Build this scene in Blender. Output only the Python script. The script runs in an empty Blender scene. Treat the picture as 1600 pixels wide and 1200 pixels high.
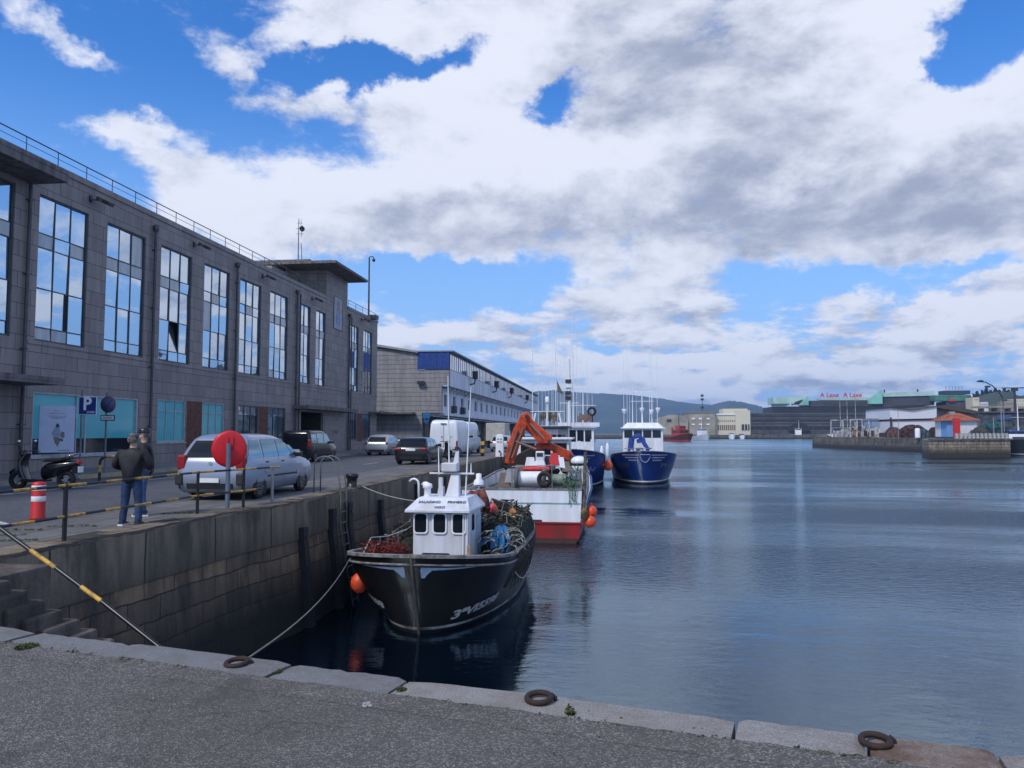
import bpy, bmesh, math, random
from mathutils import Vector, Matrix, Euler
random.seed(7)
scene = bpy.context.scene
COL = scene.collection
R = math.radians
# ---------------------------------------------------------------- camera
EYE = 1.7; WATER = -3.0
PITCH = math.atan(76/1200); YAW = math.atan(152/1200*math.cos(PITCH))
cd = bpy.data.cameras.new('camera'); cam = bpy.data.objects.new('camera', cd); COL.objects.link(cam)
cd.sensor_width = 36; cd.lens = 27; cd.clip_start = .1; cd.clip_end = 30000
cam.location = (0, 0, EYE); cam.rotation_euler = (R(90)+PITCH, 0, YAW)
scene.camera = cam
# ---------------------------------------------------------------- render look
scene.view_settings.view_transform = 'Standard'; scene.view_settings.look = 'None'
scene.view_settings.exposure = 0.42; scene.view_settings.gamma = 1
# direction seen at a spot of the photograph, used to work out where things stand
FWD = Vector((-math.sin(YAW)*math.cos(PITCH), math.cos(YAW)*math.cos(PITCH), math.sin(PITCH)))
RGT = Vector((math.cos(YAW), math.sin(YAW), 0)); UPV = RGT.cross(FWD)
def ray(px, py): return FWD + RGT*((px-800)/1200) + UPV*((600-py)/1200)
def at_z(px, py, z=0):
    d = ray(px, py); t = (z-EYE)/d.z; return Vector((d.x*t, d.y*t, z))
def at_x(px, py, X):
    d = ray(px, py); t = X/d.x; return Vector((X, d.y*t, EYE+d.z*t))
def at_y(px, py, Y):
    d = ray(px, py); t = Y/d.y; return Vector((d.x*t, Y, EYE+d.z*t))
# ---------------------------------------------------------------- sun
SUN_EL, SUN_AZ = R(48), R(212)          # azimuth clockwise from +Y
sd = bpy.data.lights.new('sun', 'SUN'); sun = bpy.data.objects.new('sun', sd); COL.objects.link(sun)
sd.energy = 2.0; sd.angle = R(8); sd.color = (1, .95, .88)
sv = Vector((math.sin(SUN_AZ)*math.cos(SUN_EL), math.cos(SUN_AZ)*math.cos(SUN_EL), math.sin(SUN_EL)))
sun.rotation_euler = sv.to_track_quat('Z', 'Y').to_euler(); sun.location = (0, 0, 60)
# ---------------------------------------------------------------- node helper
class NT:
    def __init__(s, nt): s.nt = nt; nt.nodes.clear()
    def n(s, t, **k):
        nd = s.nt.nodes.new(t)
        for a, b in k.items():
            if a.startswith('i_'): nd.inputs[a[2:].replace('_', ' ')].default_value = b
            else: setattr(nd, a, b)
        return nd
    def put(s, sock, v):
        if isinstance(v, bpy.types.NodeSocket): s.nt.links.new(v, sock)
        else:
            if isinstance(v, (tuple, list)) and len(v) == 3 and sock.type == 'RGBA': v = (*v, 1)
            sock.default_value = v
    def m(s, op, a, b=0.0, c=None, clamp=False):
        nd = s.n('ShaderNodeMath', operation=op); nd.use_clamp = clamp
        s.put(nd.inputs[0], a); s.put(nd.inputs[1], b)
        if c is not None: s.put(nd.inputs[2], c)
        return nd.outputs[0]
    def mix(s, f, a, b, mode='MIX'):
        nd = s.n('ShaderNodeMix', data_type='RGBA', blend_type=mode)
        s.put(nd.inputs[0], f); s.put(nd.inputs[6], a); s.put(nd.inputs[7], b)
        return nd.outputs[2]
    def smooth(s, v, a, b, lo=0.0, hi=1.0):
        nd = s.n('ShaderNodeMapRange', interpolation_type='SMOOTHSTEP'); s.put(nd.inputs[0], v)
        nd.inputs[1].default_value = a; nd.inputs[2].default_value = b; nd.inputs[3].default_value = lo; nd.inputs[4].default_value = hi
        return nd.outputs[0]
    def noise(s, vec, scale, detail=4, rough=.55, dist=0.0):
        nd = s.n('ShaderNodeTexNoise'); s.put(nd.inputs['Vector'], vec)
        nd.inputs['Scale'].default_value = scale; nd.inputs['Detail'].default_value = detail
        nd.inputs['Roughness'].default_value = rough; nd.inputs['Distortion'].default_value = dist
        return nd.outputs[0]
    def vm(s, op, a, b):
        nd = s.n('ShaderNodeVectorMath', operation=op); s.put(nd.inputs[0], a); s.put(nd.inputs[1], b); return nd.outputs[0]
# ---------------------------------------------------------------- sky
world = bpy.data.worlds.new('World'); scene.world = world; world.use_nodes = True
w = NT(world.node_tree)
tc = w.n('ShaderNodeTexCoord').outputs['Generated']
sp = w.n('ShaderNodeSeparateXYZ'); w.put(sp.inputs[0], tc)
X_, Y_, Z_ = sp.outputs
sky = w.n('ShaderNodeTexSky', sky_type='NISHITA', sun_disc=False, sun_elevation=SUN_EL, sun_rotation=SUN_AZ,
          altitude=0, air_density=1.0, dust_density=.3, ozone_density=2.5)
AZ = w.m('MULTIPLY', w.m('ARCTAN2', X_, Y_), 180/math.pi)
EL = w.m('MULTIPLY', w.m('ARCSINE', Z_), 180/math.pi)
cv = w.n('ShaderNodeCombineXYZ'); w.put(cv.inputs[0], AZ); w.put(cv.inputs[1], EL); AE = cv.outputs[0]
# ragged edges: the blob lookup is displaced by noise
wn = w.n('ShaderNodeTexNoise'); w.put(wn.inputs['Vector'], tc); wn.inputs['Scale'].default_value = 7; wn.inputs['Detail'].default_value = 6; wn.inputs['Roughness'].default_value = .62
off = w.vm('MULTIPLY', w.vm('SUBTRACT', wn.outputs['Color'], (.5, .5, .5)), (13, 8, 0))
AEw = w.vm('ADD', AE, off)
def blob(px, py, rx, ry, rot, wt):
    d = ray(px, py).normalized()
    a = math.degrees(math.atan2(d.x, d.y)); e = math.degrees(math.asin(d.z))
    mp = w.n('ShaderNodeMapping', vector_type='TEXTURE'); w.put(mp.inputs[0], AEw)
    mp.inputs['Location'].default_value = (a, e, 0); mp.inputs['Rotation'].default_value = (0, 0, R(rot))
    mp.inputs['Scale'].default_value = (rx*.0455, ry*.0455, 1)
    g = w.n('ShaderNodeTexGradient', gradient_type='SPHERICAL'); w.put(g.inputs[0], mp.outputs[0])
    return w.m('MULTIPLY', g.outputs[1], wt)
def total(lst, base):
    acc = base
    for b in lst: acc = w.m('ADD', acc, blob(*b))
    return acc
CL = [(1020,170,800,330,0,1.5), (500,320,420,120,-3,1.5), (560,45,210,70,8,.95), (760,80,230,200,0,.9), (1530,260,380,260,0,1.2),
      (1330,60,210,130,-25,.9), (640,165,170,70,5,.7), (900,520,480,80,0,1.0), (1250,575,600,80,0,1.0), (980,480,300,50,6,.6), (330,300,160,60,-20,.6), (1510,490,260,85,12,1.8),
      (1080,445,330,70,-4,.85), (610,510,120,110,0,1.1), (1500,350,420,90,0,.8), (800,345,500,90,0,.9), (900,620,1500,80,0,.75),
      (60,45,200,36,-20,.66), (150,78,150,28,-16,.6), (375,125,130,60,-35,1.0), (490,145,80,50,0,1.0), (180,213,110,44,-5,1.15),
      (330,95,60,40,0,.4), (870,158,170,48,8,-2.05), (590,105,240,36,12,-1.6), (690,110,110,60,20,-.8), (1550,35,120,95,35,-2.2), (1450,100,120,50,-35,-1.0),
      (700,440,230,52,0,-1.35), (1300,440,300,50,0,-1.5), (1580,400,130,26,0,-.9), (150,120,520,180,0,-.5), (560,250,60,40,0,-.2), (1590,570,120,25,0,-.5)]
BL = total(CL, 0.0)
dz = w.n('ShaderNodeCombineXYZ'); w.put(dz.inputs[0], X_); w.put(dz.inputs[1], Y_); w.put(dz.inputs[2], w.m('MULTIPLY', Z_, 1.9)); DV = dz.outputs[0]
n1 = w.noise(DV, 5.0, 9, .63, .15)
n1b = w.noise(w.vm('ADD', DV, (-.012, 0, .05)), 5.0, 9, .63, .15)
n2 = w.noise(w.vm('ADD', DV, (3.1, 1.7, .4)), 19.0, 7, .66, .2)
outside = w.smooth(w.m('ABSOLUTE', w.m('ADD', AZ, 7)), 37, 60, 0, .55)
dz2 = w.n('ShaderNodeCombineXYZ'); w.put(dz2.inputs[0], X_); w.put(dz2.inputs[1], Y_); w.put(dz2.inputs[2], w.m('MULTIPLY', Z_, 3.6)); DV2 = dz2.outputs[0]
lowz = w.smooth(EL, 5, 15, 1, 0)
n3 = w.noise(DV2, 9.0, 8, .62, .2); n3b = w.noise(w.vm('ADD', DV2, (-.01, 0, .05)), 9.0, 8, .62, .2)
dens = w.m('ADD', w.m('ADD', BL, outside), w.m('ADD', w.m('MULTIPLY', w.m('SUBTRACT', n1, .5), 3.0), w.m('MULTIPLY', w.m('SUBTRACT', n2, .5), 1.5)))
dens = w.m('ADD', dens, w.m('MULTIPLY', lowz, w.m('SUBTRACT', w.m('MULTIPLY', w.m('SUBTRACT', n3, .5), 6.0), .15)))
alpha = w.smooth(dens, .14, .98)
GR = [(1180,210,300,300,-15,.78), (820,385,420,80,0,.6), (1250,340,260,110,0,.65), (1560,280,160,60,0,.7), (1500,355,330,60,0,.55), (860,90,200,200,0,.35),
      (1000,60,190,130,0,.5), (620,330,260,50,0,.25), (950,300,220,100,0,.2), (900,510,300,40,0,.5), (1300,580,300,30,0,.5), (1580,550,130,30,0,.7),
      (1400,80,200,110,0,-.6), (1250,285,110,40,10,-.9), (560,270,260,60,0,-.5), (880,240,260,60,10,-.7), (1480,470,160,40,0,-.6), (1150,575,180,30,0,-.7), (720,200,150,150,0,-.4)]
g = total(GR, 0.08)
g = w.m('ADD', g, w.m('MULTIPLY', w.m('SUBTRACT', n1, .5), -1.1))
g = w.m('ADD', g, w.m('MULTIPLY', w.m('SUBTRACT', n1b, n1), 3.0))
g = w.m('ADD', g, w.m('MULTIPLY', w.m('SUBTRACT', n2, .5), -.5))
g = w.m('ADD', g, w.m('MULTIPLY', lowz, w.m('MULTIPLY', w.m('SUBTRACT', n3b, n3), 4.5)))
g = w.smooth(g, -.25, 1.35)
SC = 10.0
ccol = w.mix(g, (.635*SC, .665*SC, .755*SC), (.27*SC, .305*SC, .41*SC))
hs = w.n('ShaderNodeHueSaturation'); w.put(hs.inputs['Color'], sky.outputs[0]); hs.inputs['Saturation'].default_value = 1.22; hs.inputs['Value'].default_value = 1.08
hz = w.smooth(EL, 0, 26)
skyc = w.mix(hz, (.27*SC, .44*SC, .74*SC), w.mix(1.0, hs.outputs[0], (.55, .95, 1.35), 'MULTIPLY'))
low = w.smooth(EL, 0, 7, .85, 1.0)
fin = w.mix(w.m('MULTIPLY', alpha, low), skyc, ccol)
bg = w.n('ShaderNodeBackground'); w.put(bg.inputs[0], fin); bg.inputs[1].default_value = .1
wo = w.n('ShaderNodeOutputWorld'); w.put(wo.inputs[0], bg.outputs[0])
# ---------------------------------------------------------------- materials
MATS = {}
def mat(name, col, rough=.6, metal=0.0, var=.12, vscale=3.0, bump=0.0, bscale=20.0, spec=.5, col2=None, emit=None, trans=0.0, detail=4, coat=0.0, streak=False):
    if name in MATS: return MATS[name]
    m = bpy.data.materials.new(name); m.use_nodes = True; t = NT(m.node_tree)
    o = t.n('ShaderNodeOutputMaterial'); b = t.n('ShaderNodeBsdfPrincipled'); t.put(o.inputs[0], b.outputs[0])
    co = t.n('ShaderNodeTexCoord').outputs['Object']
    if streak:
        co2 = t.vm('MULTIPLY', co, (1, 1, .18))
    else: co2 = co
    n = t.noise(co2, vscale, detail, .6)
    c2 = col2 or tuple(max(0, c*(1-2.2*var)) for c in col)
    c1 = tuple(min(1, c*(1+.6*var)) for c in col)
    t.put(b.inputs['Base Color'], t.mix(t.smooth(n, .3, .72), c1, c2))
    b.inputs['Roughness'].default_value = rough; b.inputs['Metallic'].default_value = metal
    b.inputs['Specular IOR Level'].default_value = spec
    if rough > .15: t.put(b.inputs['Roughness'], t.m('ADD', t.m('MULTIPLY', n, .25), rough-.12, clamp=True))
    if coat: b.inputs['Coat Weight'].default_value = coat
    if bump:
        bp = t.n('ShaderNodeBump'); bp.inputs['Strength'].default_value = bump; bp.inputs['Distance'].default_value = .02
        t.put(bp.inputs['Height'], t.noise(co, bscale, 6, .65)); t.put(b.inputs['Normal'], bp.outputs[0])
    if emit: b.inputs['Emission Color'].default_value = (*emit, 1); b.inputs['Emission Strength'].default_value = 1
    MATS[name] = m; return m

def stone(name, c1, c2, mortar, bw, bh, msize=.012, rough=.75, algae=None, bump=.4, dist=0.0, stains=.35, offs=.5, spd=1.0):
    if name in MATS: return MATS[name]
    m = bpy.data.materials.new(name); m.use_nodes = True; t = NT(m.node_tree)
    o = t.n('ShaderNodeOutputMaterial'); b = t.n('ShaderNodeBsdfPrincipled'); t.put(o.inputs[0], b.outputs[0])
    co = t.n('ShaderNodeTexCoord').outputs['Object']
    s = t.n('ShaderNodeSeparateXYZ'); t.put(s.inputs[0], co)
    c = t.n('ShaderNodeCombineXYZ'); t.put(c.inputs[0], t.m('ADD', s.outputs[0], s.outputs[1])); t.put(c.inputs[1], s.outputs[2])
    v = c.outputs[0]
    if dist:
        wn = t.n('ShaderNodeTexNoise'); t.put(wn.inputs['Vector'], co); wn.inputs['Scale'].default_value = 1.6; wn.inputs['Detail'].default_value = 5
        v = t.vm('ADD', v, t.vm('MULTIPLY', t.vm('SUBTRACT', wn.outputs['Color'], (.5, .5, .5)), (dist, dist, 0)))
    br = t.n('ShaderNodeTexBrick'); t.put(br.inputs['Vector'], v); br.offset = offs
    br.inputs['Scale'].default_value = 1; br.inputs['Brick Width'].default_value = bw; br.inputs['Row Height'].default_value = bh
    br.inputs['Mortar Size'].default_value = msize; br.inputs['Mortar Smooth'].default_value = .3; br.inputs['Bias'].default_value = 0
    br.inputs['Color1'].default_value = (*c1, 1); br.inputs['Color2'].default_value = (*c2, 1); br.inputs['Mortar'].default_value = (*mortar, 1)
    big = t.noise(t.vm('MULTIPLY', co, (1, 1, .3)), .9, 6, .65); fine = t.noise(co, 22, 5, .7)
    col = t.mix(t.m('MULTIPLY', t.smooth(big, .43, .62), stains), br.outputs[0], tuple(x*.40 for x in c2))
    stk = t.noise(t.vm('MULTIPLY', co, (1, 1, .10)), 3.2, 5, .7); col = t.mix(1.0, col, t.mix(t.smooth(stk, .38, .66), (1+.18*spd, 1+.16*spd, 1+.13*spd), (1-.32*spd, 1-.32*spd, 1-.30*spd)), 'MULTIPLY')
    col = t.mix(1.0, col, t.mix(fine, (.72, .72, .72), (1.25, 1.25, 1.25)), 'MULTIPLY')
    if algae:
        zf = t.m('ADD', s.outputs[2], t.m('MULTIPLY', t.m('SUBTRACT', big, .5), 1.6))
        col = t.mix(t.smooth(zf, algae[0], algae[1], 1, 0), col, algae[2])
    t.put(b.inputs['Base Color'], col)
    b.inputs['Roughness'].default_value = rough
    bp = t.n('ShaderNodeBump'); bp.inputs['Strength'].default_value = bump; bp.inputs['Distance'].default_value = .03
    h = t.m('ADD', t.m('MULTIPLY', br.outputs['Fac'], -1.0), t.m('MULTIPLY', t.noise(co, 9, 6, .7), .8))
    t.put(bp.inputs['Height'], h); t.put(b.inputs['Normal'], bp.outputs[0])
    MATS[name] = m; return m

def glass(name, col=(.42, .55, .66), rough=.02, metal=.85):
    if name in MATS: return MATS[name]
    m = bpy.data.materials.new(name); m.use_nodes = True; t = NT(m.node_tree)
    o = t.n('ShaderNodeOutputMaterial'); b = t.n('ShaderNodeBsdfPrincipled'); t.put(o.inputs[0], b.outputs[0])
    b.inputs['Base Color'].default_value = (*col, 1); b.inputs['Roughness'].default_value = rough; b.inputs['Metallic'].default_value = metal
    co = t.n('ShaderNodeTexCoord').outputs['Object']
    bp = t.n('ShaderNodeBump'); bp.inputs['Strength'].default_value = .12; bp.inputs['Distance'].default_value = .02
    t.put(bp.inputs['Height'], t.noise(co, 1.1, 1, .4)); t.put(b.inputs['Normal'], bp.outputs[0])
    MATS[name] = m; return m

STEEL = mat('grey_steel', (.30, .31, .33), .45, .6)
DARKM = mat('dark_metal', (.045, .047, .055), .5, .3)
BLACK = mat('black_paint', (.012, .012, .014), .35)
RUBBER = mat('black_rubber', (.016, .016, .018), .8, bump=.3, bscale=40)
WHITE = mat('white_paint', (.78, .80, .84), .45, var=.06, streak=True)
WHITEB = mat('white_boat_paint', (.72, .76, .84), .4, var=.09, vscale=2.2, streak=True, col2=(.62, .63, .66))
YELLOW = mat('yellow_paint', (.56, .33, .05), .6, var=.25, vscale=9, col2=(.22, .13, .04))
REDP = mat('red_paint', (.55, .02, .02), .45, var=.1)
CHROME = mat('bright_metal', (.6, .6, .62), .25, .9)
WOOD = mat('pale_wood', (.42, .28, .15), .7, var=.2)
CARGLASS = mat('car_glass', (.008, .010, .013), .10, spec=.35)
CARGLASSL = glass('car_side_glass', (.20, .34, .42), .04, .8)
ROPE = mat('grey_rope', (.42, .40, .36), .9, var=.2, vscale=30)
def carpaint(name, col, metal, rough, coat, spec=.5):
    m = bpy.data.materials.new(name); m.use_nodes = True; t = NT(m.node_tree)
    o = t.n('ShaderNodeOutputMaterial'); b = t.n('ShaderNodeBsdfPrincipled'); t.put(o.inputs[0], b.outputs[0])
    co = t.n('ShaderNodeTexCoord').outputs['Object']; s = t.n('ShaderNodeSeparateXYZ'); t.put(s.inputs[0], co)
    n = t.noise(co, 1.3, 3, .5); dirt = t.m('MULTIPLY', t.smooth(s.outputs[2], .15, .75, 1, 0), t.smooth(n, .35, .65, .35, .9))
    t.put(b.inputs['Base Color'], t.mix(dirt, col, tuple(x*.45+.03 for x in col))); b.inputs['Metallic'].default_value = metal
    t.put(b.inputs['Roughness'], t.m('ADD', t.m('MULTIPLY', dirt, .35), rough)); b.inputs['Coat Weight'].default_value = coat; b.inputs['Coat Roughness'].default_value = .05; b.inputs['Specular IOR Level'].default_value = spec
    return m
SKIN = mat('skin', (.50, .30, .22), .55, var=.05)

# ---------------------------------------------------------------- mesh builder
def frame_of(d):
    d = Vector(d).normalized(); a = Vector((0, 0, 1)) if abs(d.z) < .93 else Vector((1, 0, 0))
    x = a.cross(d).normalized(); return x, d.cross(x)
class MB:
    def __init__(s): s.v = []; s.f = []; s.mi = []; s.sm = []
    def add(s, vs, fs, mi=0, sm=False, M=None):
        o = len(s.v)
        for p in vs: s.v.append((M @ Vector(p)) if M is not None else Vector(p))
        for f in fs: s.f.append([o+i for i in f]); s.mi.append(mi); s.sm.append(sm)
        return s
    def box(s, x0, x1, y0, y1, z0, z1, mi=0, M=None):
        v = [(x, y, z) for z in (z0, z1) for y in (y0, y1) for x in (x0, x1)]
        return s.add(v, [(0, 2, 3, 1), (4, 5, 7, 6), (0, 1, 5, 4), (2, 6, 7, 3), (0, 4, 6, 2), (1, 3, 7, 5)], mi, False, M)
    def beam(s, a, b, wd, ht, mi=0):
        a = Vector(a); b = Vector(b); x, y = frame_of(b-a)
        v = [p + x*i*wd/2 + y*j*ht/2 for p in (a, b) for i, j in ((-1, -1), (1, -1), (1, 1), (-1, 1))]
        return s.add(v, [(3, 2, 1, 0), (4, 5, 6, 7), (0, 1, 5, 4), (1, 2, 6, 5), (2, 3, 7, 6), (3, 0, 4, 7)], mi)
    def tube(s, pts, r, n=8, mi=0, closed=False, r1=None):
        pts = [Vector(p) for p in pts]; L = len(pts); vs = []; X = None
        for i, p in enumerate(pts):
            if closed: d = pts[(i+1) % L]-pts[i-1]
            else: d = pts[min(i+1, L-1)]-pts[max(i-1, 0)]
            d.normalize()
            if X is None: X, Y = frame_of(d)
            else: X = (X - d*X.dot(d)).normalized(); Y = d.cross(X)
            rr = r if r1 is None else r+(r1-r)*i/(L-1)
            if callable(r): rr = r(i/(L-1))
            for k in range(n):
                a = 2*math.pi*k/n; vs.append(p + X*math.cos(a)*rr + Y*math.sin(a)*rr)
        fs = []
        for i in range(L if closed else L-1):
            j = (i+1) % L
            for k in range(n): fs.append((i*n+k, i*n+(k+1) % n, j*n+(k+1) % n, j*n+k))
        if not closed: fs += [tuple(range(n))[::-1], tuple((L-1)*n+k for k in range(n))]
        return s.add(vs, fs, mi, n > 5)
    def cyl(s, a, b, r0, r1=None, n=16, mi=0, sm=True):
        r1 = r0 if r1 is None else r1; a = Vector(a); b = Vector(b); x, y = frame_of(b-a); vs = []
        for p, r in ((a, r0), (b, r1)):
            for k in range(n):
                t = 2*math.pi*k/n; vs.append(p + x*math.cos(t)*r + y*math.sin(t)*r)
        fs = [(k, (k+1) % n, n+(k+1) % n, n+k) for k in range(n)]
        s.add(vs, fs, mi, sm)
        return s.add(vs, [tuple(range(n))[::-1], tuple(n+k for k in range(n))], mi, False)
    def lathe(s, prof, c=(0, 0, 0), n=20, mi=0, axis=(0, 0, 1)):
        c = Vector(c); ax = Vector(axis).normalized(); x, y = frame_of(ax); vs = []
        for r, h in prof:
            for k in range(n):
                t = 2*math.pi*k/n; vs.append(c + ax*h + x*math.cos(t)*r + y*math.sin(t)*r)
        fs = [(i*n+k, i*n+(k+1) % n, (i+1)*n+(k+1) % n, (i+1)*n+k) for i in range(len(prof)-1) for k in range(n)]
        return s.add(vs, fs, mi, True)
    def torus(s, c, R0, r, axis=(0, 0, 1), n=24, m=8, mi=0, sx=1, sy=1):
        c = Vector(c); x, y = frame_of(axis)
        return s.tube([c + x*math.cos(2*math.pi*k/n)*R0*sx + y*math.sin(2*math.pi*k/n)*R0*sy for k in range(n)], r, m, mi, True)
    def ball(s, c, r, n=16, mi=0, sz=(1, 1, 1), M=None):
        vs = []; h = n//2; c = Vector(c)
        for i in range(h+1):
            p = math.pi*i/h
            for k in range(n):
                t = 2*math.pi*k/n; vs.append(c+Vector((math.sin(p)*math.cos(t)*r*sz[0], math.sin(p)*math.sin(t)*r*sz[1], math.cos(p)*r*sz[2])))
        fs = [(i*n+k, (i+1)*n+k, (i+1)*n+(k+1) % n, i*n+(k+1) % n) for i in range(h) for k in range(n)]
        return s.add(vs, fs, mi, True, M)
    def prism(s, poly, axis, a, b, mi=0, M=None):
        """poly: 2-D outline; axis 'x': (y,z), 'y': (x,z), 'z': (x,y)"""
        def P(p, h): return {'x': (h, p[0], p[1]), 'y': (p[0], h, p[1]), 'z': (p[0], p[1], h)}[axis]
        n = len(poly); vs = [P(p, a) for p in poly]+[P(p, b) for p in poly]
        fs = [tuple(range(n))[::-1], tuple(range(n, 2*n))]+[(i, (i+1) % n, n+(i+1) % n, n+i) for i in range(n)]
        return s.add(vs, fs, mi, False, M)
    def quad(s, a, b, c, d, mi=0): return s.add([a, b, c, d], [(0, 1, 2, 3)], mi)
    def grid(s, rows, mi=0, sm=True, closed=False):
        n = len(rows[0]); vs = [p for r in rows for p in r]
        fs = [(i*n+k, i*n+(k+1) % n, (i+1)*n+(k+1) % n, (i+1)*n+k) for i in range(len(rows)-1) for k in range(n if closed else n-1)]
        return s.add(vs, fs, mi, sm)
    def build(s, name, mats, parent=None, bevel=0, sub=0, weld=False):
        if not isinstance(mats, (list, tuple)): mats = [mats]
        me = bpy.data.meshes.new(name); me.from_pydata([tuple(p) for p in s.v], [], s.f)
        for m in mats: me.materials.append(m)
        me.polygons.foreach_set('material_index', s.mi); me.polygons.foreach_set('use_smooth', s.sm)
        bm = bmesh.new(); bm.from_mesh(me)
        if weld: bmesh.ops.remove_doubles(bm, verts=bm.verts, dist=1e-4)
        bmesh.ops.recalc_face_normals(bm, faces=bm.faces); bm.to_mesh(me); bm.free()
        o = bpy.data.objects.new(name, me); COL.objects.link(o)
        if parent: o.parent = parent
        if bevel:
            b = o.modifiers.new('bevel', 'BEVEL'); b.width = bevel; b.segments = 2; b.limit_method = 'ANGLE'; b.angle_limit = R(40)
        if sub:
            b = o.modifiers.new('sub', 'SUBSURF'); b.levels = b.render_levels = sub
        return o
def tag(o, label, cat, group=None):
    o['label'] = label; o['category'] = cat
    if group: o['group'] = group
    return o
def kind(o, k): o['kind'] = k; return o
def thing(name, label, cat, loc=(0, 0, 0), rz=0.0, group=None):
    o = bpy.data.objects.new(name, None); COL.objects.link(o); o.location = loc; o.rotation_euler = (0, 0, rz); o.empty_display_size = .2
    return tag(o, label, cat, group)
def dup(root, loc=None, rz=None, label=None, group=None):
    r = root.copy(); COL.objects.link(r)
    if loc is not None: r.location = loc
    if rz is not None: r.rotation_euler = (0, 0, rz)
    if label: r['label'] = label
    if group: r['group'] = group
    for ch in list(root.children):
        c = ch.copy(); COL.objects.link(c); c.parent = r
        for g in list(ch.children):
            d = g.copy(); COL.objects.link(d); d.parent = c
    return r
def text(name, s, size, M, material, parent, shear=0.0, depth=.004, align='CENTER', bold=0.0, sx=1.0):
    cu = bpy.data.curves.new(name, 'FONT'); cu.body = s; cu.size = size; cu.extrude = depth; cu.shear = shear
    cu.align_x = align; cu.align_y = 'CENTER'; cu.offset = bold; cu.resolution_u = 3
    t = bpy.data.objects.new(name, cu); COL.objects.link(t)
    dg = bpy.context.evaluated_depsgraph_get(); me = bpy.data.meshes.new_from_object(t.evaluated_get(dg))
    bpy.data.objects.remove(t); bpy.data.curves.remove(cu)
    me.transform(M @ Matrix.Diagonal((sx, 1, 1, 1))); me.name = name
    me.materials.clear(); me.materials.append(material)
    o = bpy.data.objects.new(name, me); COL.objects.link(o); o.parent = parent
    return o
def basis(origin, right, up):
    """matrix that lays flat lettering on a surface: x along right, y along up"""
    r = Vector(right).normalized(); u = Vector(up).normalized(); n = r.cross(u).normalized(); u = n.cross(r)
    M = Matrix((r, u, n)).transposed().to_4x4(); M.translation = Vector(origin); return M
# ================================================================= SETTING
XQ = -7.55                                   # edge of the long quay
C1 = Vector((-7.87, 16.04, 0)); C0 = Vector((-8.35, 7.0, 0))   # bend of the quay wall, inner corner of the basin
FA = Vector((-5.34, 6.27, 0)); FB = at_z(1590, 1175, 0); fd = (FB-FA).normalized()
FL = FA - fd*3.2; FR = FB + fd*16
def leafy(mb, c, r, n, h=1.0, size=.02):
    for _ in range(n):
        a = random.uniform(0, 2*math.pi); q = r*math.sqrt(random.random()); z = random.random()*h*(1-q/r*.7)
        p = Vector(c)+Vector((math.cos(a)*q, math.sin(a)*q, z)); s = size*random.uniform(.6, 1.5)
        u = Vector((random.uniform(-1, 1), random.uniform(-1, 1), random.uniform(-.2, 1))).normalized(); v = u.cross(Vector((random.random(), random.random(), random.random()))).normalized()
        mb.add([p-u*s, p+v*s*.45, p+u*s*1.1, p-v*s*.45], [(0, 1, 2, 3)])
# water with wind ripples and calmer lanes
def water_mat():
    m = bpy.data.materials.new('harbour_water'); m.use_nodes = True; t = NT(m.node_tree)
    o = t.n('ShaderNodeOutputMaterial'); b = t.n('ShaderNodeBsdfGlossy'); df = t.n('ShaderNodeBsdfDiffuse'); mx_ = t.n('ShaderNodeMixShader'); fr_ = t.n('ShaderNodeFresnel')
    t.put(mx_.inputs[0], fr_.outputs[0]); t.put(mx_.inputs[1], df.outputs[0]); t.put(mx_.inputs[2], b.outputs[0]); t.put(o.inputs[0], mx_.outputs[0])
    co = t.n('ShaderNodeTexCoord').outputs['Object']
    df.inputs['Color'].default_value = (.0008, .0035, .009, 1); b.inputs['Color'].default_value = (.70, .87, 1, 1); fr_.inputs['IOR'].default_value = 2.9
    st = t.vm('MULTIPLY', co, (.55, 1, 1))
    patch = t.noise(t.vm('MULTIPLY', co, (.35, 1, 1)), .06, 3, .5)
    s = t.n('ShaderNodeSeparateXYZ'); t.put(s.inputs[0], co)
    far = t.smooth(s.outputs[1], 12, 38)
    t.put(b.inputs['Roughness'], t.smooth(s.outputs[1], 60, 320, .035, .20))
    amt = t.m('ADD', .12, t.m('MULTIPLY', t.m('MULTIPLY', t.smooth(patch, .42, .57), far), 1.5))
    h = t.m('ADD', t.m('MULTIPLY', t.noise(st, .7, 2, .45, .5), t.smooth(s.outputs[1], 8, 26, .22, .60)), t.m('MULTIPLY', t.m('MULTIPLY', t.noise(st, 4.6, 4, .6, .3), .85), amt))
    bp = t.n('ShaderNodeBump'); bp.inputs['Strength'].default_value = .62; bp.inputs['Distance'].default_value = .11
    t.put(bp.inputs['Height'], h); t.put(b.inputs['Normal'], bp.outputs[0]); t.put(fr_.inputs['Normal'], bp.outputs[0])
    return m
wm = MB(); wm.quad((-400, -60, WATER), (6300, -60, WATER), (6300, 6300, WATER), (-3000, 6300, WATER))
kind(wm.build('water', water_mat()), 'structure')
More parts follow.
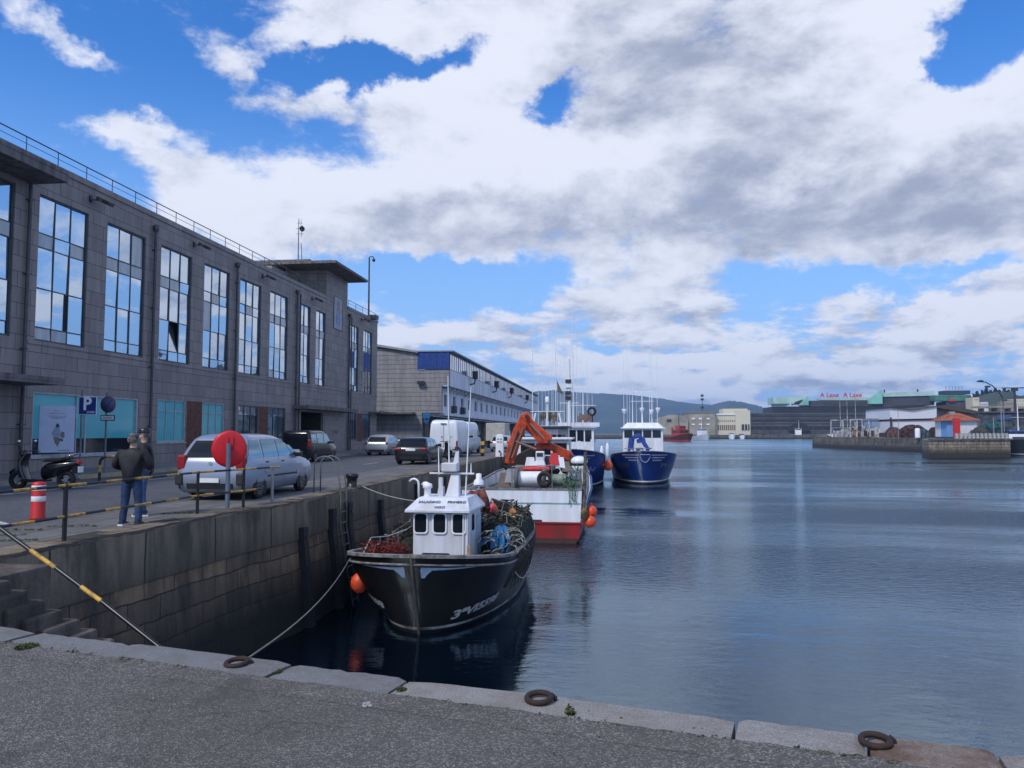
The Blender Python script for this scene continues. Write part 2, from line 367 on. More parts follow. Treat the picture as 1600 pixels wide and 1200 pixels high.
# road and paved quay top
def ground_mat(name, base, speck, sc=70, crack=0.0, patchc=None, bump=.3):
    m = bpy.data.materials.new(name); m.use_nodes = True; t = NT(m.node_tree)
    o = t.n('ShaderNodeOutputMaterial'); b = t.n('ShaderNodeBsdfPrincipled'); t.put(o.inputs[0], b.outputs[0])
    co = t.n('ShaderNodeTexCoord').outputs['Object']
    f = t.noise(co, sc, 3, .7); big = t.noise(co, .55, 6, .6); mid = t.noise(co, 3.5, 5, .6)
    vor = t.n('ShaderNodeTexVoronoi'); t.put(vor.inputs['Vector'], co); vor.inputs['Scale'].default_value = sc*.9
    sp = t.n('ShaderNodeSeparateColor'); t.put(sp.inputs[0], vor.outputs['Color'])
    c = t.mix(t.smooth(sp.outputs[0], .55, 1.0), tuple(x*.7 for x in base), speck)
    c = t.mix(t.m('MULTIPLY', f, .5), c, base)
    c = t.mix(t.m('MULTIPLY', t.smooth(big, .4, .7), .55), c, patchc or tuple(x*.6 for x in base))
    c = t.mix(1.0, c, t.mix(mid, (.75, .75, .75), (1.22, 1.22, 1.22)), 'MULTIPLY')
    if crack:
        wv = t.n('ShaderNodeTexNoise'); t.put(wv.inputs['Vector'], co); wv.inputs['Scale'].default_value = 2.2; wv.inputs['Detail'].default_value = 6
        ve = t.n('ShaderNodeTexVoronoi', feature='DISTANCE_TO_EDGE'); t.put(ve.inputs['Vector'], t.vm('ADD', co, t.vm('MULTIPLY', wv.outputs['Color'], (.5, .5, .5)))); ve.inputs['Scale'].default_value = crack
        c = t.mix(t.m('MULTIPLY', t.smooth(ve.outputs['Distance'], .002, .010, 1, 0), t.m('MULTIPLY', t.smooth(big, .46, .62), .6)), c, tuple(x*.3 for x in base))
        st_ = t.noise(co, 1.7, 3, .5); c = t.mix(t.m('MULTIPLY', t.smooth(st_, .60, .68), .45), c, tuple(x*.45 for x in base))
    t.put(b.inputs['Base Color'], c); b.inputs['Roughness'].default_value = .85
    bp = t.n('ShaderNodeBump'); bp.inputs['Strength'].default_value = bump; bp.inputs['Distance'].default_value = .012
    t.put(bp.inputs['Height'], t.m('ADD', vor.outputs['Distance'], f)); t.put(b.inputs['Normal'], bp.outputs[0])
    return m
ASPH = ground_mat('road_asphalt', (.085, .092, .108), (.15, .16, .18), 40, crack=.22)
FASPH = ground_mat('coarse_asphalt', (.145, .135, .128), (.36, .34, .315), 110, patchc=(.10, .088, .062), bump=1.0, crack=.8)
PAVE = stone('quay_paving', (.18, .175, .17), (.13, .125, .12), (.05, .045, .03), 1.6, .8, .02, .85, bump=.3, dist=.05, stains=.5)
def slab_paving(name, c1, c2, mortar, bw, bh):
    m = bpy.data.materials.new(name); m.use_nodes = True; t = NT(m.node_tree)
    o = t.n('ShaderNodeOutputMaterial'); b = t.n('ShaderNodeBsdfPrincipled'); t.put(o.inputs[0], b.outputs[0])
    co = t.n('ShaderNodeTexCoord').outputs['Object']
    br = t.n('ShaderNodeTexBrick'); mp = t.n('ShaderNodeMapping'); t.put(mp.inputs[0], co); mp.inputs['Rotation'].default_value = (0, 0, R(90)); t.put(br.inputs['Vector'], mp.outputs[0])
    br.inputs['Scale'].default_value = 1; br.inputs['Brick Width'].default_value = bw; br.inputs['Row Height'].default_value = bh; br.inputs['Mortar Size'].default_value = .02
    br.inputs['Color1'].default_value = (*c1, 1); br.inputs['Color2'].default_value = (*c2, 1); br.inputs['Mortar'].default_value = (*mortar, 1)
    big = t.noise(co, .8, 6, .65); f = t.noise(co, 30, 4, .7)
    c = t.mix(t.m('MULTIPLY', t.smooth(big, .42, .62), .7), br.outputs[0], tuple(x*.5 for x in c1)); c = t.mix(t.m('MULTIPLY', t.smooth(t.noise(co, 2.6, 4, .6), .56, .66), .4), c, tuple(x*.4 for x in c1))
    c = t.mix(1.0, c, t.mix(f, (.7, .7, .7), (1.3, 1.3, 1.3)), 'MULTIPLY')
    t.put(b.inputs['Base Color'], c); b.inputs['Roughness'].default_value = .85
    bp = t.n('ShaderNodeBump'); bp.inputs['Strength'].default_value = .4; bp.inputs['Distance'].default_value = .02
    t.put(bp.inputs['Height'], t.m('SUBTRACT', f, br.outputs['Fac'])); t.put(b.inputs['Normal'], bp.outputs[0])
    return m
APRON = slab_paving('apron_slabs', (.17, .165, .16), (.125, .122, .12), (.03, .03, .018), 2.2, .75)
KERBM = mat('kerb_stone', (.26, .25, .24), .8, var=.2, bump=.3)
g = MB(); g.box(-600, -10.6, -60, 420, -.25, 0); kind(g.build('quay_road', ASPH), 'structure')
g = MB(); g.prism([(-10.6, 420), (-10.6, 7.0-.9), (C0.x, 7.0-.9), (C0.x-.0, C0.y), (C1.x-.55, C1.y), (XQ-.6, C1.y+.05), (XQ-.6, 420)], 'z', -.25, .004)
kind(g.build('quay_apron', APRON), 'structure')
g = MB(); g.box(-23.1, -19.3, -20, 78, 0, .13); g.box(-19.3, -19.12, -20, 78, 0, .15, 1)
o = kind(g.build('sidewalk', [slab_paving('sidewalk_slabs', (.24, .235, .225), (.20, .195, .19), (.07, .065, .06), .6, .4), mat('worn_yellow_kerb', (.34, .27, .13), .8, var=.35, vscale=2, col2=(.25, .24, .22))]), 'structure')
LINE = mat('worn_road_paint', (.48, .48, .48), .8, var=.25, vscale=6)
g = MB()
g.box(-16.55, -16.43, -20, 32, .002, .008)
for y in (-3, 3, 9, 15, 19.6, 33, 38.4, 50): g.box(-19.05, -16.55, y, y+.11, .002, .0085)
g.box(-13.3, -13.15, 8, 14.6, .002, .008); g.prism([(-13.2, 13.0), (-10.9, 13.0), (-13.2, 14.6)], 'z', .009, .014)
for y in range(40, 200, 7): g.box(-13.1, -12.98, y, y+2.5, .002, .008)
kind(g.build('road_markings', LINE), 'structure')
WEEDG = mat('weed_green', (.10, .13, .03), .8, var=.4, vscale=20)
mb = MB()
for x, y, r in ((-10.3, 12.3, .25), (-10.0, 11.6, .2), (-9.6, 12.9, .22), (-10.4, 10.6, .2), (-9.0, 15.2, .15), (-9.3, 11.1, .2)):
    for q in range(9): leafy(mb, (x+(q-4)*r*.45+random.uniform(-.03, .03), y+(q-4)*.02+random.uniform(-.04, .04), .01), .05, 16, .04, .018)
kind(mb.build('ground_weeds', WEEDG), 'stuff')
# --- long quay wall with batter: each stretch extruded along its line
WALLST = stone('quay_wall_stone', (.225, .150, .088), (.095, .072, .052), (.04, .032, .024), .92, .40, .014, .8, algae=(-2.5, -1.1, (.010, .010, .007)), bump=1.3, dist=.12, stains=.8)
COPST = stone('coping_concrete', (.225, .18, .125), (.15, .122, .09), (.035, .03, .022), 2.3, 1.4, .025, .85, algae=(-1.6, -.15, (.035, .03, .022)), bump=.9, dist=.12, stains=.9)
def wall_strip(mb, pts, prof, mi=0, nx=1):
    """pts: line on the ground, water to the right-hand side when walking from last to first; prof: (outward offset, z)"""
    rows = []
    L = len(pts)
    for i, p in enumerate(pts):
        a = pts[min(i+1, L-1)]-pts[max(i-1, 0)]; nrm = Vector((a.y, -a.x, 0)).normalized()
        rows.append([Vector((p.x, p.y, 0))+nrm*o+Vector((0, 0, z)) for o, z in prof])
    mb.grid(rows, mi, False)
def resample(a, b, n): return [a.lerp(b, i/n) for i in range(n+1)]
line = resample(C0 - (C1-C0).normalized()*.0, C1, 6)[:-1] + resample(C1, Vector((XQ, 17.6, 0)), 2)[:-1] + resample(Vector((XQ, 17.6, 0)), Vector((XQ, 420, 0)), 30)
qw = thing('quay_wall', 'long weathered stone quay wall below the road and the moored boats', 'quay wall', (0, 0, 0))
a = MB(); wall_strip(a, line, [(-.60, .0), (-.60, .03), (-.05, .03), (0, -.02), (.03, -.85), (.03, -.9)]); a.build('coping', COPST, qw)
a = MB(); wall_strip(a, line, [(.03, -.9), (.0, -.92), (.10, -1.8), (.38, -4.2)]); a.build('stone_face', WALLST, qw)
# rubber fender beams and the ladder on the wall
def wall_pt(Y, z, out=0.0):
    off = 0 if z > -.9 else (-.9-z)*.115
    return Vector((XQ+off+out, Y, z))
def wall_beam(Y, zt, zb, wd=.28, th=.16):
    t = thing('fender_beam', '', 'fender', (XQ, Y, zt)); m = MB()
    p = [wall_pt(Y, z, .0)-t.location for z in (zt, -.9 if zt > -.9 else zt-.01, zb)]
    for q0, q1 in zip(p[:-1], p[1:]):
        m.add([q0+Vector((0, -wd/2, 0)), q0+Vector((th, -wd/2, 0)), q0+Vector((th, wd/2, 0)), q0+Vector((0, wd/2, 0)),
               q1+Vector((0, -wd/2, 0)), q1+Vector((th, -wd/2, 0)), q1+Vector((th, wd/2, 0)), q1+Vector((0, wd/2, 0))],
              [(0, 1, 2, 3), (4, 7, 6, 5), (0, 4, 5, 1), (1, 5, 6, 2), (2, 6, 7, 3), (3, 7, 4, 0)])
    m.build('rubber_strip', RUBBER, t)
    for z in (zt-.25, zt-1.0, zt-1.75):
        c = MB(); q = wall_pt(Y, z, th)-t.location; c.cyl(q, q+Vector((.03, 0, 0)), .04, n=8); c.build('bolt', DARKM, t)
    return t
fl = [(18.24, -.62, 'nearest black rubber fender strip on the quay wall, left of the ladder'), (20.25, -.36, 'black rubber fender strip close on the left of the wall ladder'), (21.55, -.30, 'black rubber fender strip close on the right of the wall ladder'),
      (24.7, -.50, 'black fender strip on the quay wall beside the black boat wheelhouse'), (29.5, -.3, 'black fender strip on the quay wall behind the wheelhouse of the black boat'), (34.5, -.3, 'black fender strip on the quay wall beside the orange crane boat'), (38.0, -.3, 'farther black fender strip on the quay wall beside the orange crane boat')]
for Y, zt, lb in fl: wall_beam(Y, zt, -3.3)['label'] = lb
for o_ in list(bpy.data.objects):
    if o_.name.startswith('fender_beam'): o_['group'] = 'rubber fender strips on the quay wall'
ld = thing('wall_ladder', 'grey metal ladder down the quay wall with tall curved handrails on top', 'ladder', (XQ, 20.9, 0))
for s in (-.24, .24):
    m = MB(); pts = [(-.62, s, 0), (-.62, s, .80)] + [(-.62+.30*(1-math.cos(a)), s, .80+.24*math.sin(a)) for a in (0.5, 1.0, 1.5, 2.0, 2.5)] + [(.10, s*1.0, .45), (.16, s, 0), (.16, s, -.9), (.60, s, -3.3)]
    m.tube(pts, .022, 8); m.build('stile', mat('galvanised', (.16, .17, .17), .6, .5), ld)
for i in range(11):
    z = -.2-.3*i; x = .16 if z > -.9 else .16+(-.9-z)*.185; m = MB(); m.cyl((x, -.24, z), (x, .24, z), .016, n=6); m.build('rung', mat('galvanised', (.16, .17, .17), .6, .5), ld)
# --- foreground quay: granite coping stones, coarse asphalt, basin wall
g = MB(); nf = Vector((-fd.y, fd.x, 0))      # towards the water
q = [FL-nf*.42, FR-nf*.42, FR-nf*30, FL-nf*30-fd*20, FL-fd*20-nf*.42]
g.prism([(p.x, p.y) for p in q], 'z', -.3, -.012)
kind(g.build('foreground_asphalt', FASPH), 'structure')
g = MB(); rj = random.Random(31); up_ = []; lo_ = []; off_ = 0.0      # ragged asphalt lip lapping on to the coping
for i in range(520):
    t_ = -3.2+14.5*i/519; off_ = off_*.86+rj.uniform(-.012, .012); p = FA+fd*t_
    up_.append(p-nf*(.385+off_+rj.uniform(-.004, .004))+Vector((0, 0, .012))); lo_.append(p-nf*.60+Vector((0, 0, -.010)))
g.grid([up_, lo_], 0, False); g.grid([[q-Vector((0, 0, .02))+nf*.006 for q in up_], up_], 0, False); kind(g.build('asphalt_lip', FASPH), 'structure')
g = MB()
for i in range(150):
    t_ = rj.uniform(-2.5, 9); p = FA+fd*t_-nf*(.385+rj.uniform(-.02, .03)); r_ = rj.uniform(.012, .035)
    if rj.random() < .35+.4*math.sin(t_*1.3): leafy(g, p+Vector((0, 0, .008)), r_, 14, .012, .008)
kind(g.build('edge_moss', mat('dry_moss', (.085, .085, .035), .95, var=.5, vscale=20)), 'stuff')
g = MB()
for i in range(260):
    t_ = rj.uniform(-2.5, 9); p = FA+fd*t_-nf*(rj.uniform(.2, 1.9)**1.0); r_ = rj.uniform(.004, .010); g.ball(p+Vector((0, 0, .004)), r_, 6, 0, (1, .8, .6))
kind(g.build('loose_grit', mat('grit', (.24, .23, .21), .9, var=.4, vscale=9)), 'stuff')
g = MB(); c_ = at_z(574, 1099, 0)
for i in range(16): a_ = rj.uniform(0, 6.28); q = rj.uniform(0, .05); g.ball(c_+Vector((math.cos(a_)*q, math.sin(a_)*q, -.006)), rj.uniform(.004, .014), 8, 0, (1.3, 1, .35))
kind(g.build('bird_mark', mat('bird_white', (.27, .27, .28), .9)), 'stuff')
fw = thing('foreground_quay_edge', 'pale granite coping stones edging the foreground quay above the basin', 'quay edge', (0, 0, 0))
def granite(name, c, stain, amt):
    m = bpy.data.materials.new(name); m.use_nodes = True; t = NT(m.node_tree)
    o = t.n('ShaderNodeOutputMaterial'); b = t.n('ShaderNodeBsdfPrincipled'); t.put(o.inputs[0], b.outputs[0])
    co = t.n('ShaderNodeTexCoord').outputs['Object']
    f = t.noise(co, 95, 4, .75); md = t.noise(co, 11, 6, .7); bg = t.noise(co, 2.1, 6, .65)
    cc = t.mix(t.smooth(f, .35, .68), tuple(x*.62 for x in c), tuple(x*1.35 for x in c)); cc = t.mix(t.m('MULTIPLY', t.smooth(md, .5, .75), .55), cc, tuple(x*.5 for x in c))
    cc = t.mix(t.m('MULTIPLY', t.smooth(bg, .40, .66), amt), cc, stain)
    t.put(b.inputs['Base Color'], cc); b.inputs['Roughness'].default_value = .85
    bp = t.n('ShaderNodeBump'); bp.inputs['Strength'].default_value = .7; bp.inputs['Distance'].default_value = .012
    t.put(bp.inputs['Height'], t.m('ADD', f, t.m('MULTIPLY', md, 2.0))); t.put(b.inputs['Normal'], bp.outputs[0]); return m
GRAN = granite('shaded_granite', (.20, .20, .205), (.12, .115, .105), .6)
GRANW = granite('rust_stained_granite', (.24, .20, .17), (.10, .045, .022), .9)
GRANL = granite('pale_granite', (.29, .275, .265), (.16, .13, .10), .55)
# joints taken from the photograph, measured along the edge
jx = [(-9.0, 0)]
joints = [at_z(x, y, 0) for x, y in ((58, 987), (205, 1005), (455, 1037), (638, 1060), (1150, 1128), (1352, 1152), (1560, 1180))]
ts = [-3.2] + [(j-FA).dot(fd) for j in joints] + [9.2, 11.2]
for i in range(len(ts)-1):
    a0, a1 = ts[i]+.012, ts[i+1]-.012; m = MB(); n = 14; rnd = random.Random(i)
    rows = []; dz = rnd.uniform(-.006, .008); wob = [rnd.uniform(-.02, .02) for _ in range(n+1)]; wob2 = [rnd.uniform(-.015, .015) for _ in range(n+1)]
    for k in range(n+1):
        t_ = a0+(a1-a0)*k/n; e = .03 if k in (0, n) else (.012 if rnd.random() < .12 else 0); p = FA+fd*t_
        pr = [(-.42+wob2[k], -.3), (-.42+wob2[k], -.02-e), (-.39+wob2[k], dz-e*.6), (-.2, dz+.004-e*.6), (-.035+wob[k]*.5, dz-e*.6), (-.005+wob[k], -.035-e), (0+wob[k]*.6, -.36)]
        rows.append([p+nf*o_+Vector((0, 0, z)) for o_, z in pr])
    m.grid(rows, 0, False); L = len(rows[0])
    m.add(rows[0], [tuple(range(L))]); m.add(rows[-1], [tuple(range(L))])
    m.build('coping_stone', GRANW if i in (6,) else (GRANL if i in (4, 5, 7) else GRAN), fw)  # left stones take the darker granite: shade put into their colour
m = MB(); rows = [[FA+fd*t_+nf*o_+Vector((0, 0, z)) for o_, z in ((-.4, -.36), (-.02, -.361), (.0, -.5), (.25, -4.2))] for t_ in (-3.3, 0, 4, 8, 12, 20)]
m.grid(rows, 0, False); m.build('wall_face', WALLST, fw)
# joint weeds
def weed(label, p, r, n, h, name='weed_tuft', size=.014):
    m = MB(); leafy(m, (0, 0, 0), r, n, h, size); o = m.build(name, WEEDG); o.location = p; tag(o, label, 'weed'); return o
weed('dry green weed tuft at the left end of the foreground coping', at_z(42, 1012, 0), .085, 500, .035, size=.012)
weed('small green weed growing beside the middle iron ring', at_z(890, 1116, 0), .03, 120, .07, size=.012)
weed('small weed in the coping joint right of the left iron ring', at_z(436, 1052, -.01), .03, 120, .03, size=.010)
weed('tiny weed in the coping joint right of the bird mark', at_z(627, 1078, -.01), .035, 110, .03, size=.010)
# iron mooring rings lying on the coping
IRON = mat('rusty_iron', (.022, .016, .015), .75, .2, var=.35, vscale=22, bump=.6, bscale=40, col2=(.05, .024, .017))
RUST = mat('rust_stain', (.28, .15, .08), .85, var=.4, vscale=14, col2=(.27, .25, .23))
def ring(px, py, label, rz, R0=.088, stain=False):
    p = at_z(px, py, .0); t = thing('mooring_ring', label, 'mooring ring', p, rz, 'iron mooring rings on the foreground coping')
    m = MB(); m.torus((0, 0, .024), R0, .018, (.07, .03, 1), 26, 9, 0, 1.0, .86); m.build('ring', IRON, t)
    m = MB(); m.tube([(-.062, -.01, -.03), (-.066, 0, .022), (-.086, 0, .042), (-.106, 0, .022), (-.108, .0, -.03)], .012, 8); m.build('staple', IRON, t)
ring(370, 1040, 'dark rusty iron ring on the coping, leftmost of the three rings', R(200))
ring(842, 1096, 'dark rusty iron ring on the coping, middle one beside a small weed', R(195))
ring(1368, 1164, 'dark rusty iron ring on the coping, rightmost beside the rust stained stone', R(190), .08)
# --- stone steps in the basin corner
st = thing('stone_steps', 'worn stone steps descending into the basin beside the foreground quay', 'steps', (0, 0, 0))
STEPM = stone('step_stone', (.15, .12, .095), (.10, .088, .078), (.03, .03, .02), 37.3, 41.7, .001, .85, bump=1.6, stains=.8, dist=.1)
for k in range(8):
    top = -.05-.16*k; q = at_z(20+27*k, 905+15.2*k, top); q2 = at_z(-7+27*k, 905+15.2*k, top); m = MB()
    m.box(q2.x-.05, q.x, q.y-.62+random.uniform(-.04, .04), q.y, -4, top)
    m.build('step', STEPM, st, bevel=.045)
m = MB(); m.box(-8.3, at_z(-7, 905, -.05).x, 7.2, 9.4, -4, -.03); m.build('step', STEPM, st, bevel=.03)
# --- hills beyond the bay
def hill_mat():
    m = bpy.data.materials.new('wooded_hill'); m.use_nodes = True; t = NT(m.node_tree)
    o = t.n('ShaderNodeOutputMaterial'); b = t.n('ShaderNodeBsdfPrincipled'); t.put(o.inputs[0], b.outputs[0])
    co = t.n('ShaderNodeTexCoord').outputs['Object']; n = t.noise(co, .004, 8, .65); n2 = t.noise(co, .03, 5, .7)
    c = t.mix(t.smooth(n, .4, .65), (.02, .035, .022), (.06, .075, .05)); c = t.mix(t.smooth(n2, .62, .75), c, (.20, .18, .16))
    t.put(b.inputs['Base Color'], c); b.inputs['Roughness'].default_value = .95
    return m
HM = hill_mat()
def ridge(name, prof, D, depth=900, rough=4):
    """prof: (px, py) along the skyline; D: distance"""
    pts = []
    for (x0, y0), (x1, y1) in zip(prof[:-1], prof[1:]):
        for k in range(8):
            f = k/8; s = f*f*(3-2*f)*.5+f*.5; pts.append((x0+(x1-x0)*f, y0+(y1-y0)*s))
    pts.append(prof[-1]); rows = [[], [], [], [], []]
    rnd = random.Random(3)
    for x, y in pts:
        d = ray(x, y); d = d/math.hypot(d.x, d.y); p = Vector((d.x*D, d.y*D, EYE+d.z*D+rnd.uniform(-rough, rough)*.6))
        b = Vector((d.x, d.y, 0)); h = p.z-WATER
        rows[0].append(Vector((p.x, p.y, WATER))-b*depth); rows[1].append(Vector((p.x, p.y, WATER+h*.38+rnd.uniform(-rough, rough)*2))-b*depth*.6)
        rows[2].append(Vector((p.x, p.y, WATER+h*.8+rnd.uniform(-rough, rough)))-b*depth*.22); rows[3].append(p); rows[4].append(Vector((p.x, p.y, WATER))+b*depth)
    m = MB(); m.grid(rows, 0, True); return kind(m.build(name, HM), 'structure')
ridge('hills', [(560, 640), (640, 622), (720, 616), (830, 612), (865, 610), (920, 614), (975, 616), (1030, 622), (1075, 630), (1130, 634), (1190, 640), (1240, 660)], 4800, 1200)
ridge('hills', [(1040, 664), (1090, 640), (1122, 630), (1142, 626), (1158, 628), (1182, 633), (1200, 640), (1230, 662)], 4000, 800)
# ================================================================= LONG STONE BUILDING ON THE LEFT
def shift(mb, loc):
    for i, p in enumerate(mb.v): mb.v[i] = p-Vector(loc)
    return mb
def facade(mb, O, A, Nn, a0, a1, z0, z1, holes, depth=.22, mi=0, mj=None):
    """wall face through O, running along A, facing Nn, with openings (a0,a1,z0,z1) and their reveals"""
    O = Vector(O); A = Vector(A); Nn = Vector(Nn); mj = mi if mj is None else mj
    def P(a, z, d=0): return O+A*a+Vector((0, 0, z))-Nn*d
    xs = sorted({a0, a1, *[h[0] for h in holes], *[h[1] for h in holes]}); zs = sorted({z0, z1, *[h[2] for h in holes], *[h[3] for h in holes]})
    for i in range(len(xs)-1):
        for j in range(len(zs)-1):
            cx, cz = (xs[i]+xs[i+1])/2, (zs[j]+zs[j+1])/2
            if any(h[0] < cx < h[1] and h[2] < cz < h[3] for h in holes): continue
            mb.quad(P(xs[i], zs[j]), P(xs[i+1], zs[j]), P(xs[i+1], zs[j+1]), P(xs[i], zs[j+1]), mi)
    for h in holes:
        b, c, d, e = h[:4]
        for q in (((b, d), (b, e)), ((c, e), (c, d)), ((b, e), (c, e)), ((c, d), (b, d))):
            (u, v), (s_, t_) = q; mb.quad(P(u, v), P(s_, t_), P(s_, t_, depth), P(u, v, depth), mj)
FX = -23.1
BST = stone('granite_cladding', (.285, .250, .235), (.225, .196, .188), (.05, .045, .048), 1.44, .62, .014, .6, bump=.3, stains=.26, offs=.5, spd=.42)
BST2 = stone('granite_side', (.25, .235, .225), (.22, .205, .20), (.09, .085, .08), 1.44, .62, .016, .7, bump=.25, stains=.3)
SLAB = mat('concrete_slab', (.16, .145, .145), .8, var=.25, streak=True)
WFR = mat('window_frame_dark', (.055, .072, .09), .45)
WFL = mat('window_frame_pale', (.40, .43, .45), .5)
MIRR = glass('mirror_glass', (.60, .67, .73), .015, .92)
PALEP = mat('pale_opaque_panel', (.40, .44, .47), .12, var=.1, spec=.9, streak=True)  # opaque pale panel, mostly in the spandrel row; no blinds
MIRR2 = glass('clear_dark_glass', (.12, .17, .20), .03, .75)
CYAN = mat('cyan_window_film', (.055, .36, .42), .12, var=.16, vscale=.7, spec=.6, col2=(.10, .45, .48), streak=True)
DARKIN = mat('dark_interior', (.018, .018, .02), .8)
BROWN = mat('red_brown_panel', (.14, .045, .028), .7, var=.25, vscale=5)
B1 = thing('stone_office_building', 'long grey granite clad building with tall mirrored windows and a tower', 'building', (FX, 28, 0))
BL1 = B1.location
TW = [(24.0, 27.0), (28.3, 31.3), (32.6, 35.6), (36.93, 39.93), (41.26, 44.26), (45.6, 48.6), (49.93, 52.93), (55.1, 57.2), (58.3, 60.4), (66.3, 68.8), (70.2, 72.9)] 
TW = [(15.3, 18.3), (19.6, 22.6)] + TW
WZ0, WZ1 = 5.44, 11.5
GW = [(37.0, 39.7, 1.2, 3.45, 'c'), (41.4, 44.0, 1.2, 3.45, 'c'), (45.7, 48.5, 1.2, 3.45, 'd'), (50.0, 52.8, 1.2, 3.45, 'd'), (66.4, 68.5, 1.1, 3.5, 'd'), (70.3, 72.6, 1.1, 3.5, 'd')]
SHOP = (28.35, 35.4, .72, 3.38); ENT = (55.6, 60.2, 0, 3.3); DOOR0 = (20.0, 26.6, .14, 3.5)
m = MB()
holes = [(a, b, WZ0, WZ1) for a, b in TW]+[g_[:4] for g_ in GW]+[SHOP, DOOR0]
facade(m, (FX, 0, 0), (0, 1, 0), (1, 0, 0), 4, 74.6, 0, 12.72, [h for h in holes]+[ENT], .22)
m.box(FX-.05, FX+.06, 4, 60.4, 12.72, 12.98); m.box(FX-.05, FX+.06, 65.62, 74.66, 12.72, 12.98)
m.box(FX, FX+.045, 27.9, 74.6, 5.28, 5.40)
shift(m, BL1).build('facade_wall', BST, B1)
m = MB(); m.box(-37, FX-.25, 4, 74.35, 12.2, 12.7); m.box(-37, -36.8, 4, 74.35, 0, 12.2); m.box(-37, FX-.25, 4, 4.2, 0, 12.2)
m.box(FX-.6, FX-.5, 4, 55, 0, 12.2, 1); m.box(FX-.6, FX-.5, 60.5, 74, 0, 12.2, 1)
shift(m, BL1).build('rear_and_roof', [SLAB, DARKIN], B1)
m = MB(); facade(m, (0, 74.6, 0), (1, 0, 0), (0, 1, 0), -37, FX, 0, 12.98, []); shift(m, BL1).build('end_wall', BST2, B1)
# tower with projecting roof slab
m = MB()
TY0, TY1 = 60.47, 65.6
facade(m, (FX+.004, 0, 0), (0, 1, 0), (1, 0, 0), TY0, TY1, 12.73, 15.15, [])
facade(m, (0, TY0, 0), (1, 0, 0), (0, -1, 0), -30, FX+.004, 12.4, 15.15, []); facade(m, (0, TY1, 0), (1, 0, 0), (0, 1, 0), -30, FX+.004, 12.4, 15.15, [])
m.box(-29, -25.6, 55.5, 60.4, 12.7, 14.5)
tw = shift(m, BL1).build('tower', BST, B1)
m = MB(); q0 = at_x(525, 406, -21.4); q1 = at_x(575, 438, -21.4)
m.box(-29, -21.4, q0.y, q1.y, 15.16, 15.36); m.box(-29.0, -21.9, q0.y+.5, q1.y-.5, 15.36, 15.50); m.box(-29, -24, q0.y+1, q1.y-1.5, 15.5, 15.75)
shift(m, BL1).build('tower_roof_slab', SLAB, B1)
# canopies
for nm, Xo, yA, yB, za, zb in (('roof_canopy', -21.5, 6, at_x(107, 287, -21.5).y, 11.72, 12.12), ('entrance_canopy', -21.25, 6, at_x(101, 600, -21.25).y, 3.56, 3.78), ('entrance_canopy', -21.9, 54.0, 65.3, 3.46, 3.70), ('entrance_canopy', -21.9, 72.0, 77.0, 3.56, 3.72)):
    m = MB(); m.box(FX-.0, Xo, yA, yB, za, zb); m.box(Xo-.15, Xo+.02, yA-.001, yB+.02, zb-.10, zb+.05); shift(m, BL1).build(nm, SLAB, B1)
# tall windows
def tall_window(a, b, k):
    m = MB(); fx = FX-.13; n = 3 if b-a > 2.3 else 2
    m.box(fx-.03, fx+.07, a, a+.07, WZ0, WZ1); m.box(fx-.03, fx+.07, b-.07, b, WZ0, WZ1)
    m.box(fx-.03, fx+.07, a+.07, b-.07, WZ0, WZ0+.07); m.box(fx-.03, fx+.07, a+.07, b-.07, WZ1-.07, WZ1)
    ys = [a+.07+(b-a-.14)*i/n for i in range(n+1)]; zs = [WZ0+.07, 6.02, 7.63, 9.33, 9.92, WZ1-.07]
    for y in ys[1:-1]: m.box(fx-.02, fx+.04, y-.024, y+.024, WZ0+.07, WZ1-.07)
    for z in zs[1:-1]: m.box(fx-.025, fx+.03, a+.07, b-.07, z-.024, z+.024)
    w_ = shift(m, BL1).build('window', WFR, B1)
    p = MB(); dk = MB(); rnd = random.Random(k*7+1)
    for i in range(n):
        for j in range(5):
            y0, y1, z0, z1 = ys[i]+.03, ys[i+1]-.03, zs[j]+.02, zs[j+1]-.02
            t1, t2 = rnd.uniform(-.016, .016), rnd.uniform(-.012, .012); X = fx+.005
            if k == 3 and i == 1 and j == 1:      # slid open
                dk.quad((X, y1-.24, z0), (X, y1, z0), (X, y1, z1), (X, y1-.24, z1)); y1 -= .24
            if k == 5 and i == 1 and j == 1:      # tilted inwards
                p.quad((X, y0, z0), (X, y1, z0), (X-.33, y1, z1), (X-.33, y0, z1)); continue
            p.quad((X-t1-t2, y0, z0), (X+t1-t2, y1, z0), (X+t1+t2, y1, z1), (X-t1+t2, y0, z1), 1 if (j == 3 and rnd.random() < .8) or rnd.random() < .07 else 0)
    shift(p, BL1).build('panes', [MIRR, PALEP], w_)
    if dk.v: shift(dk, BL1).build('open_gap', DARKIN, w_)
for k, (a, b) in enumerate(TW): tall_window(a, b, k)
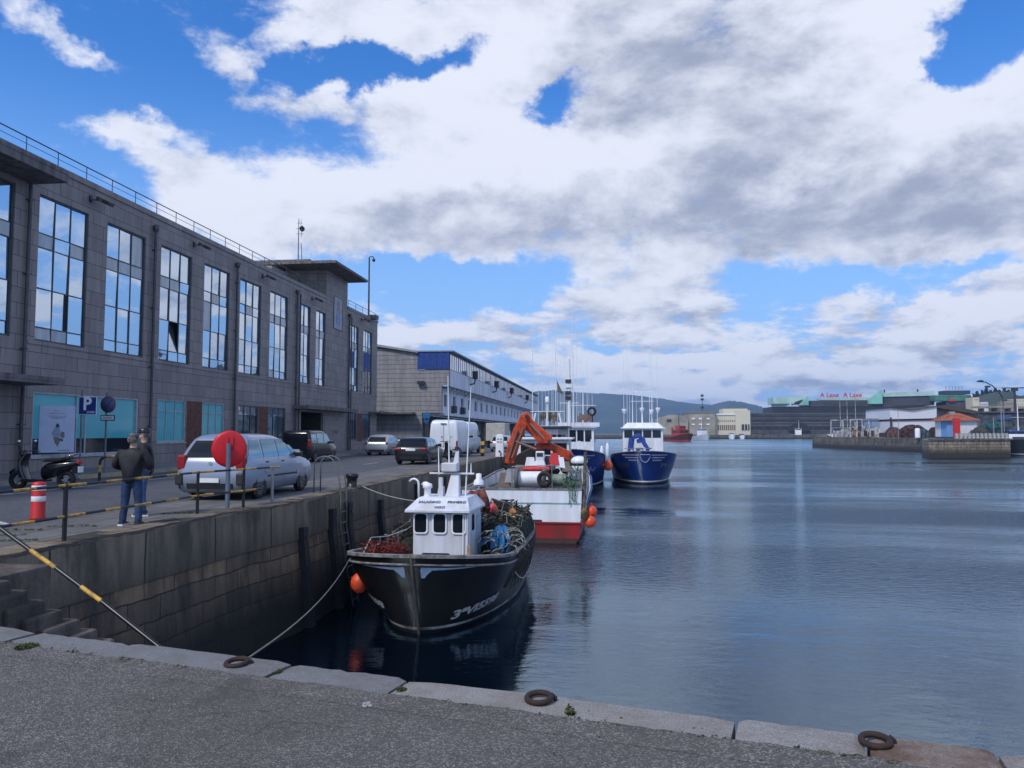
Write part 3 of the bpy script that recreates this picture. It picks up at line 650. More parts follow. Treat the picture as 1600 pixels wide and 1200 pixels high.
# ground floor windows and panels
def low_window(a, b, z0, z1, kd):
    m = MB(); fx = FX-.12; n = 3; fm = WFL if kd == 'c' else WFR
    for q in ((a, a+.08, z0, z1), (b-.08, b, z0, z1), (a+.08, b-.08, z0, z0+.08), (a+.08, b-.08, z1-.08, z1)): m.box(fx-.03, fx+.08, *q)
    ys = [a+.08+(b-a-.16)*i/n for i in range(n+1)]
    for y in ys[1:-1]: m.box(fx-.02, fx+.04, y-.022, y+.022, z0+.08, z1-.08)
    zt = z1-.62; m.box(fx-.025, fx+.035, a+.08, b-.08, zt-.02, zt+.02)
    m.box(fx, FX+.05, a-.05, b+.05, z0-.07, z0-.004)
    w_ = shift(m, BL1).build('window', fm, B1); p = MB(); p.box(fx-.01, fx, a+.08, b-.08, z0+.08, zt-.02); shift(p, BL1).build('panes', CYAN if kd == 'c' else MIRR2, w_)
    p = MB(); p.box(fx-.01, fx, a+.08, b-.08, zt+.02, z1-.08); shift(p, BL1).build('panes', CYAN if kd == 'c' else MIRR, w_)
for g_ in GW: low_window(*g_)
for a, b, z0, z1 in ((39.78, 41.32, .9, 3.45), (48.58, 49.92, .9, 3.45), (68.6, 70.2, .9, 3.5)):
    m = MB(); m.box(FX-.01, FX+.02, a, b, z0, z1); shift(m, BL1).build('brown_panel', BROWN, B1)
m = MB(); a, b, z0, z1 = SHOP; fx = FX-.12
for q in ((a, a+.09, z0, z1), (b-.14, b, z0, z1), (a+.09, b-.14, z0, z0+.08), (a+.09, b-.14, z1-.08, z1)): m.box(fx-.03, fx+.09, *q)
m.box(fx-.02, fx+.05, 31.6, 31.68, z0+.08, z1-.08); m.box(fx-.02, fx+.06, 31.0, 31.05, z0+.08, z1-.08); m.box(fx, FX+.06, a-.05, b+.05, z0-.08, z0-.004)
w_ = shift(m, BL1).build('shop_window', WFL, B1)
p = MB(); p.box(fx-.01, fx, a+.09, b-.14, 1.45, z1-.08); shift(p, BL1).build('panes', CYAN, w_)
p = MB(); p.box(fx-.01, fx, a+.09, b-.14, z0+.08, 1.445); shift(p, BL1).build('panes', mat('dark_shop_glass', (.012, .018, .03), .06), w_)
m = MB(); a, b, z0, z1 = DOOR0; fx = FX-.18
for y in (a, 21.9, 23.2, 24.5, b-.08): m.box(fx-.03, fx+.05, y, y+.07, z0, z1)
m.box(fx-.031, fx+.04, a, b, 2.5, 2.58)
w_ = shift(m, BL1).build('glazed_door', WFR, B1); p = MB(); p.box(fx-.01, fx, a, b, z0, 2.5); shift(p, BL1).build('panes', MIRR2, w_)
p = MB(); p.box(fx-.012, fx+.001, a, b, 2.58, z1); shift(p, BL1).build('panes', mat('frosted_panel', (.36, .40, .42), .4), w_)
# recessed entrance and shutter
m = MB(); m.box(FX-4, FX-3.9, ENT[0], ENT[1], 0, 3.3); m.box(FX-4, FX-.22, ENT[0]-.1, ENT[0], 0, 3.3); m.box(FX-4, FX-.22, ENT[1], ENT[1]+.1, 0, 3.3); m.box(FX-4, FX-.22, ENT[0], ENT[1], 3.3, 3.4)
shift(m, BL1).build('entrance_recess', mat('recess_brown', (.05, .045, .04), .8), B1)
m = MB(); m.box(FX+.002, FX+.02, 60.5, 65.2, .3, 3.1); o = shift(m, BL1).build('shutter_panel', mat('shutter_grey', (.26, .235, .225), .7, var=.1), B1)
text('panel_lettering', 'LONJA', .42, basis((FX+.025-BL1.x, 62.9-BL1.y, 1.75), (0, 1, 0), (0, 0, 1)), BROWN, o)
# drain pipes
for y in (27.62, 36.2, 44.95, 54.3, 65.9):
    m = MB(); m.cyl((FX+.14, y, .1), (FX+.14, y, 12.1), .075, n=10); m.lathe([(.075, 0), (.14, .12), (.15, .35), (.1, .36)], (FX+.15, y, 11.95), 10)
    if y > 50: m.cyl((FX+.14, y+.55, .1), (FX+.14, y+.55, 12.1), .06, n=10)
    for z in (2, 5, 8, 11): m.box(FX, FX+.22, y-.1, y+.1, z, z+.05)
    shift(m, BL1).build('drain_pipe', mat('pipe_grey', (.085, .085, .095), .5, .3), B1)
# floodlights
for px, py in ((155, 314), (313, 384), (418, 433), (494, 468), (570, 500)):
    c = at_x(px, py, FX+.25); m = MB()
    m.box(FX, FX+.07, c.y-.35, c.y-.2, c.z-.12, c.z+.16)
    m.beam((FX+.04, c.y-.3, c.z), (FX+.35, c.y-.1, c.z-.02), .05, .05)
    fl_ = shift(m, BL1).build('floodlight', DARKM, B1)
    for s in (-.20, .24):
        h = MB(); M = Matrix.Translation((FX+.5, c.y+s+.05, c.z-.02)) @ Matrix.Rotation(R(28), 4, 'Y') @ Matrix.Rotation(R(20*(1 if s > 0 else -1)), 4, 'Z')
        h.box(-.22, .22, -.15, .15, -.09, .07, 0, M); h.box(-.19, .19, -.12, .12, -.10, -.091, 1, M)
        shift(h, BL1).build('lamp_head', [DARKM, mat('lamp_glass', (.35, .37, .4), .15)], fl_)
# roof railing
RAIL = mat('railing_blue_grey', (.06, .075, .10), .5, .3)
for a, b in ((6, 60), (66.2, 74.2)):
    for z in (13.62, 13.34): 
        m = MB(); m.cyl((FX-.12, a, z), (FX-.12, b, z), .026 if z > 13.5 else .012, n=6); shift(m, BL1).build('roof_rail', RAIL, B1)
    n = int((b-a)/1.76)
    for i in range(n+1):
        y = a+(b-a)*i/n; m = MB(); m.cyl((FX-.12, y, 12.9), (FX-.12, y, 13.62), .02, n=6); shift(m, BL1).build('railing_post', RAIL, B1)
# emblem panel on the tower
m = MB(); y0, y1, z0, z1 = 62.15, 64.35, 10.5, 13.35
m.box(FX, FX+.05, y0, y1, z0, z0+.07); m.box(FX, FX+.05, y0, y1, z1-.07, z1); m.box(FX, FX+.05, y0, y0+.08, z0+.07, z1-.07); m.box(FX, FX+.05, y1-.08, y1, z0+.07, z1-.07)
o = shift(m, BL1).build('emblem_frame', WFR, B1)
m = MB(); m.box(FX+.001, FX+.025, y0+.08, y1-.08, z0+.07, z1-.07, 0)
cy, cz = 63.25, 11.95
def epoly(pts, mi, h): m.prism([(cy+u, cz+v) for u, v in pts], 'x', FX+.025, FX+.026+h, mi)
epoly([(-.35, -.1), (-.25, .9), (.0, 1.2), (.25, .8), (.35, -.1), (.1, .3), (-.12, .25)], 1, .012); epoly([(-.6, -.35), (-.2, -.12), (.25, -.15), (.65, -.4), (.4, -.95), (-.35, -.98)], 2, .016)
shift(m, BL1).build('emblem', [mat('emblem_ground', (.26, .27, .33), .4), mat('emblem_brown', (.22, .17, .16), .5), mat('emblem_blue', (.12, .20, .42), .4)], o)
# roof mast and pole camera
t = thing('antenna_mast', 'thin lattice antenna mast standing on the stone building roof beside the tower', 'antenna', at_y(466, 399, 64))
p0 = t.location.copy(); t.location.z = 15.75; H = at_y(465, 342, 64).z-15.75
m = MB(); m.cyl((0, 0, 0), (0, 0, H), .05, .03, 8); m.cyl((.35, .2, 0), (.2, .1, H*.55), .03, n=6); m.build('mast', DARKM, t)
for z, l in ((H*.92, .35), (H*.82, .55), (H*.72, .45)):
    m = MB(); m.cyl((-l*.4, 0, z), (l, 0, z), .02, n=5); m.cyl((l*.6, -.0, z-.3), (l*.6, 0, z+.3), .02, n=5); m.build('aerial', DARKM, t)
m = MB(); m.lathe([(.02, 0), (.22, .08), (.25, .14)], (.30, -.1, H*.8), 12, 0, (1, -1, 0)); m.build('dish', DARKM, t)
pb = at_x(576, 492, FX-.3); t = thing('camera_pole', 'tall dark pole with a small curved camera head at the roof end', 'pole', (FX-.3, pb.y, 12.7)); H = at_y(576, 402, pb.y).z-12.7
m = MB(); m.cyl((0, 0, 0), (0, 0, H), .09, .07, 10); m.box(-.3, .3, -.3, .3, 0, .12); m.box(.0, .9, -.4, .4, .12, .5); m.build('pole', DARKM, t)
m = MB(); m.tube([(0, 0, H-.05), (.1, 0, H+.08), (.35, 0, H+.05), (.45, 0, H-.1)], .05, 8); m.ball((.46, 0, H-.3), .17, 12); m.build('camera_head', DARKM, t)
# ================================================================= SECOND BUILDING
GY = 84.0
B2 = thing('long_quay_warehouse', 'long white balconied warehouse with rough stone gable and blue corner sheeting', 'warehouse', (-17.1, GY, 0)); BL2 = B2.location
GST = stone('rough_stone_courses', (.27, .267, .275), (.245, .243, .25), (.15, .149, .153), 60, .52, .03, .85, bump=1.0, dist=.25, stains=.3, spd=.5)
WALLW = mat('white_render', (.66, .68, .74), .7, var=.12, streak=True, vscale=1.2)
L2 = 108.0
XC = at_y(702, 577, GY).x; XW = at_y(690, 620, GY).x; XR = at_y(659, 680, GY).x
zP0, zP1, zT = at_y(702, 603, GY).z, at_y(702, 577, GY).z, at_y(702, 551, GY).z; zS = at_y(692, 645, GY).z
zL = at_y(592, 541, GY).z
m = MB(); m.prism([(-45, 0), (XR, 0), (XR, zS), (XW, zS), (XW, zP0+.1), (XC, zP0+.1), (XC, zP1), (XC-3.6, zP1), (XC-3.6, zT+.0), (-45, zL+2.2)], 'y', GY, GY+.5)
m.box(-45, -44.6, GY+.5, GY+L2, 0, zL); shift(m, BL2).build('gable_wall', GST, B2)
m = MB(); m.prism([(XC-3.55, zT), (-30, zL+.6), (-30, zL+.9), (XC-3.55, zT+.22)], 'y', GY-.35, GY+L2); m.box(XC-3.5, XC+.45, GY-.2, GY+L2, zT+.12, zT+.26)
shift(m, BL2).build('roof', mat('roof_grey', (.28, .29, .31), .6), B2)
m = MB()
for i in range(10):
    x = XC-3.62+i*.362; m.box(x, x+.36, GY-.08-.03*(i % 2), GY+.0, zP1+.02, zT+.11)
shift(m, BL2).build('blue_sheeting', mat('blue_sheet', (.01, .05, .24), .5, var=.15), B2)
m = MB(); m.box(XC-.25, XC, GY+.5, GY+L2, zP0, zP1)      # balcony parapet
shift(m, BL2).build('balcony_parapet', WALLW, B2)
m = MB(); m.box(XW-1, XC-.02, GY+.5, GY+L2, zP0-.18, zP0-.002); shift(m, BL2).build('balcony_slab', mat('soffit', (.14, .14, .15), .8), B2)
wy = [GY+1.3+5.0*i for i in range(21)]
m = MB(); facade(m, (XW, 0, 0), (0, 1, 0), (1, 0, 0), GY+.5, GY+L2, zS, zP0-.18, [(y, y+1.7, zS+.75, zS+2.1) for y in wy], .2); m.box(XW-1.6, XW+.35, GY+.5, GY+L2, zS-.28, zS-.002)
shift(m, BL2).build('upper_wall', WALLW, B2)
for y in wy:
    m = MB(); m.box(XW-.22, XW-.17, y, y+1.7, zS+.75, zS+2.1); m.box(XW-.17, XW-.12, y+.82, y+.88, zS+.75, zS+2.1); m.box(XW-.17, XW-.11, y, y+1.7, zS+.75, zS+.82)
    o = shift(m, BL2).build('window', mat('dull_frame', (.20, .22, .25), .5), B2); p = MB(); p.box(XW-.168, XW-.16, y+.05, y+1.65, zS+.82, zS+2.08); shift(p, BL2).build('panes', mat('dim_glass', (.05, .06, .075), .15), o)
for i in range(42):
    y = GY+1+2.5*i; m = MB(); m.prism([(XW, zP0-.18), (XC-.05, zP0-.18), (XC-.05, zP0-.30), (XW, zP0-.62)], 'y', y, y+.3); shift(m, BL2).build('bracket', WALLW, B2)
for i in range(21):
    y = GY+.5+5.0*i; m = MB()
    m.box(XC-.1, XC-.02, y, y+.14, zP1, zT+.11)
    for k in (1, 2, 3): m.box(XC-.08, XC-.03, y+1.25*k, y+1.25*k+.07, zP1+.06, zT+.06)
    m.box(XC-.1, XC-.02, y+.14, y+5, zP1, zP1+.08); m.box(XC-.1, XC-.02, y+.14, y+5, zT+.03, zT+.11)
    o = shift(m, BL2).build('gallery_window', mat('gallery_frame', (.07, .09, .13), .5), B2); p = MB(); p.box(XC-.07, XC-.06, y+.1, y+5, zP1+.05, zT+.05); shift(p, BL2).build('panes', glass('gallery_glass', (.60, .62, .66), .12, .7), o)
m = MB(); m.box(XR-.35, XR-.25, GY+.5, GY+L2, 0, zS-.28); shift(m, BL2).build('ground_wall', mat('dark_ground_wall', (.085, .075, .07), .8, var=.35, vscale=.5), B2)
for i in range(21):
    y = GY+2.5+5.0*i; m = MB(); m.box(XR-.25, XR+.05, y, y+.5, 0, zS-.28); shift(m, BL2).build('pier', mat('pier_concrete', (.24, .22, .21), .8), B2)
    m = MB(); m.box(XR-.25, XR-.2, y+.9, y+4.1, 0, zS-.75); shift(m, BL2).build('loading_door', mat('door_brown', (.13, .11, .10), .7, var=.3) if i % 3 else mat('door_dark', (.03, .03, .035), .7), B2)
ACM = mat('air_conditioner_grey', (.05, .055, .06), .6)
for y in (89.3, 94.8):
    m = MB(); m.box(XW+.02, XW+.5, y, y+1.2, zS+.1, zS+.95); m.cyl((XW+.5, y+.6, zS+.52), (XW+.54, y+.6, zS+.52), .32, n=14); shift(m, BL2).build('air_conditioner', ACM, B2)
for y in (97, 116, 134, 160):
    m = MB(); m.tube([(XC+.0, y, zP1-.9), (XC+.55, y, zP1-.8), (XC+.7, y, zP1-.1)], .1, 6); m.box(XC+.35, XC+1.0, y-.4, y+.4, zP1-.2, zP1+.8); shift(m, BL2).build('balcony_floodlight', DARKM, B2)
m = MB(); c = at_y(660, 597, GY); m.box(c.x-.5, c.x+.3, GY-.5, GY-.1, c.z-.25, c.z+.1); m.beam((c.x-.1, GY, c.z), (c.x-.1, GY-.3, c.z), .08, .08); shift(m, BL2).build('wall_lamp', DARKM, B2)
m = MB(); m.box(-30, -21.5, GY-1.6, GY, at_y(600, 646, GY).z-.1, at_y(600, 646, GY).z+.1); shift(m, BL2).build('gable_canopy', SLAB, B2)
# ================================================================= THINGS ON THE QUAY
def P0(px, py): return at_z(px, py, 0)
YB = [YELLOW, BLACK]
def banded(mb, a, b, r, step=.42, ph=0.0, first=0):
    a = Vector(a); b = Vector(b); L = (b-a).length; d = (b-a)/L; t = 0.0; k = first; nx = step-ph if ph else step
    while t < L-1e-4:
        e = min(L, nx); mb.cyl(a+d*t, a+d*e, r, n=10, mi=k % 2); t = e; nx = t+step*random.Random(int(t*100)).uniform(.85, 1.15); k += 1
gr = thing('guard_rail', 'yellow and black banded pipe railing with black posts along the quay edge', 'railing', P0(100, 848))
posts = [P0(100, 848), P0(308, 805), P0(380, 795), P0(425, 788)]; first = posts[0]+(posts[0]-posts[1]).normalized()*3.9
allp = [first]+posts
for i, p in enumerate(allp):
    q = p-gr.location; m = MB(); m.cyl(q, q+Vector((0, 0, .90)), .032 if i > 1 else .036, n=10); m.cyl(q, q+Vector((0, 0, .02)), .07, n=10)
    m.build('post', STEEL if i == 4 else BLACK, gr)
end = allp[-1]+(allp[-1]-allp[-2])*.25
for z in (.88, .40):
    m = MB(); pts = allp+[end] if z > .5 else allp[:-1]+[allp[-1].lerp(allp[-2], .35)]
    for a, b in zip(pts[:-1], pts[1:]): banded(m, a-gr.location+Vector((0, 0, z)), b-gr.location+Vector((0, 0, z)), .023, .46, 0, 0)
    m.build('rail', YB, gr)
# handrail over the steps
a = Vector((-7.3, 9.1, 1.17)); a = at_y(-60, 778, 8.75); b = at_y(0, 825, 8.7); c = at_y(245, 1008, 8.2); e = c+(c-b)*.35
hr = thing('step_handrail', 'sloping yellow and black handrail pipe running down beside the stone steps', 'handrail', (a.x, a.y, 0))
m = MB(); banded(m, a-hr.location, b-hr.location, .026, 3, 0, 1); banded(m, b-hr.location, at_y(48, 860, 8.6)-hr.location, .026, 3, 0, 1)
ks = [(48, 860), (87, 887), (127, 917), (158, 939), (245, 1008)]; Ys = [8.6, 8.5, 8.42, 8.36, 8.2]
for k in range(4): banded(m, at_y(*ks[k], Ys[k])-hr.location, at_y(*ks[k+1], Ys[k+1])-hr.location, .026, 9, 0, k % 2 if k < 3 else 1)
banded(m, c-hr.location, e-hr.location, .026, 9, 0, 1); m.build('pipe', YB, hr)
for p in (a, e):
    m = MB(); m.cyl(p-hr.location, p-hr.location-Vector((0, 0, 1.2 if p is a else .9)), .026, n=8); m.build('post', BLACK, hr)
# life ring housing on its pole
lp = P0(355, 795); H = 1.46
t = thing('life_ring_housing', 'round red life ring housing on a blue grey pole at the quay edge', 'life ring box', lp)
m = MB(); m.cyl((0, 0, 0), (0, 0, H), .05, n=12); m.box(-.11, .11, -.11, .11, 0, .015); m.build('pole', mat('pole_blue_grey', (.15, .20, .27), .5, .3), t)
c = Vector((-.07, .17, 1.33)); ax = Vector((-.50, .85, 0)).normalized(); m = MB(); mx, my = frame_of(ax)
prof = [(.0, -.10), (.30, -.10), (.385, -.085), (.405, -.05), (.405, .09), (.39, .13), (.34, .15), (.0, .15)]
pts = []
for r_, h in prof:
    row = []
    for k in range(32):
        a_ = 2*math.pi*k/32; sq = 1+.012*math.cos(8*a_); row.append(c+ax*h+mx*math.cos(a_)*r_*sq*.95+my*math.sin(a_)*r_*sq*(1.04))
    pts.append(row)
m.grid(pts, 0, True, True); m.build('housing', mat('red_plastic', (.62, .010, .018), .38, var=.08, vscale=2), t, sub=1)
m = MB(); sl = c-ax*.103
for s in (-1, 1): m.beam(sl+mx*s*.055+my*(-.02)-ax*.008, sl+mx*s*.055+my*.27-ax*.008, .02, .03)
m.build('back_ribs', REDP, t)
m = MB(); m.box(.14, .20, .28, .50, 1.12, 1.42); m.build('label_plate', mat('pink_plate', (.55, .12, .16), .5), t)
# red and white flexible post
t = thing('traffic_bollard', 'red plastic bollard with two white reflective bands beside the road', 'bollard', P0(59, 812))
m = MB(); m.lathe([(0, 0), (.145, 0), (.14, .05), (.125, .08), (.122, .68), (.11, .73), (.0, .745)], n=20); m.build('post', REDP, t)
for z in (.36, .57):
    m = MB(); m.lathe([(.1245, z), (.127, z+.005), (.127, z+.095), (.1245, z+.10)], n=20); m.build('reflective_band', WHITE, t)
# street signs
GPOLE = mat('sign_pole', (.16, .19, .22), .5, .5)
SBLUE = mat('sign_blue', (.012, .035, .20), .4, var=.1)
def sign_frame(t, h, r=.038):
    m = MB(); m.cyl((0, 0, 0), (0, 0, h), r, n=10); m.cyl((0, 0, 0), (0, 0, .06), .07, n=10); m.build('pole', GPOLE, t)
p = P0(124, 748); t = thing('parking_sign', 'blue parking sign with a white P on a grey pole before the cyan shop window', 'road sign', p)
sign_frame(t, 3.3); zt = at_y(128, 620, p.y).z; zb = at_y(128, 648, p.y).z; W2 = .36
m = MB(); m.box(-.08, -.08+2*W2, -.075, -.055, zb, zt); o = m.build('sign_plate', WHITE, t, bevel=.01); m = MB(); m.box(-.06, -.10+2*W2, -.079, -.0755, zb+.02, zt-.02); m.build('blue_face', SBLUE, o)
text('letter_p', 'P', .66, basis((.27, -.083, (zt+zb)/2+.05), (1, 0, 0), (0, 0, 1)), WHITE, o, bold=.018)
text('small_lettering', 'ZONA', .11, basis((.42, -.083, zb+.09), (1, 0, 0), (0, 0, 1)), WHITE, o)
m = MB(); m.box(-.02, .55, .055, .07, zb+.02, zt-.06); m.build('rear_plate', GPOLE, t)
p = P0(163, 745); t = thing('no_stopping_sign', 'round blue no stopping sign with a small white plate below on a grey pole', 'road sign', p)
sign_frame(t, 3.25); c = at_y(169, 632, p.y-.06); cx = c.x-p.x
m = MB(); m.lathe([(0, 0), (.32, 0), (.32, .02), (0, .02)], (cx, -.05, c.z), 28, 0, (0, -1, 0)); o = m.build('sign_disc', mat('faded_sign_red', (.20, .05, .07), .5), t)
m = MB(); m.lathe([(0, 0), (.255, 0), (.255, .005), (0, .005)], (cx, -.0705, c.z), 28, 0, (0, -1, 0)); m.build('blue_face', mat('faded_sign_blue', (.06, .12, .24), .5), o)
m = MB()
for s in (-1, 1): m.beam((cx-.18*s, -.078-.002*s, c.z-.18), (cx+.18*s, -.078-.002*s, c.z+.18), .045, .003)
m.build('red_cross', mat('faded_cross', (.20, .07, .12), .5), o)
z = at_y(169, 653, p.y).z; m = MB(); m.box(cx-.30, cx+.30, -.07, -.05, z-.11, z+.11); o = m.build('small_plate', DARKM, t, bevel=.03)
m = MB(); m.box(cx-.26, cx+.26, -.074, -.0705, z-.075, z+.075); m.build('plate_face', WHITE, o, bevel=.02)
m = MB()
for k in range(2): m.box(cx-.2, cx+.2, -.077, -.0745, z-.035+.05*k, z-.02+.05*k)
m.build('plate_lines', DARKM, o)
# poster panel
pc = at_x(89, 670, -22.75); t = thing('poster_panel', 'white poster panel with a small grey figure in front of the shop window', 'poster', (pc.x, pc.y, 0), R(43))
zt = at_x(89, 634, -22.75).z; zb = at_x(89, 707, -22.75).z
m = MB(); m.box(-.64, .64, -.02, .02, zb, zt); o = m.build('board', mat('poster_white', (.50, .58, .76), .55, var=.03), t)
for s in (-.5, .5):
    m = MB(); m.cyl((s, .03, 0), (s, .03, zb+.3), .02, n=8); m.build('leg', DARKM, t)
m = MB(); y = -.024
for k, (wd, zz) in enumerate(((.14, .21), (.30, .31), (.32, .42), (.28, .47), (.2, .52))): m.box(-wd, wd, y, -.0205, zt-zz-.02, zt-zz)
m.box(.05, .5, y, -.0205, zb+.07, zb+.10); m.build('text_lines', mat('poster_ink', (.24, .27, .38), .6), o)
fz = zb+.25; m = MB()
for poly, mi in (([(-.03, 1.0), (.05, 1.0), (.09, .86), (.02, .74), (-.06, .84)], 0), ([(-.07, .82), (.09, .84), (.13, .5), (.05, .36), (-.1, .42), (-.2, .58)], 1), ([(-.13, .40), (.12, .38), (.10, .12), (.0, .10), (-.05, .12)], 2), ([(.15, .66), (.27, .62), (.29, .4), (.19, .34), (.13, .46)], 2), ([(.0, .11), (.06, .11), (.05, .0), (.01, .0)], 0), ([(.1, .36), (.24, .3), (.22, .22), (.08, .25)], 0)):
    m.prism([(a_, fz+b_*.95) for a_, b_ in poly], 'y', -.0205-.001*mi, -.025-.001*mi, mi)
m.build('printed_figure', [mat('ink_dark', (.06, .06, .09), .6), mat('ink_pale', (.28, .38, .52), .6), mat('ink_brown', (.22, .19, .17), .6)], o)
# hoop barrier
p = P0(155, 757); t = thing('hoop_barrier', 'yellow and black bent pipe hoop barrier by the sidewalk', 'hoop barrier', p)
d = Vector((.95, .32, 0)); pts = [Vector((0, 0, 0)), Vector((0, 0, .72))]+[d*(.2*(1-math.cos(a_)))+Vector((0, 0, .72+.2*math.sin(a_))) for a_ in (.5, 1.05, 1.57)]+[d*.95+Vector((0, 0, .92))]+[d*(.95+.2*math.sin(a_))+Vector((0, 0, .72+.2*math.cos(a_))) for a_ in (.5, 1.05, 1.57)]+[d*1.15]
dense = []
for a_, b_ in zip(pts[:-1], pts[1:]):
    n = max(1, int((b_-a_).length/.08)); dense += [a_.lerp(b_, i/n) for i in range(n)]
dense.append(pts[-1]); m = MB(); acc = 0
for a_, b_ in zip(dense[:-1], dense[1:]):
    m.cyl(a_, b_, .045, n=10, mi=int(acc/.3+.9) % 2); acc += (b_-a_).length
m.build('hoop', [YELLOW, BLACK], t)
# mooring bollard
def bollard(p, label):
    t = thing('mooring_bollard', label, 'bollard', p); m = MB()
    m.lathe([(0, 0), (.26, 0), (.26, .03), (.165, .06), (.15, .28), (.19, .33), (.20, .42), (.17, .45), (0, .455)], n=18); m.build('bollard_post', BLACK, t)
bollard(P0(550, 763), 'black iron mooring bollard on the quay edge right of the ladder hoops')
# service pedestals farther along
p = P0(781, 714); t = thing('service_pedestal', 'white quay service pedestal with black sockets at the far edge of the road', 'pedestal', p)
m = MB(); m.prism([(-.28, 0), (.28, 0), (.26, 1.45), (.16, 1.58), (-.16, 1.58), (-.26, 1.45)], 'y', -.2, .2); o = m.build('cabinet', WHITE, t, bevel=.03)
for x, z, r_ in ((-.1, 1.25, .05), (.1, 1.25, .05), (-.1, 1.05, .05), (.1, 1.05, .05), (.0, .4, .07)):
    m = MB(); m.cyl((x, -.2, z), (x, -.23, z), r_, n=10); m.build('socket', BLACK, o)
m = MB(); m.tube([(.02, -.24, .42), (.12, -.26, .3), (.08, -.25, .12), (.15, -.2, .0)], .03, 6); m.build('hose', BLACK, o)
p = P0(754, 713); t = thing('striped_post', 'short yellow and black post left of the white service pedestal', 'post', p)
m = MB()
for k in range(5): m.box(-.13, .13, -.08, .08, .27*k, .27*(k+1), k % 2)
m.build('post', [BLACK, YELLOW], t)
p = at_y(665, 700, 82); t = thing('direction_sign', 'blue direction signs on a pole at the warehouse gable corner', 'road sign', (p.x, 82, 0))
m = MB(); m.cyl((0, 0, 0), (0, 0, at_y(665, 644, 82).z), .06, n=8); m.build('pole', GPOLE, t)
for k in range(2):
    z = at_y(665, 650+8*k, 82).z; m = MB(); m.cyl((.1, -.08, z), (.1, -.13, z), .42 if k == 0 else .3, n=20); m.build('sign_disc', mat('pale_sign_blue', (.05, .19, .42), .5), t)
# ropes
def catenary(a, b, sag, n=18): return [a.lerp(b, i/n)-Vector((0, 0, sag*4*(i/n)*(1-i/n))) for i in range(n+1)]
def rope(name, label, a, b, sag, r, m_=ROPE):
    m = MB(); m.tube(catenary(Vector(a), Vector(b), sag), r, 6); o = m.build(name, m_); return tag(o, label, 'rope')
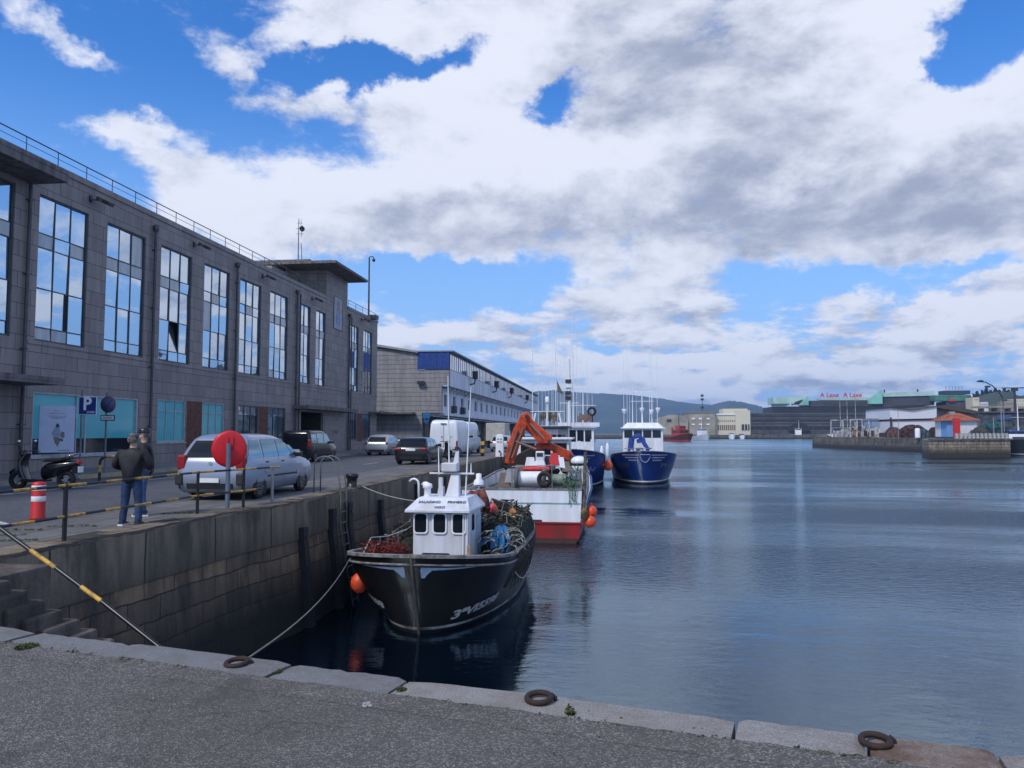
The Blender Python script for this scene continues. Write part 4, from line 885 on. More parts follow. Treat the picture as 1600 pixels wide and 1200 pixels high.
# ---------------------------------------------------------------- parked scooters
def scooter(label, loc, rz):
    t = thing('motor_scooter', label, 'scooter', loc, rz, 'parked scooters')
    BP = mat('scooter_black', (.008, .008, .010), .2, spec=.8)
    for x in (-.62, .64):
        m = MB(); m.torus((x, 0, .25), .185, .062, (0, 1, 0), 24, 10); o = m.build('wheel', RUBBER, t)
        m = MB(); m.cyl((x, -.03, .25), (x, .03, .25), .06, n=12)
        for k in range(5):
            a_ = 2*math.pi*k/5; m.beam((x, 0, .25), (x+.16*math.cos(a_), 0, .25+.16*math.sin(a_)), .03, .025)
        m.torus((x, 0, .25), .15, .02, (0, 1, 0), 20, 6); m.build('rim', STEEL, o)
    m = MB(); m.grid([[Vector((x, y*wd, z)) for y in (-1, -.6, 0, .6, 1)] for x, z, wd in ((.80, .30, .07), (.83, .46, .08), (.70, .55, .09), (.52, .50, .09))], 0, True); m.build('front_mudguard', BP, t)
    m = MB()
    rows = []
    for x, z, wd, dp in ((.42, .22, .16, .05), (.50, .40, .20, .07), (.56, .62, .21, .08), (.52, .80, .17, .09), (.43, .92, .12, .09)):
        rows.append([Vector((x+dp, 0, z)), Vector((x+dp*.4, wd*.8, z)), Vector((x-.06, wd, z)), Vector((x-.10, 0, z)), Vector((x-.06, -wd, z)), Vector((x+dp*.4, -wd*.8, z))])
    m.grid(rows, 0, True, True); m.build('front_shield', BP, t, sub=1)
    m = MB(); m.box(-.15, .46, -.17, .17, .20, .28); m.build('footboard', BP, t, bevel=.02)
    m = MB(); rows = []
    for x, zb, zt, wd in ((-.02, .26, .60, .13), (-.15, .26, .72, .17), (-.45, .34, .74, .17), (-.75, .50, .76, .14), (-.95, .62, .76, .07)):
        rows.append([Vector((x, 0, zt)), Vector((x, wd*.8, zt-.03)), Vector((x, wd, (zb+zt)/2)), Vector((x, wd*.5, zb)), Vector((x, -wd*.5, zb)), Vector((x, -wd, (zb+zt)/2)), Vector((x, -wd*.8, zt-.03))])
    m.grid(rows, 0, True, True); m.add(rows[0], [tuple(range(7))]); m.add(rows[-1], [tuple(range(7))]); m.build('rear_body', BP, t, sub=1)
    m = MB(); m.prism([(-.02, .72), (-.18, .80), (-.42, .78), (-.72, .84), (-.80, .80), (-.45, .72)], 'y', -.14, .14); m.build('seat', RUBBER, t, bevel=.03)
    m = MB(); m.tube([(-.55, -.13, .80), (-.8, -.13, .90), (-.98, 0, .94), (-.8, .13, .90), (-.55, .13, .80)], .014, 7); m.build('grab_rail', CHROME, t)
    m = MB(); m.box(-.99, -.93, -.09, .09, .66, .76); m.build('tail_lamp', REDP, t, bevel=.02)
    m = MB(); m.box(-1.0, -.985, -.1, .1, .44, .60); m.build('number_plate', WHITE, t); m = MB(); m.box(-.98, -.8, -.06, .06, .42, .62); m.build('rear_mudguard', BP, t)
    m = MB(); m.tube([(-.70, -.16, .22), (-.35, -.17, .28)], .05, 8); m.tube([(-.85, -.16, .30), (-.55, -.16, .25)], .06, 8); m.build('exhaust', STEEL, t)
    m = MB(); m.cyl((.62, .0, .30), (.44, 0, .95), .03, n=8); m.tube([(.34, -.33, .97), (.42, -.2, 1.0), (.45, 0, .98), (.42, .2, 1.0), (.34, .33, .97)], .017, 8); m.build('handlebar', DARKM, t)
    m = MB(); m.ball((.50, 0, .92), .13, 14, 0, (.8, 1, .8)); m.build('headlamp_cowl', BP, t)
    for s in (-1, 1):
        m = MB(); m.tube([(.42, s*.22, 1.0), (.45, s*.28, 1.2)], .008, 6); m.ball((.45, s*.30, 1.24), .06, 12, 0, (.35, 1.1, .8)); o = m.build('mirror', BP, t)
        m = MB(); m.ball((.435, s*.30, 1.24), .052, 12, 0, (.3, 1.1, .8)); m.build('mirror_glass', CHROME, o)
    return t
a = P0(40, 765); sc1 = scooter('black scooter with chrome grab rail parked by the sidewalk on the left', (P0(66, 765).x, P0(66, 765).y, 0), R(180+7)); sc1.scale = (1.14, 1.3, 1.16)
# ================================================================= PARKED CARS
def car(name, label, cat, loc, rz, sl, paint, wheels=(-1.35, 1.40), wr=.315, sides=(), rear=None, front=None, lamps=(), plate=None, dark_bumper=True, rimc=None, rr=.22, rf=.38, group=None, extra=None, roof_bars=False, mould=True, hub='spoke'):
    t = thing(name, label, cat, loc, rz, group)
    zs = [s[0] for s in sl]
    def lerp(z, k):
        if z <= zs[0]: return sl[0][k]
        for a, b in zip(sl[:-1], sl[1:]):
            if a[0] <= z <= b[0]: f = (z-a[0])/(b[0]-a[0]); return a[k]+(b[k]-a[k])*f
        return sl[-1][k]
    XRr = lambda z: lerp(z, 1); XF = lambda z: lerp(z, 2); HW = lambda z: lerp(z, 3)
    rows = []
    for z, xr, xf, w in sl:
        row = []
        for (cx, cy, a0, r_, sx, sy) in ((xf, w, 0, rf, -1, -1), (xr, w, 90, rr, 1, -1), (xr, -w, 180, rr, 1, 1), (xf, -w, 270, rf, -1, 1)):
            r_ = min(r_, w*.8, (xf-xr)*.35)
            for k in range(6):
                a = R(a0+k*18); rx = r_*(.62 if sx == -1 else .45) ; row.append(Vector((cx+sx*rx+rx*math.cos(a), cy+sy*r_+r_*math.sin(a), z)))
        # extra points along the sides
        full = []
        for i, p in enumerate(row):
            full.append(p)
            if i in (5, 17):
                q = row[(i+1) % 24]
                for k in (1, 2, 3): full.append(p.lerp(q, k/4))
        rows.append(full)
    m = MB(); m.grid(rows, 0, True, True); n = len(rows[0]); top = rows[-1]; m.add(top, [tuple(range(n))], 0, True); m.add(rows[0], [tuple(range(n))], 0, False)
    body = m.build('body', paint, t, weld=True)
    # dark underside skirt
    def patch_side(name, c4, mt, off=.009, par=t):
        (bl, zb), (brr, _), (tr, zt), (tl, _2) = c4
        for s in (-1, 1):
            rws = []
            for k in range(7):
                f = k/6; z = zb+(zt-zb)*f; y = s*(HW(z)+off); rws.append([Vector((bl+(tl-bl)*f, y, z)), Vector(((bl+(tl-bl)*f+brr+(tr-brr)*f)/2, y, z)), Vector((brr+(tr-brr)*f, y, z))])
            mm = MB(); mm.grid(rws, 0, True); o_ = mm.build(name, mt, par)
    for c4 in sides: patch_side('side_window', c4, CARGLASSL)
    def patch_end(name, zb, zt, yb, yt, mt, X, sgn, off=.012):
        rws = []
        for k in range(9):
            f = k/8; z = zb+(zt-zb)*f; y = yb+(yt-yb)*f; rws.append([Vector((X(z)+sgn*off, v*y, z)) for v in (-1, -.5, 0, .5, 1)])
        mm = MB(); mm.grid(rws, 0, True); return mm.build(name, mt, t)
    if rear: patch_end('rear_window', *rear, CARGLASS, XRr, -1)
    if front: patch_end('windscreen', *front, CARGLASSL, XF, 1)
    # wheels, arches
    for x in wheels:
        for s in (-1, 1):
            w = HW(.4); m = MB(); k = 18
            arc = [(x+(wr+.065)*math.cos(R(a)), wr+(wr+.065)*math.sin(R(a))) for a in range(-32, 213, 12)]
            m.prism(arc, 'y', s*(w-.05), s*(w+.006)); m.build('wheel_arch', BLACK, t)
            m = MB(); ya, yb = s*(w-.17), s*(w+.012)
            m.lathe([(.0, ya*s), (wr-.03, ya*s), (wr, ya*s+.03), (wr, yb*s-.03), (wr-.03, yb*s), (wr*.66, yb*s-.005)], (x, 0, wr), 26, 0, (0, s, 0)); o_ = m.build('wheel', RUBBER, t)
            m = MB(); yc = abs(yb)-.012; m.lathe([(wr*.68, yc), (wr*.63, yc+.008), (wr*.60, yc-.02), (.0, yc-.03)], (x, 0, wr), 24, 0, (0, s, 0))
            ns = 9
            for j in range(ns):
                a = 2*math.pi*j/ns; m.beam((x+.04*math.cos(a), s*(yc-.006), wr+.04*math.sin(a)), (x+wr*.62*math.cos(a), s*(yc-.006), wr+wr*.62*math.sin(a)), .032, .02)
            m.cyl((x, s*(yc-.02), wr), (x, s*(yc+.006), wr), .05, n=12); m.build('rim', rimc or mat('alloy_rim', (.33, .34, .36), .35, .7), o_)
    BUMP = mat('bumper_plastic', (.025, .026, .03), .6)
    W = HW(.5)
    # rear bumper strip
    z0 = .30 if dark_bumper else .24
    mm = MB(); rws = []
    for z in (z0, z0+.14):
        rws.append([Vector((XRr(z)-.02+.06*abs(v)**4, v*(W-.04), z)) for v in (-1, -.8, -.4, 0, .4, .8, 1)])
    mm.grid(rws, 0, True); mm.add([rws[1][i]+Vector((.06, 0, .0)) for i in range(7)]+rws[1], [(i, i+1, 8+i, 7+i) for i in range(6)]); mm.build('rear_bumper_strip', BUMP, t)
    if mould:
        for s in (-1, 1): mm = MB(); mm.box(wheels[0]+wr+.12, wheels[1]-wr-.12, min(s*(HW(.55)-.02), s*(HW(.55)+.014)), max(s*(HW(.55)-.02), s*(HW(.55)+.014)), .54, .585); mm.build('side_moulding', BUMP, t)
    for (kind_, x0, x1, y0, y1, zb, zt) in lamps:
        for s in (-1, 1):
            mm = MB(); mm.box(x0, x1, min(s*y0, s*y1), max(s*y0, s*y1), zb, zt); mm.build('rear_light' if kind_ == 'r' else 'headlight', mat('lamp_red', (.30, .012, .015), .2, var=.2, vscale=12) if kind_ == 'r' else mat('lamp_clear', (.55, .57, .6), .1), t, bevel=.035)
    if plate:
        z = plate; mm = MB(); mm.box(XRr(z)-.035, XRr(z)-.02, -.26, .26, z-.055, z+.055); o_ = mm.build('number_plate', WHITE, t)
    for s in (-1, 1):
        xm = front[4] if False else (XF(zs[-1]*.0+1.02) if False else None)
    return t, XRr, XF, HW
def mirrors(t, x, y, z, m_):
    for s in (-1, 1):
        m = MB(); m.box(x-.07, x+.07, s*y if s > 0 else s*y-.2, s*y+.2 if s > 0 else s*y, z-.06, z+.09); m.build('wing_mirror', m_, t, bevel=.03)
def handles(t, HW, xs, z, mt):
    for x in xs:
        for s in (-1, 1):
            m = MB(); m.box(x-.09, x+.09, s*HW(z)-.01, s*HW(z)+.03, z-.02, z+.02); m.build('door_handle', mt, t, bevel=.01)
def door_lines(t, HW, lines):
    for pts in lines:
        for s in (-1, 1):
            m = MB(); m.tube([(x, s*(HW(z)+.001), z) for x, z in pts], .006, 4); m.build('door_gap', BLACK, t)
SILV = carpaint('silver_blue_paint', (.30, .345, .44), .35, .28, .5)
SILV2 = carpaint('silver_paint', (.42, .43, .45), .3, .3, .5)
CBLK = carpaint('black_car_paint', (.006, .007, .011), 0, .2, .25, .4)
VWH = mat('white_van_paint', (.66, .70, .76), .35, var=.05, streak=True, coat=.3)
mpv = [(.20, -2.12, 2.10, .80), (.26, -2.22, 2.20, .86), (.45, -2.28, 2.28, .895), (.62, -2.29, 2.28, .90), (.80, -2.27, 2.16, .898), (.93, -2.24, 1.86, .885), (1.00, -2.22, 1.50, .872), (1.05, -2.19, 1.33, .862), (1.22, -2.08, .98, .82), (1.40, -1.95, .62, .765), (1.53, -1.83, .33, .72), (1.61, -1.68, .05, .655), (1.655, -1.45, -.20, .52), (1.67, -1.2, -.4, .35)]
t, XRr, XF, HW = car('parked_car', 'silver blue people carrier parked behind the railing and red life ring housing', 'car', (-9.85, 20.35, 0), R(90), mpv, SILV,
    sides=(((-2.02, 1.06), (-1.22, 1.06), (-1.22, 1.50), (-1.72, 1.46)), ((-1.12, 1.06), (-.28, 1.06), (-.30, 1.53), (-1.10, 1.53)), ((-.20, 1.06), (.70, 1.06), (.20, 1.53), (-.20, 1.53)), ((.78, 1.06), (1.12, 1.06), (.62, 1.36), (.42, 1.36))),
    rear=(1.08, 1.50, .72, .60), front=(1.07, 1.52, .70, .56), lamps=(('r', -2.27, -2.06, .66, .885, .78, 1.14), ('h', 1.9, 2.14, .55, .82, .68, .86)), plate=.52, group='cars parked on the quay')
mirrors(t, .98, .84, 1.08, BLACK); handles(t, HW, (-.95, .02), .93, BLACK)
door_lines(t, HW, ([(-1.17, 1.05), (-1.12, .7), (-1.0, .62)], [(-.24, 1.52), (-.24, 1.0), (-.22, .35)], [(.86, 1.0), (.92, .6), (.88, .35)]))
m = MB(); m.box(-2.33, -2.20, -.90, -.70, .40, .70); m.box(-2.33, -2.2, .70, .90, .40, .70); m.build('bumper_corner', mat('bumper_plastic', (.025, .026, .03), .6), t, bevel=.04)
m = MB(); m.cyl((-2.25, 0, .93), (-2.265, 0, .93), .045, n=14); m.build('badge', CHROME, t)
m = MB(); m.box(-2.325, -2.31, -.26, .26, .465, .575); 
van = [(.24, -2.05, 2.05, .82), (.30, -2.16, 2.14, .88), (.55, -2.20, 2.18, .90), (.85, -2.20, 2.10, .90), (1.00, -2.19, 1.75, .89), (1.08, -2.18, 1.35, .88), (1.40, -2.15, .95, .84), (1.65, -2.10, .60, .79), (1.78, -2.02, .30, .73), (1.83, -1.85, .0, .6)]
c = P0(491, 721)
t, XRr, XF, HW = car('parked_car', 'tall black people carrier parked before the dark building entrance', 'car', (-17.75, 44.2, 0), R(90), van, CBLK,
    sides=(((-1.98, 1.10), (-1.2, 1.10), (-1.2, 1.60), (-1.95, 1.60)), ((-1.08, 1.10), (-.15, 1.10), (-.15, 1.64), (-1.08, 1.64)), ((-.05, 1.10), (1.0, 1.10), (.52, 1.62), (-.05, 1.64))),
    rear=(1.1, 1.65, .72, .66), front=(1.1, 1.64, .72, .62), lamps=(('r', -2.21, -2.05, .72, .885, .85, 1.30), ('h', 1.85, 2.12, .6, .84, .68, .88)), plate=.70, group='cars parked on the quay')
mirrors(t, 1.0, .88, 1.12, BLACK)
hat = [(.20, -1.95, 1.95, .78), (.28, -2.05, 2.05, .84), (.5, -2.10, 2.10, .875), (.75, -2.08, 2.02, .875), (.88, -2.04, 1.6, .865), (.96, -1.98, 1.15, .85), (1.2, -1.78, .75, .77), (1.36, -1.55, .35, .70), (1.44, -1.25, 0, .6), (1.465, -1.0, -.3, .4)]
hs_ = (((-1.7, .98), (-1.05, .98), (-1.0, 1.32), (-1.35, 1.30)), ((-.95, .98), (-.2, .98), (-.2, 1.36), (-.9, 1.36)), ((-.1, .98), (.85, .98), (.3, 1.36), (-.1, 1.37)))
t, XRr, XF, HW = car('parked_car', 'silver estate car parked by the warehouse gable behind the black hatchback', 'car', (at_y(588, 700, 55.5).x, 57.6, 0), R(90), [(z*1.06, a*1.02, b*1.02, w) for z, a, b, w in hat], SILV2, sides=hs_,
    rear=(1.02, 1.36, .70, .60), front=(1.02, 1.4, .7, .6), lamps=(('r', -2.12, -1.95, .70, .86, .80, 1.0), ('h', 1.8, 2.05, .5, .8, .6, .76)), plate=.86, group='cars parked on the quay')
mirrors(t, .8, .83, 1.05, SILV2)
t, XRr, XF, HW = car('parked_car', 'low black hatchback with red tail lights on the road behind the bollard', 'car', (at_y(641, 715, 39.6).x, 41.7, 0), R(90), hat, CBLK, wr=.33, sides=hs_,
    rear=(.98, 1.33, .72, .58), front=(.98, 1.34, .7, .58), lamps=(('r', -2.10, -1.95, .50, .85, .76, .90), ('h', 1.8, 2.05, .5, .8, .6, .76)), plate=.80, group='cars parked on the quay')
mirrors(t, .8, .83, 1.0, CBLK)
t, XRr, XF, HW = car('parked_car', 'small silver car parked far along the quay right of the white pedestal', 'car', (at_y(781, 700, 67).x, 69, 0), R(90), hat, SILV2, sides=hs_,
    rear=(.98, 1.33, .72, .58), front=(.98, 1.34, .7, .58), lamps=(('r', -2.10, -1.95, .62, .85, .76, .92), ('h', 1.8, 2.05, .5, .8, .6, .76)), plate=.6, group='cars parked on the quay')
big = [(.30, -2.7, 2.7, .90), (.38, -2.8, 2.85, .97), (.9, -2.82, 2.9, 1.0), (1.15, -2.82, 2.6, 1.0), (1.3, -2.82, 2.25, .99), (1.8, -2.81, 1.8, .96), (2.3, -2.78, 1.5, .92), (2.50, -2.70, 1.2, .84), (2.58, -2.55, .9, .68)]
t, XRr, XF, HW = car('delivery_van', 'tall white delivery van seen from behind, nearest of the white vans', 'van', (at_y(693, 690, 51.5).x, 54.3, 0), R(90), big, VWH, wheels=(-1.8, 1.8), wr=.36, sides=(((.9, 1.35), (2.0, 1.35), (1.6, 1.9), (.9, 1.9)),),
    front=(1.4, 2.2, .8, .7), lamps=(('r', -2.84, -2.7, .86, .985, .75, 1.15), ('h', 2.5, 2.8, .6, .9, .8, 1.05)), plate=.62, group='white vans on the quay', mould=False)
m = MB()
m.box(-2.84, -2.825, -.008, .008, .55, 2.35); m.box(-2.86, -2.83, -.2, .2, 2.28, 2.34); m.build('rear_door_gap', DARKM, t)
mirrors(t, 1.9, 1.0, 1.4, BLACK)
dup(t, (at_y(714, 690, 60).x, 63, 0), R(90), 'white van with blue side marks half hidden behind the nearer white van')
t2 = thing('box_truck', 'small white box truck far behind the small silver car', 'truck', (at_y(776, 690, 84).x, 86, 0), R(90))
m = MB(); m.box(-3, 1.0, -1.05, 1.05, .8, 2.75); m.build('box', mat('cream_box', (.45, .44, .40), .6), t2, bevel=.05)
m = MB(); m.prism([(1.05, .5), (2.7, .5), (2.75, 1.2), (2.35, 1.9), (1.05, 2.0)], 'y', -.95, .95); m.build('cab', VWH, t2, bevel=.06)
for x in (-2, 1.9):
    for s in (-1, 1): m = MB(); m.cyl((x, s*.75, .42), (x, s*1.0, .42), .42, n=18); m.build('wheel', RUBBER, t2)
t3 = dup(sc1, (at_y(686, 718, 46).x, 46.5, 0), R(60), 'black scooter standing between the black hatchback and the white van')
# ================================================================= PEOPLE
def skinned(name, verts, edges, radii, m_, parent, root=0, sub=2):
    me = bpy.data.meshes.new(name); me.from_pydata(verts, edges, []); me.materials.append(m_)
    o = bpy.data.objects.new(name, me); COL.objects.link(o); o.parent = parent
    sk = o.modifiers.new('skin', 'SKIN'); sk.use_smooth_shade = True
    for i, r_ in enumerate(radii):
        d = me.skin_vertices[0].data[i]; d.radius = r_ if isinstance(r_, tuple) else (r_, r_); d.use_root = (i == root)
    s = o.modifiers.new('sub', 'SUBSURF'); s.levels = s.render_levels = sub
    dg = bpy.context.evaluated_depsgraph_get(); m2 = bpy.data.meshes.new_from_object(o.evaluated_get(dg)); m2.name = name
    o.modifiers.clear(); o.data = m2
    for p in m2.polygons: p.use_smooth = True
    if not m2.materials: m2.materials.append(m_)
    return o
DENIM = mat('blue_denim', (.022, .05, .13), .85, var=.35, vscale=4, bump=.3, bscale=30)
DENIM2 = mat('pale_denim', (.06, .12, .24), .85, var=.3, vscale=4, bump=.3, bscale=30)
JACK = mat('black_jacket', (.011, .012, .018), .7, var=.3, vscale=5, bump=.6, bscale=9)
HAIRG = mat('grey_hair', (.20, .19, .18), .9, var=.4, vscale=30, bump=.8, bscale=60)
def person(label, loc, rz, h, denim, arms, legs, cap=False, beard=False, jl=.0, head_yaw=0.0, s=1.0):
    t = thing('person', label, 'person', loc, rz); k = h/1.75
    V = []; E_ = []; Rr = []
    def v(p, r_): V.append(tuple(c_*k for c_ in p)); Rr.append((r_[0]*k, r_[1]*k) if isinstance(r_, tuple) else r_*k); return len(V)-1
    def e(a, b): E_.append((a, b))
    pel = v((0, 0, .93), (.12, .09)); sp_ = v((.0, 0, 1.10), (.10, .08)); ch = v((.0, 0, 1.30), (.11, .08)); nk0 = v((.0, 0, 1.45), (.06, .06)); nk = v((.01, 0, 1.52), .055)
    hd0 = v((.015, 0, 1.58), (.062, .07)); hd = v((.015, 0, 1.655), (.078, .092)); hd1 = v((.01, 0, 1.715), (.062, .075))
    for a, b in ((pel, sp_), (sp_, ch), (ch, nk0), (nk0, nk), (nk, hd0), (hd0, hd), (hd, hd1)): e(a, b)
    hands = []
    for sd, (el, wr_) in zip((1, -1), arms):
        sh = v((0, sd*.19, 1.40), .038); E1_ = v(el, .036); W1_ = v(wr_, .033); e(ch, sh); e(sh, E1_); e(E1_, W1_)
        d = (Vector(wr_)-Vector(el)).normalized(); pm = v(tuple(Vector(wr_)+d*.06), (.036, .018)); e(W1_, pm); hands.append((Vector(wr_), d, sd))
    feet = []
    for sd, (kn, an) in zip((1, -1), legs):
        hp = v((0, sd*.095, .86), .06); K = v(kn, .045); A = v(an, .032); e(pel, hp); e(hp, K); e(K, A)
        ft = v((an[0]+.10, an[1]+sd*.02, .045), (.040, .03)); e(A, ft); feet.append(Vector(an))
    body = skinned('body', V, E_, Rr, SKIN, t)
    # face
    f = MB(); f.ball(Vector((.103, 0, 1.645))*k, .014*k, 8, 0, (1, .8, 1.6)); f.build('nose', SKIN, body)
    for sd in (-1, 1):
        f = MB(); f.ball(Vector((.088, sd*.03, 1.67))*k, .0095*k, 8); f.build('eye', mat('eye_dark', (.03, .025, .02), .2), body)
        f = MB(); f.ball(Vector((.01, sd*.083, 1.655))*k, .022*k, 8, 0, (.7, .35, 1.2)); f.build('ear', SKIN, body)
    f = MB(); f.ball(Vector((.094, 0, 1.612))*k, .018*k, 8, 0, (.35, 1.3, .3)); f.build('mouth', mat('lips', (.35, .14, .11), .5), body)
    for (p, d, sd) in hands:
        base = p+d*.085; side = Vector((0, 1, 0)) if abs(d.y) < .7 else Vector((0, 0, 1)); side = (side-d*side.dot(d)).normalized(); inn = d.cross(side)
        for j, l_ in enumerate((.062, .072, .068, .052)):
            b0 = base+side*(-.027+.018*j); curl = inn*sd*.012
            f = MB(); f.tube([b0*k, (b0+d*l_*.4)*k, (b0+d*l_*.75+curl)*k, (b0+d*l_*.9+curl*2.4)*k], .0085*k, 7); f.build('finger', SKIN, body)
        b0 = p+d*.03+side*-.03; f = MB(); f.tube([b0*k, (b0+d*.03-side*.022)*k, (b0+d*.055-side*.03+inn*sd*.01)*k], .010*k, 7); f.build('thumb', SKIN, body)
    # trousers
    V = []; E_ = []; Rr = []
    pel = v((0, 0, .93), (.165, .13)); w_ = v((0, 0, 1.03), (.16, .12)); e(pel, w_)
    for sd, (kn, an) in zip((1, -1), legs):
        hp = v((0, sd*.10, .84), .112); K = v(kn, .083); A = v((an[0], an[1], an[2]+.06), .070); A2 = v((an[0], an[1], .055), .072); e(pel, hp); e(hp, K); e(K, A); e(A, A2)
    skinned('trousers', V, E_, Rr, denim, t)
    # jacket
    V = []; E_ = []; Rr = []
    a = v((0, 0, .755+jl), (.215, .160)); b = v((.0, 0, 1.03), (.22, .165)); c_ = v((0, 0, 1.27), (.225, .155)); d_ = v((0, 0, 1.42), (.15, .105)); g_ = v((.005, 0, 1.50), (.085, .08))
    for x_, y_ in ((a, b), (b, c_), (c_, d_), (d_, g_)): e(x_, y_)
    for sd, (el, wr_) in zip((1, -1), arms):
        sh = v((0, sd*.225, 1.385), .098); E1_ = v(el, .075); W1_ = v(tuple(Vector(el).lerp(Vector(wr_), .93)), .058); e(c_, sh); e(sh, E1_); e(E1_, W1_)
    skinned('jacket', V, E_, Rr, JACK, t)
    # shoes
    for an, sd in zip(feet, (1, -1)):
        m = MB(); x0, y0 = an.x*k, an.y*k
        prof = [(-.09, .10, .040), (-.02, .115, .046), (.06, .09, .050), (.13, .065, .052), (.185, .04, .036)]
        rows = [[Vector((x0+x, y0-w, .028)), Vector((x0+x, y0-w*.85, z*.8)), Vector((x0+x, y0, z)), Vector((x0+x, y0+w*.85, z*.8)), Vector((x0+x, y0+w, .028))] for x, z, w in prof]
        m.grid(rows, 0, True); m.add(rows[0], [(0, 1, 2, 3, 4)]); m.add(rows[-1], [(0, 1, 2, 3, 4)]); o_ = m.build('shoe', mat('shoe_dark', (.03, .03, .045), .7), t)
        m = MB(); m.prism([(x0-.10, y0-.045), (x0+.06, y0-.055), (x0+.15, y0-.05), (x0+.20, y0), (x0+.15, y0+.05), (x0+.06, y0+.055), (x0-.10, y0+.045)], 'z', 0.004, .03); m.build('sole', WHITE, o_)
    # hair / cap
    m = MB(); m.ball(Vector((-.014, 0, 1.660))*k, .108*k, 20, 0, (1, .90, 1.08)); vs = []
    o_ = m.build('hair', HAIRG, t)
    bm = bmesh.new(); bm.from_mesh(o_.data)
    bmesh.ops.delete(bm, geom=[x_ for x_ in bm.verts if (x_.co.x > .045*k and x_.co.z < 1.70*k) or x_.co.z < 1.575*k], context='VERTS'); bm.to_mesh(o_.data); bm.free()
    if cap:
        m = MB(); rws = [[Vector((c2*r_*1.08-.005, s2*r_, z))*k for c2, s2 in ((math.cos(2*math.pi*q/18), math.sin(2*math.pi*q/18)) for q in range(18))] for r_, z in ((.104, 1.675), (.106, 1.70), (.098, 1.745), (.07, 1.775), (.02, 1.785))]
        m.grid(rws, 0, True, True); m.add(rws[-1], [tuple(range(18))]); m.prism([(.08*k, -.075*k), (.17*k, -.055*k), (.19*k, 0), (.17*k, .055*k), (.08*k, .075*k)], 'z', 1.682*k, 1.692*k); m.build('cap', BLACK, t)
    if beard:
        m = MB(); m.ball(Vector((.055, 0, 1.60))*k, .05*k, 12, 0, (.95, 1.15, .95)); m.build('beard', mat('white_beard', (.55, .53, .50), .9, bump=.6, bscale=60), t)
    return t
# standing with his back to the camera, hands in front
pl = P0(204, 821)
person('man in a black padded jacket and blue jeans with his back to us', pl, R(97), 1.67, DENIM,
       [((.0, .36, 1.14), (.20, .24, 1.08)), ((.0, -.36, 1.14), (.20, -.24, 1.08))], [((.02, .13, .48), (-.01, .15, .09)), ((.02, -.13, .48), (-.01, -.15, .09))], cap=False)
# flat cap for the near man
pl2 = P0(222, 806)
person('bearded man in a dark jacket and black cap facing the other man at the railing', pl2, R(212), 1.77, DENIM2,
       [((.0, .26, 1.17), (.13, .24, 1.02)), ((.0, -.26, 1.17), (.13, -.24, 1.02))], [((.02, .10, .48), (-.01, .11, .09)), ((.02, -.10, .48), (-.01, -.11, .09))], cap=True, beard=True)
near = [o for o in COL.objects if o.name == 'person'][0]
k = 1.67/1.75
m = MB(); m.ball(Vector((-.005, 0, 1.705))*k, .105*k, 18, 0, (1.05, .98, .55)); m.prism([(.07, -.07), (.16, -.05), (.175, 0), (.16, .05), (.07, .07)], 'z', 1.69*k, 1.70*k); m.build('flat_cap', mat('grey_cap', (.08, .075, .07), .9, var=.3, vscale=20), near)
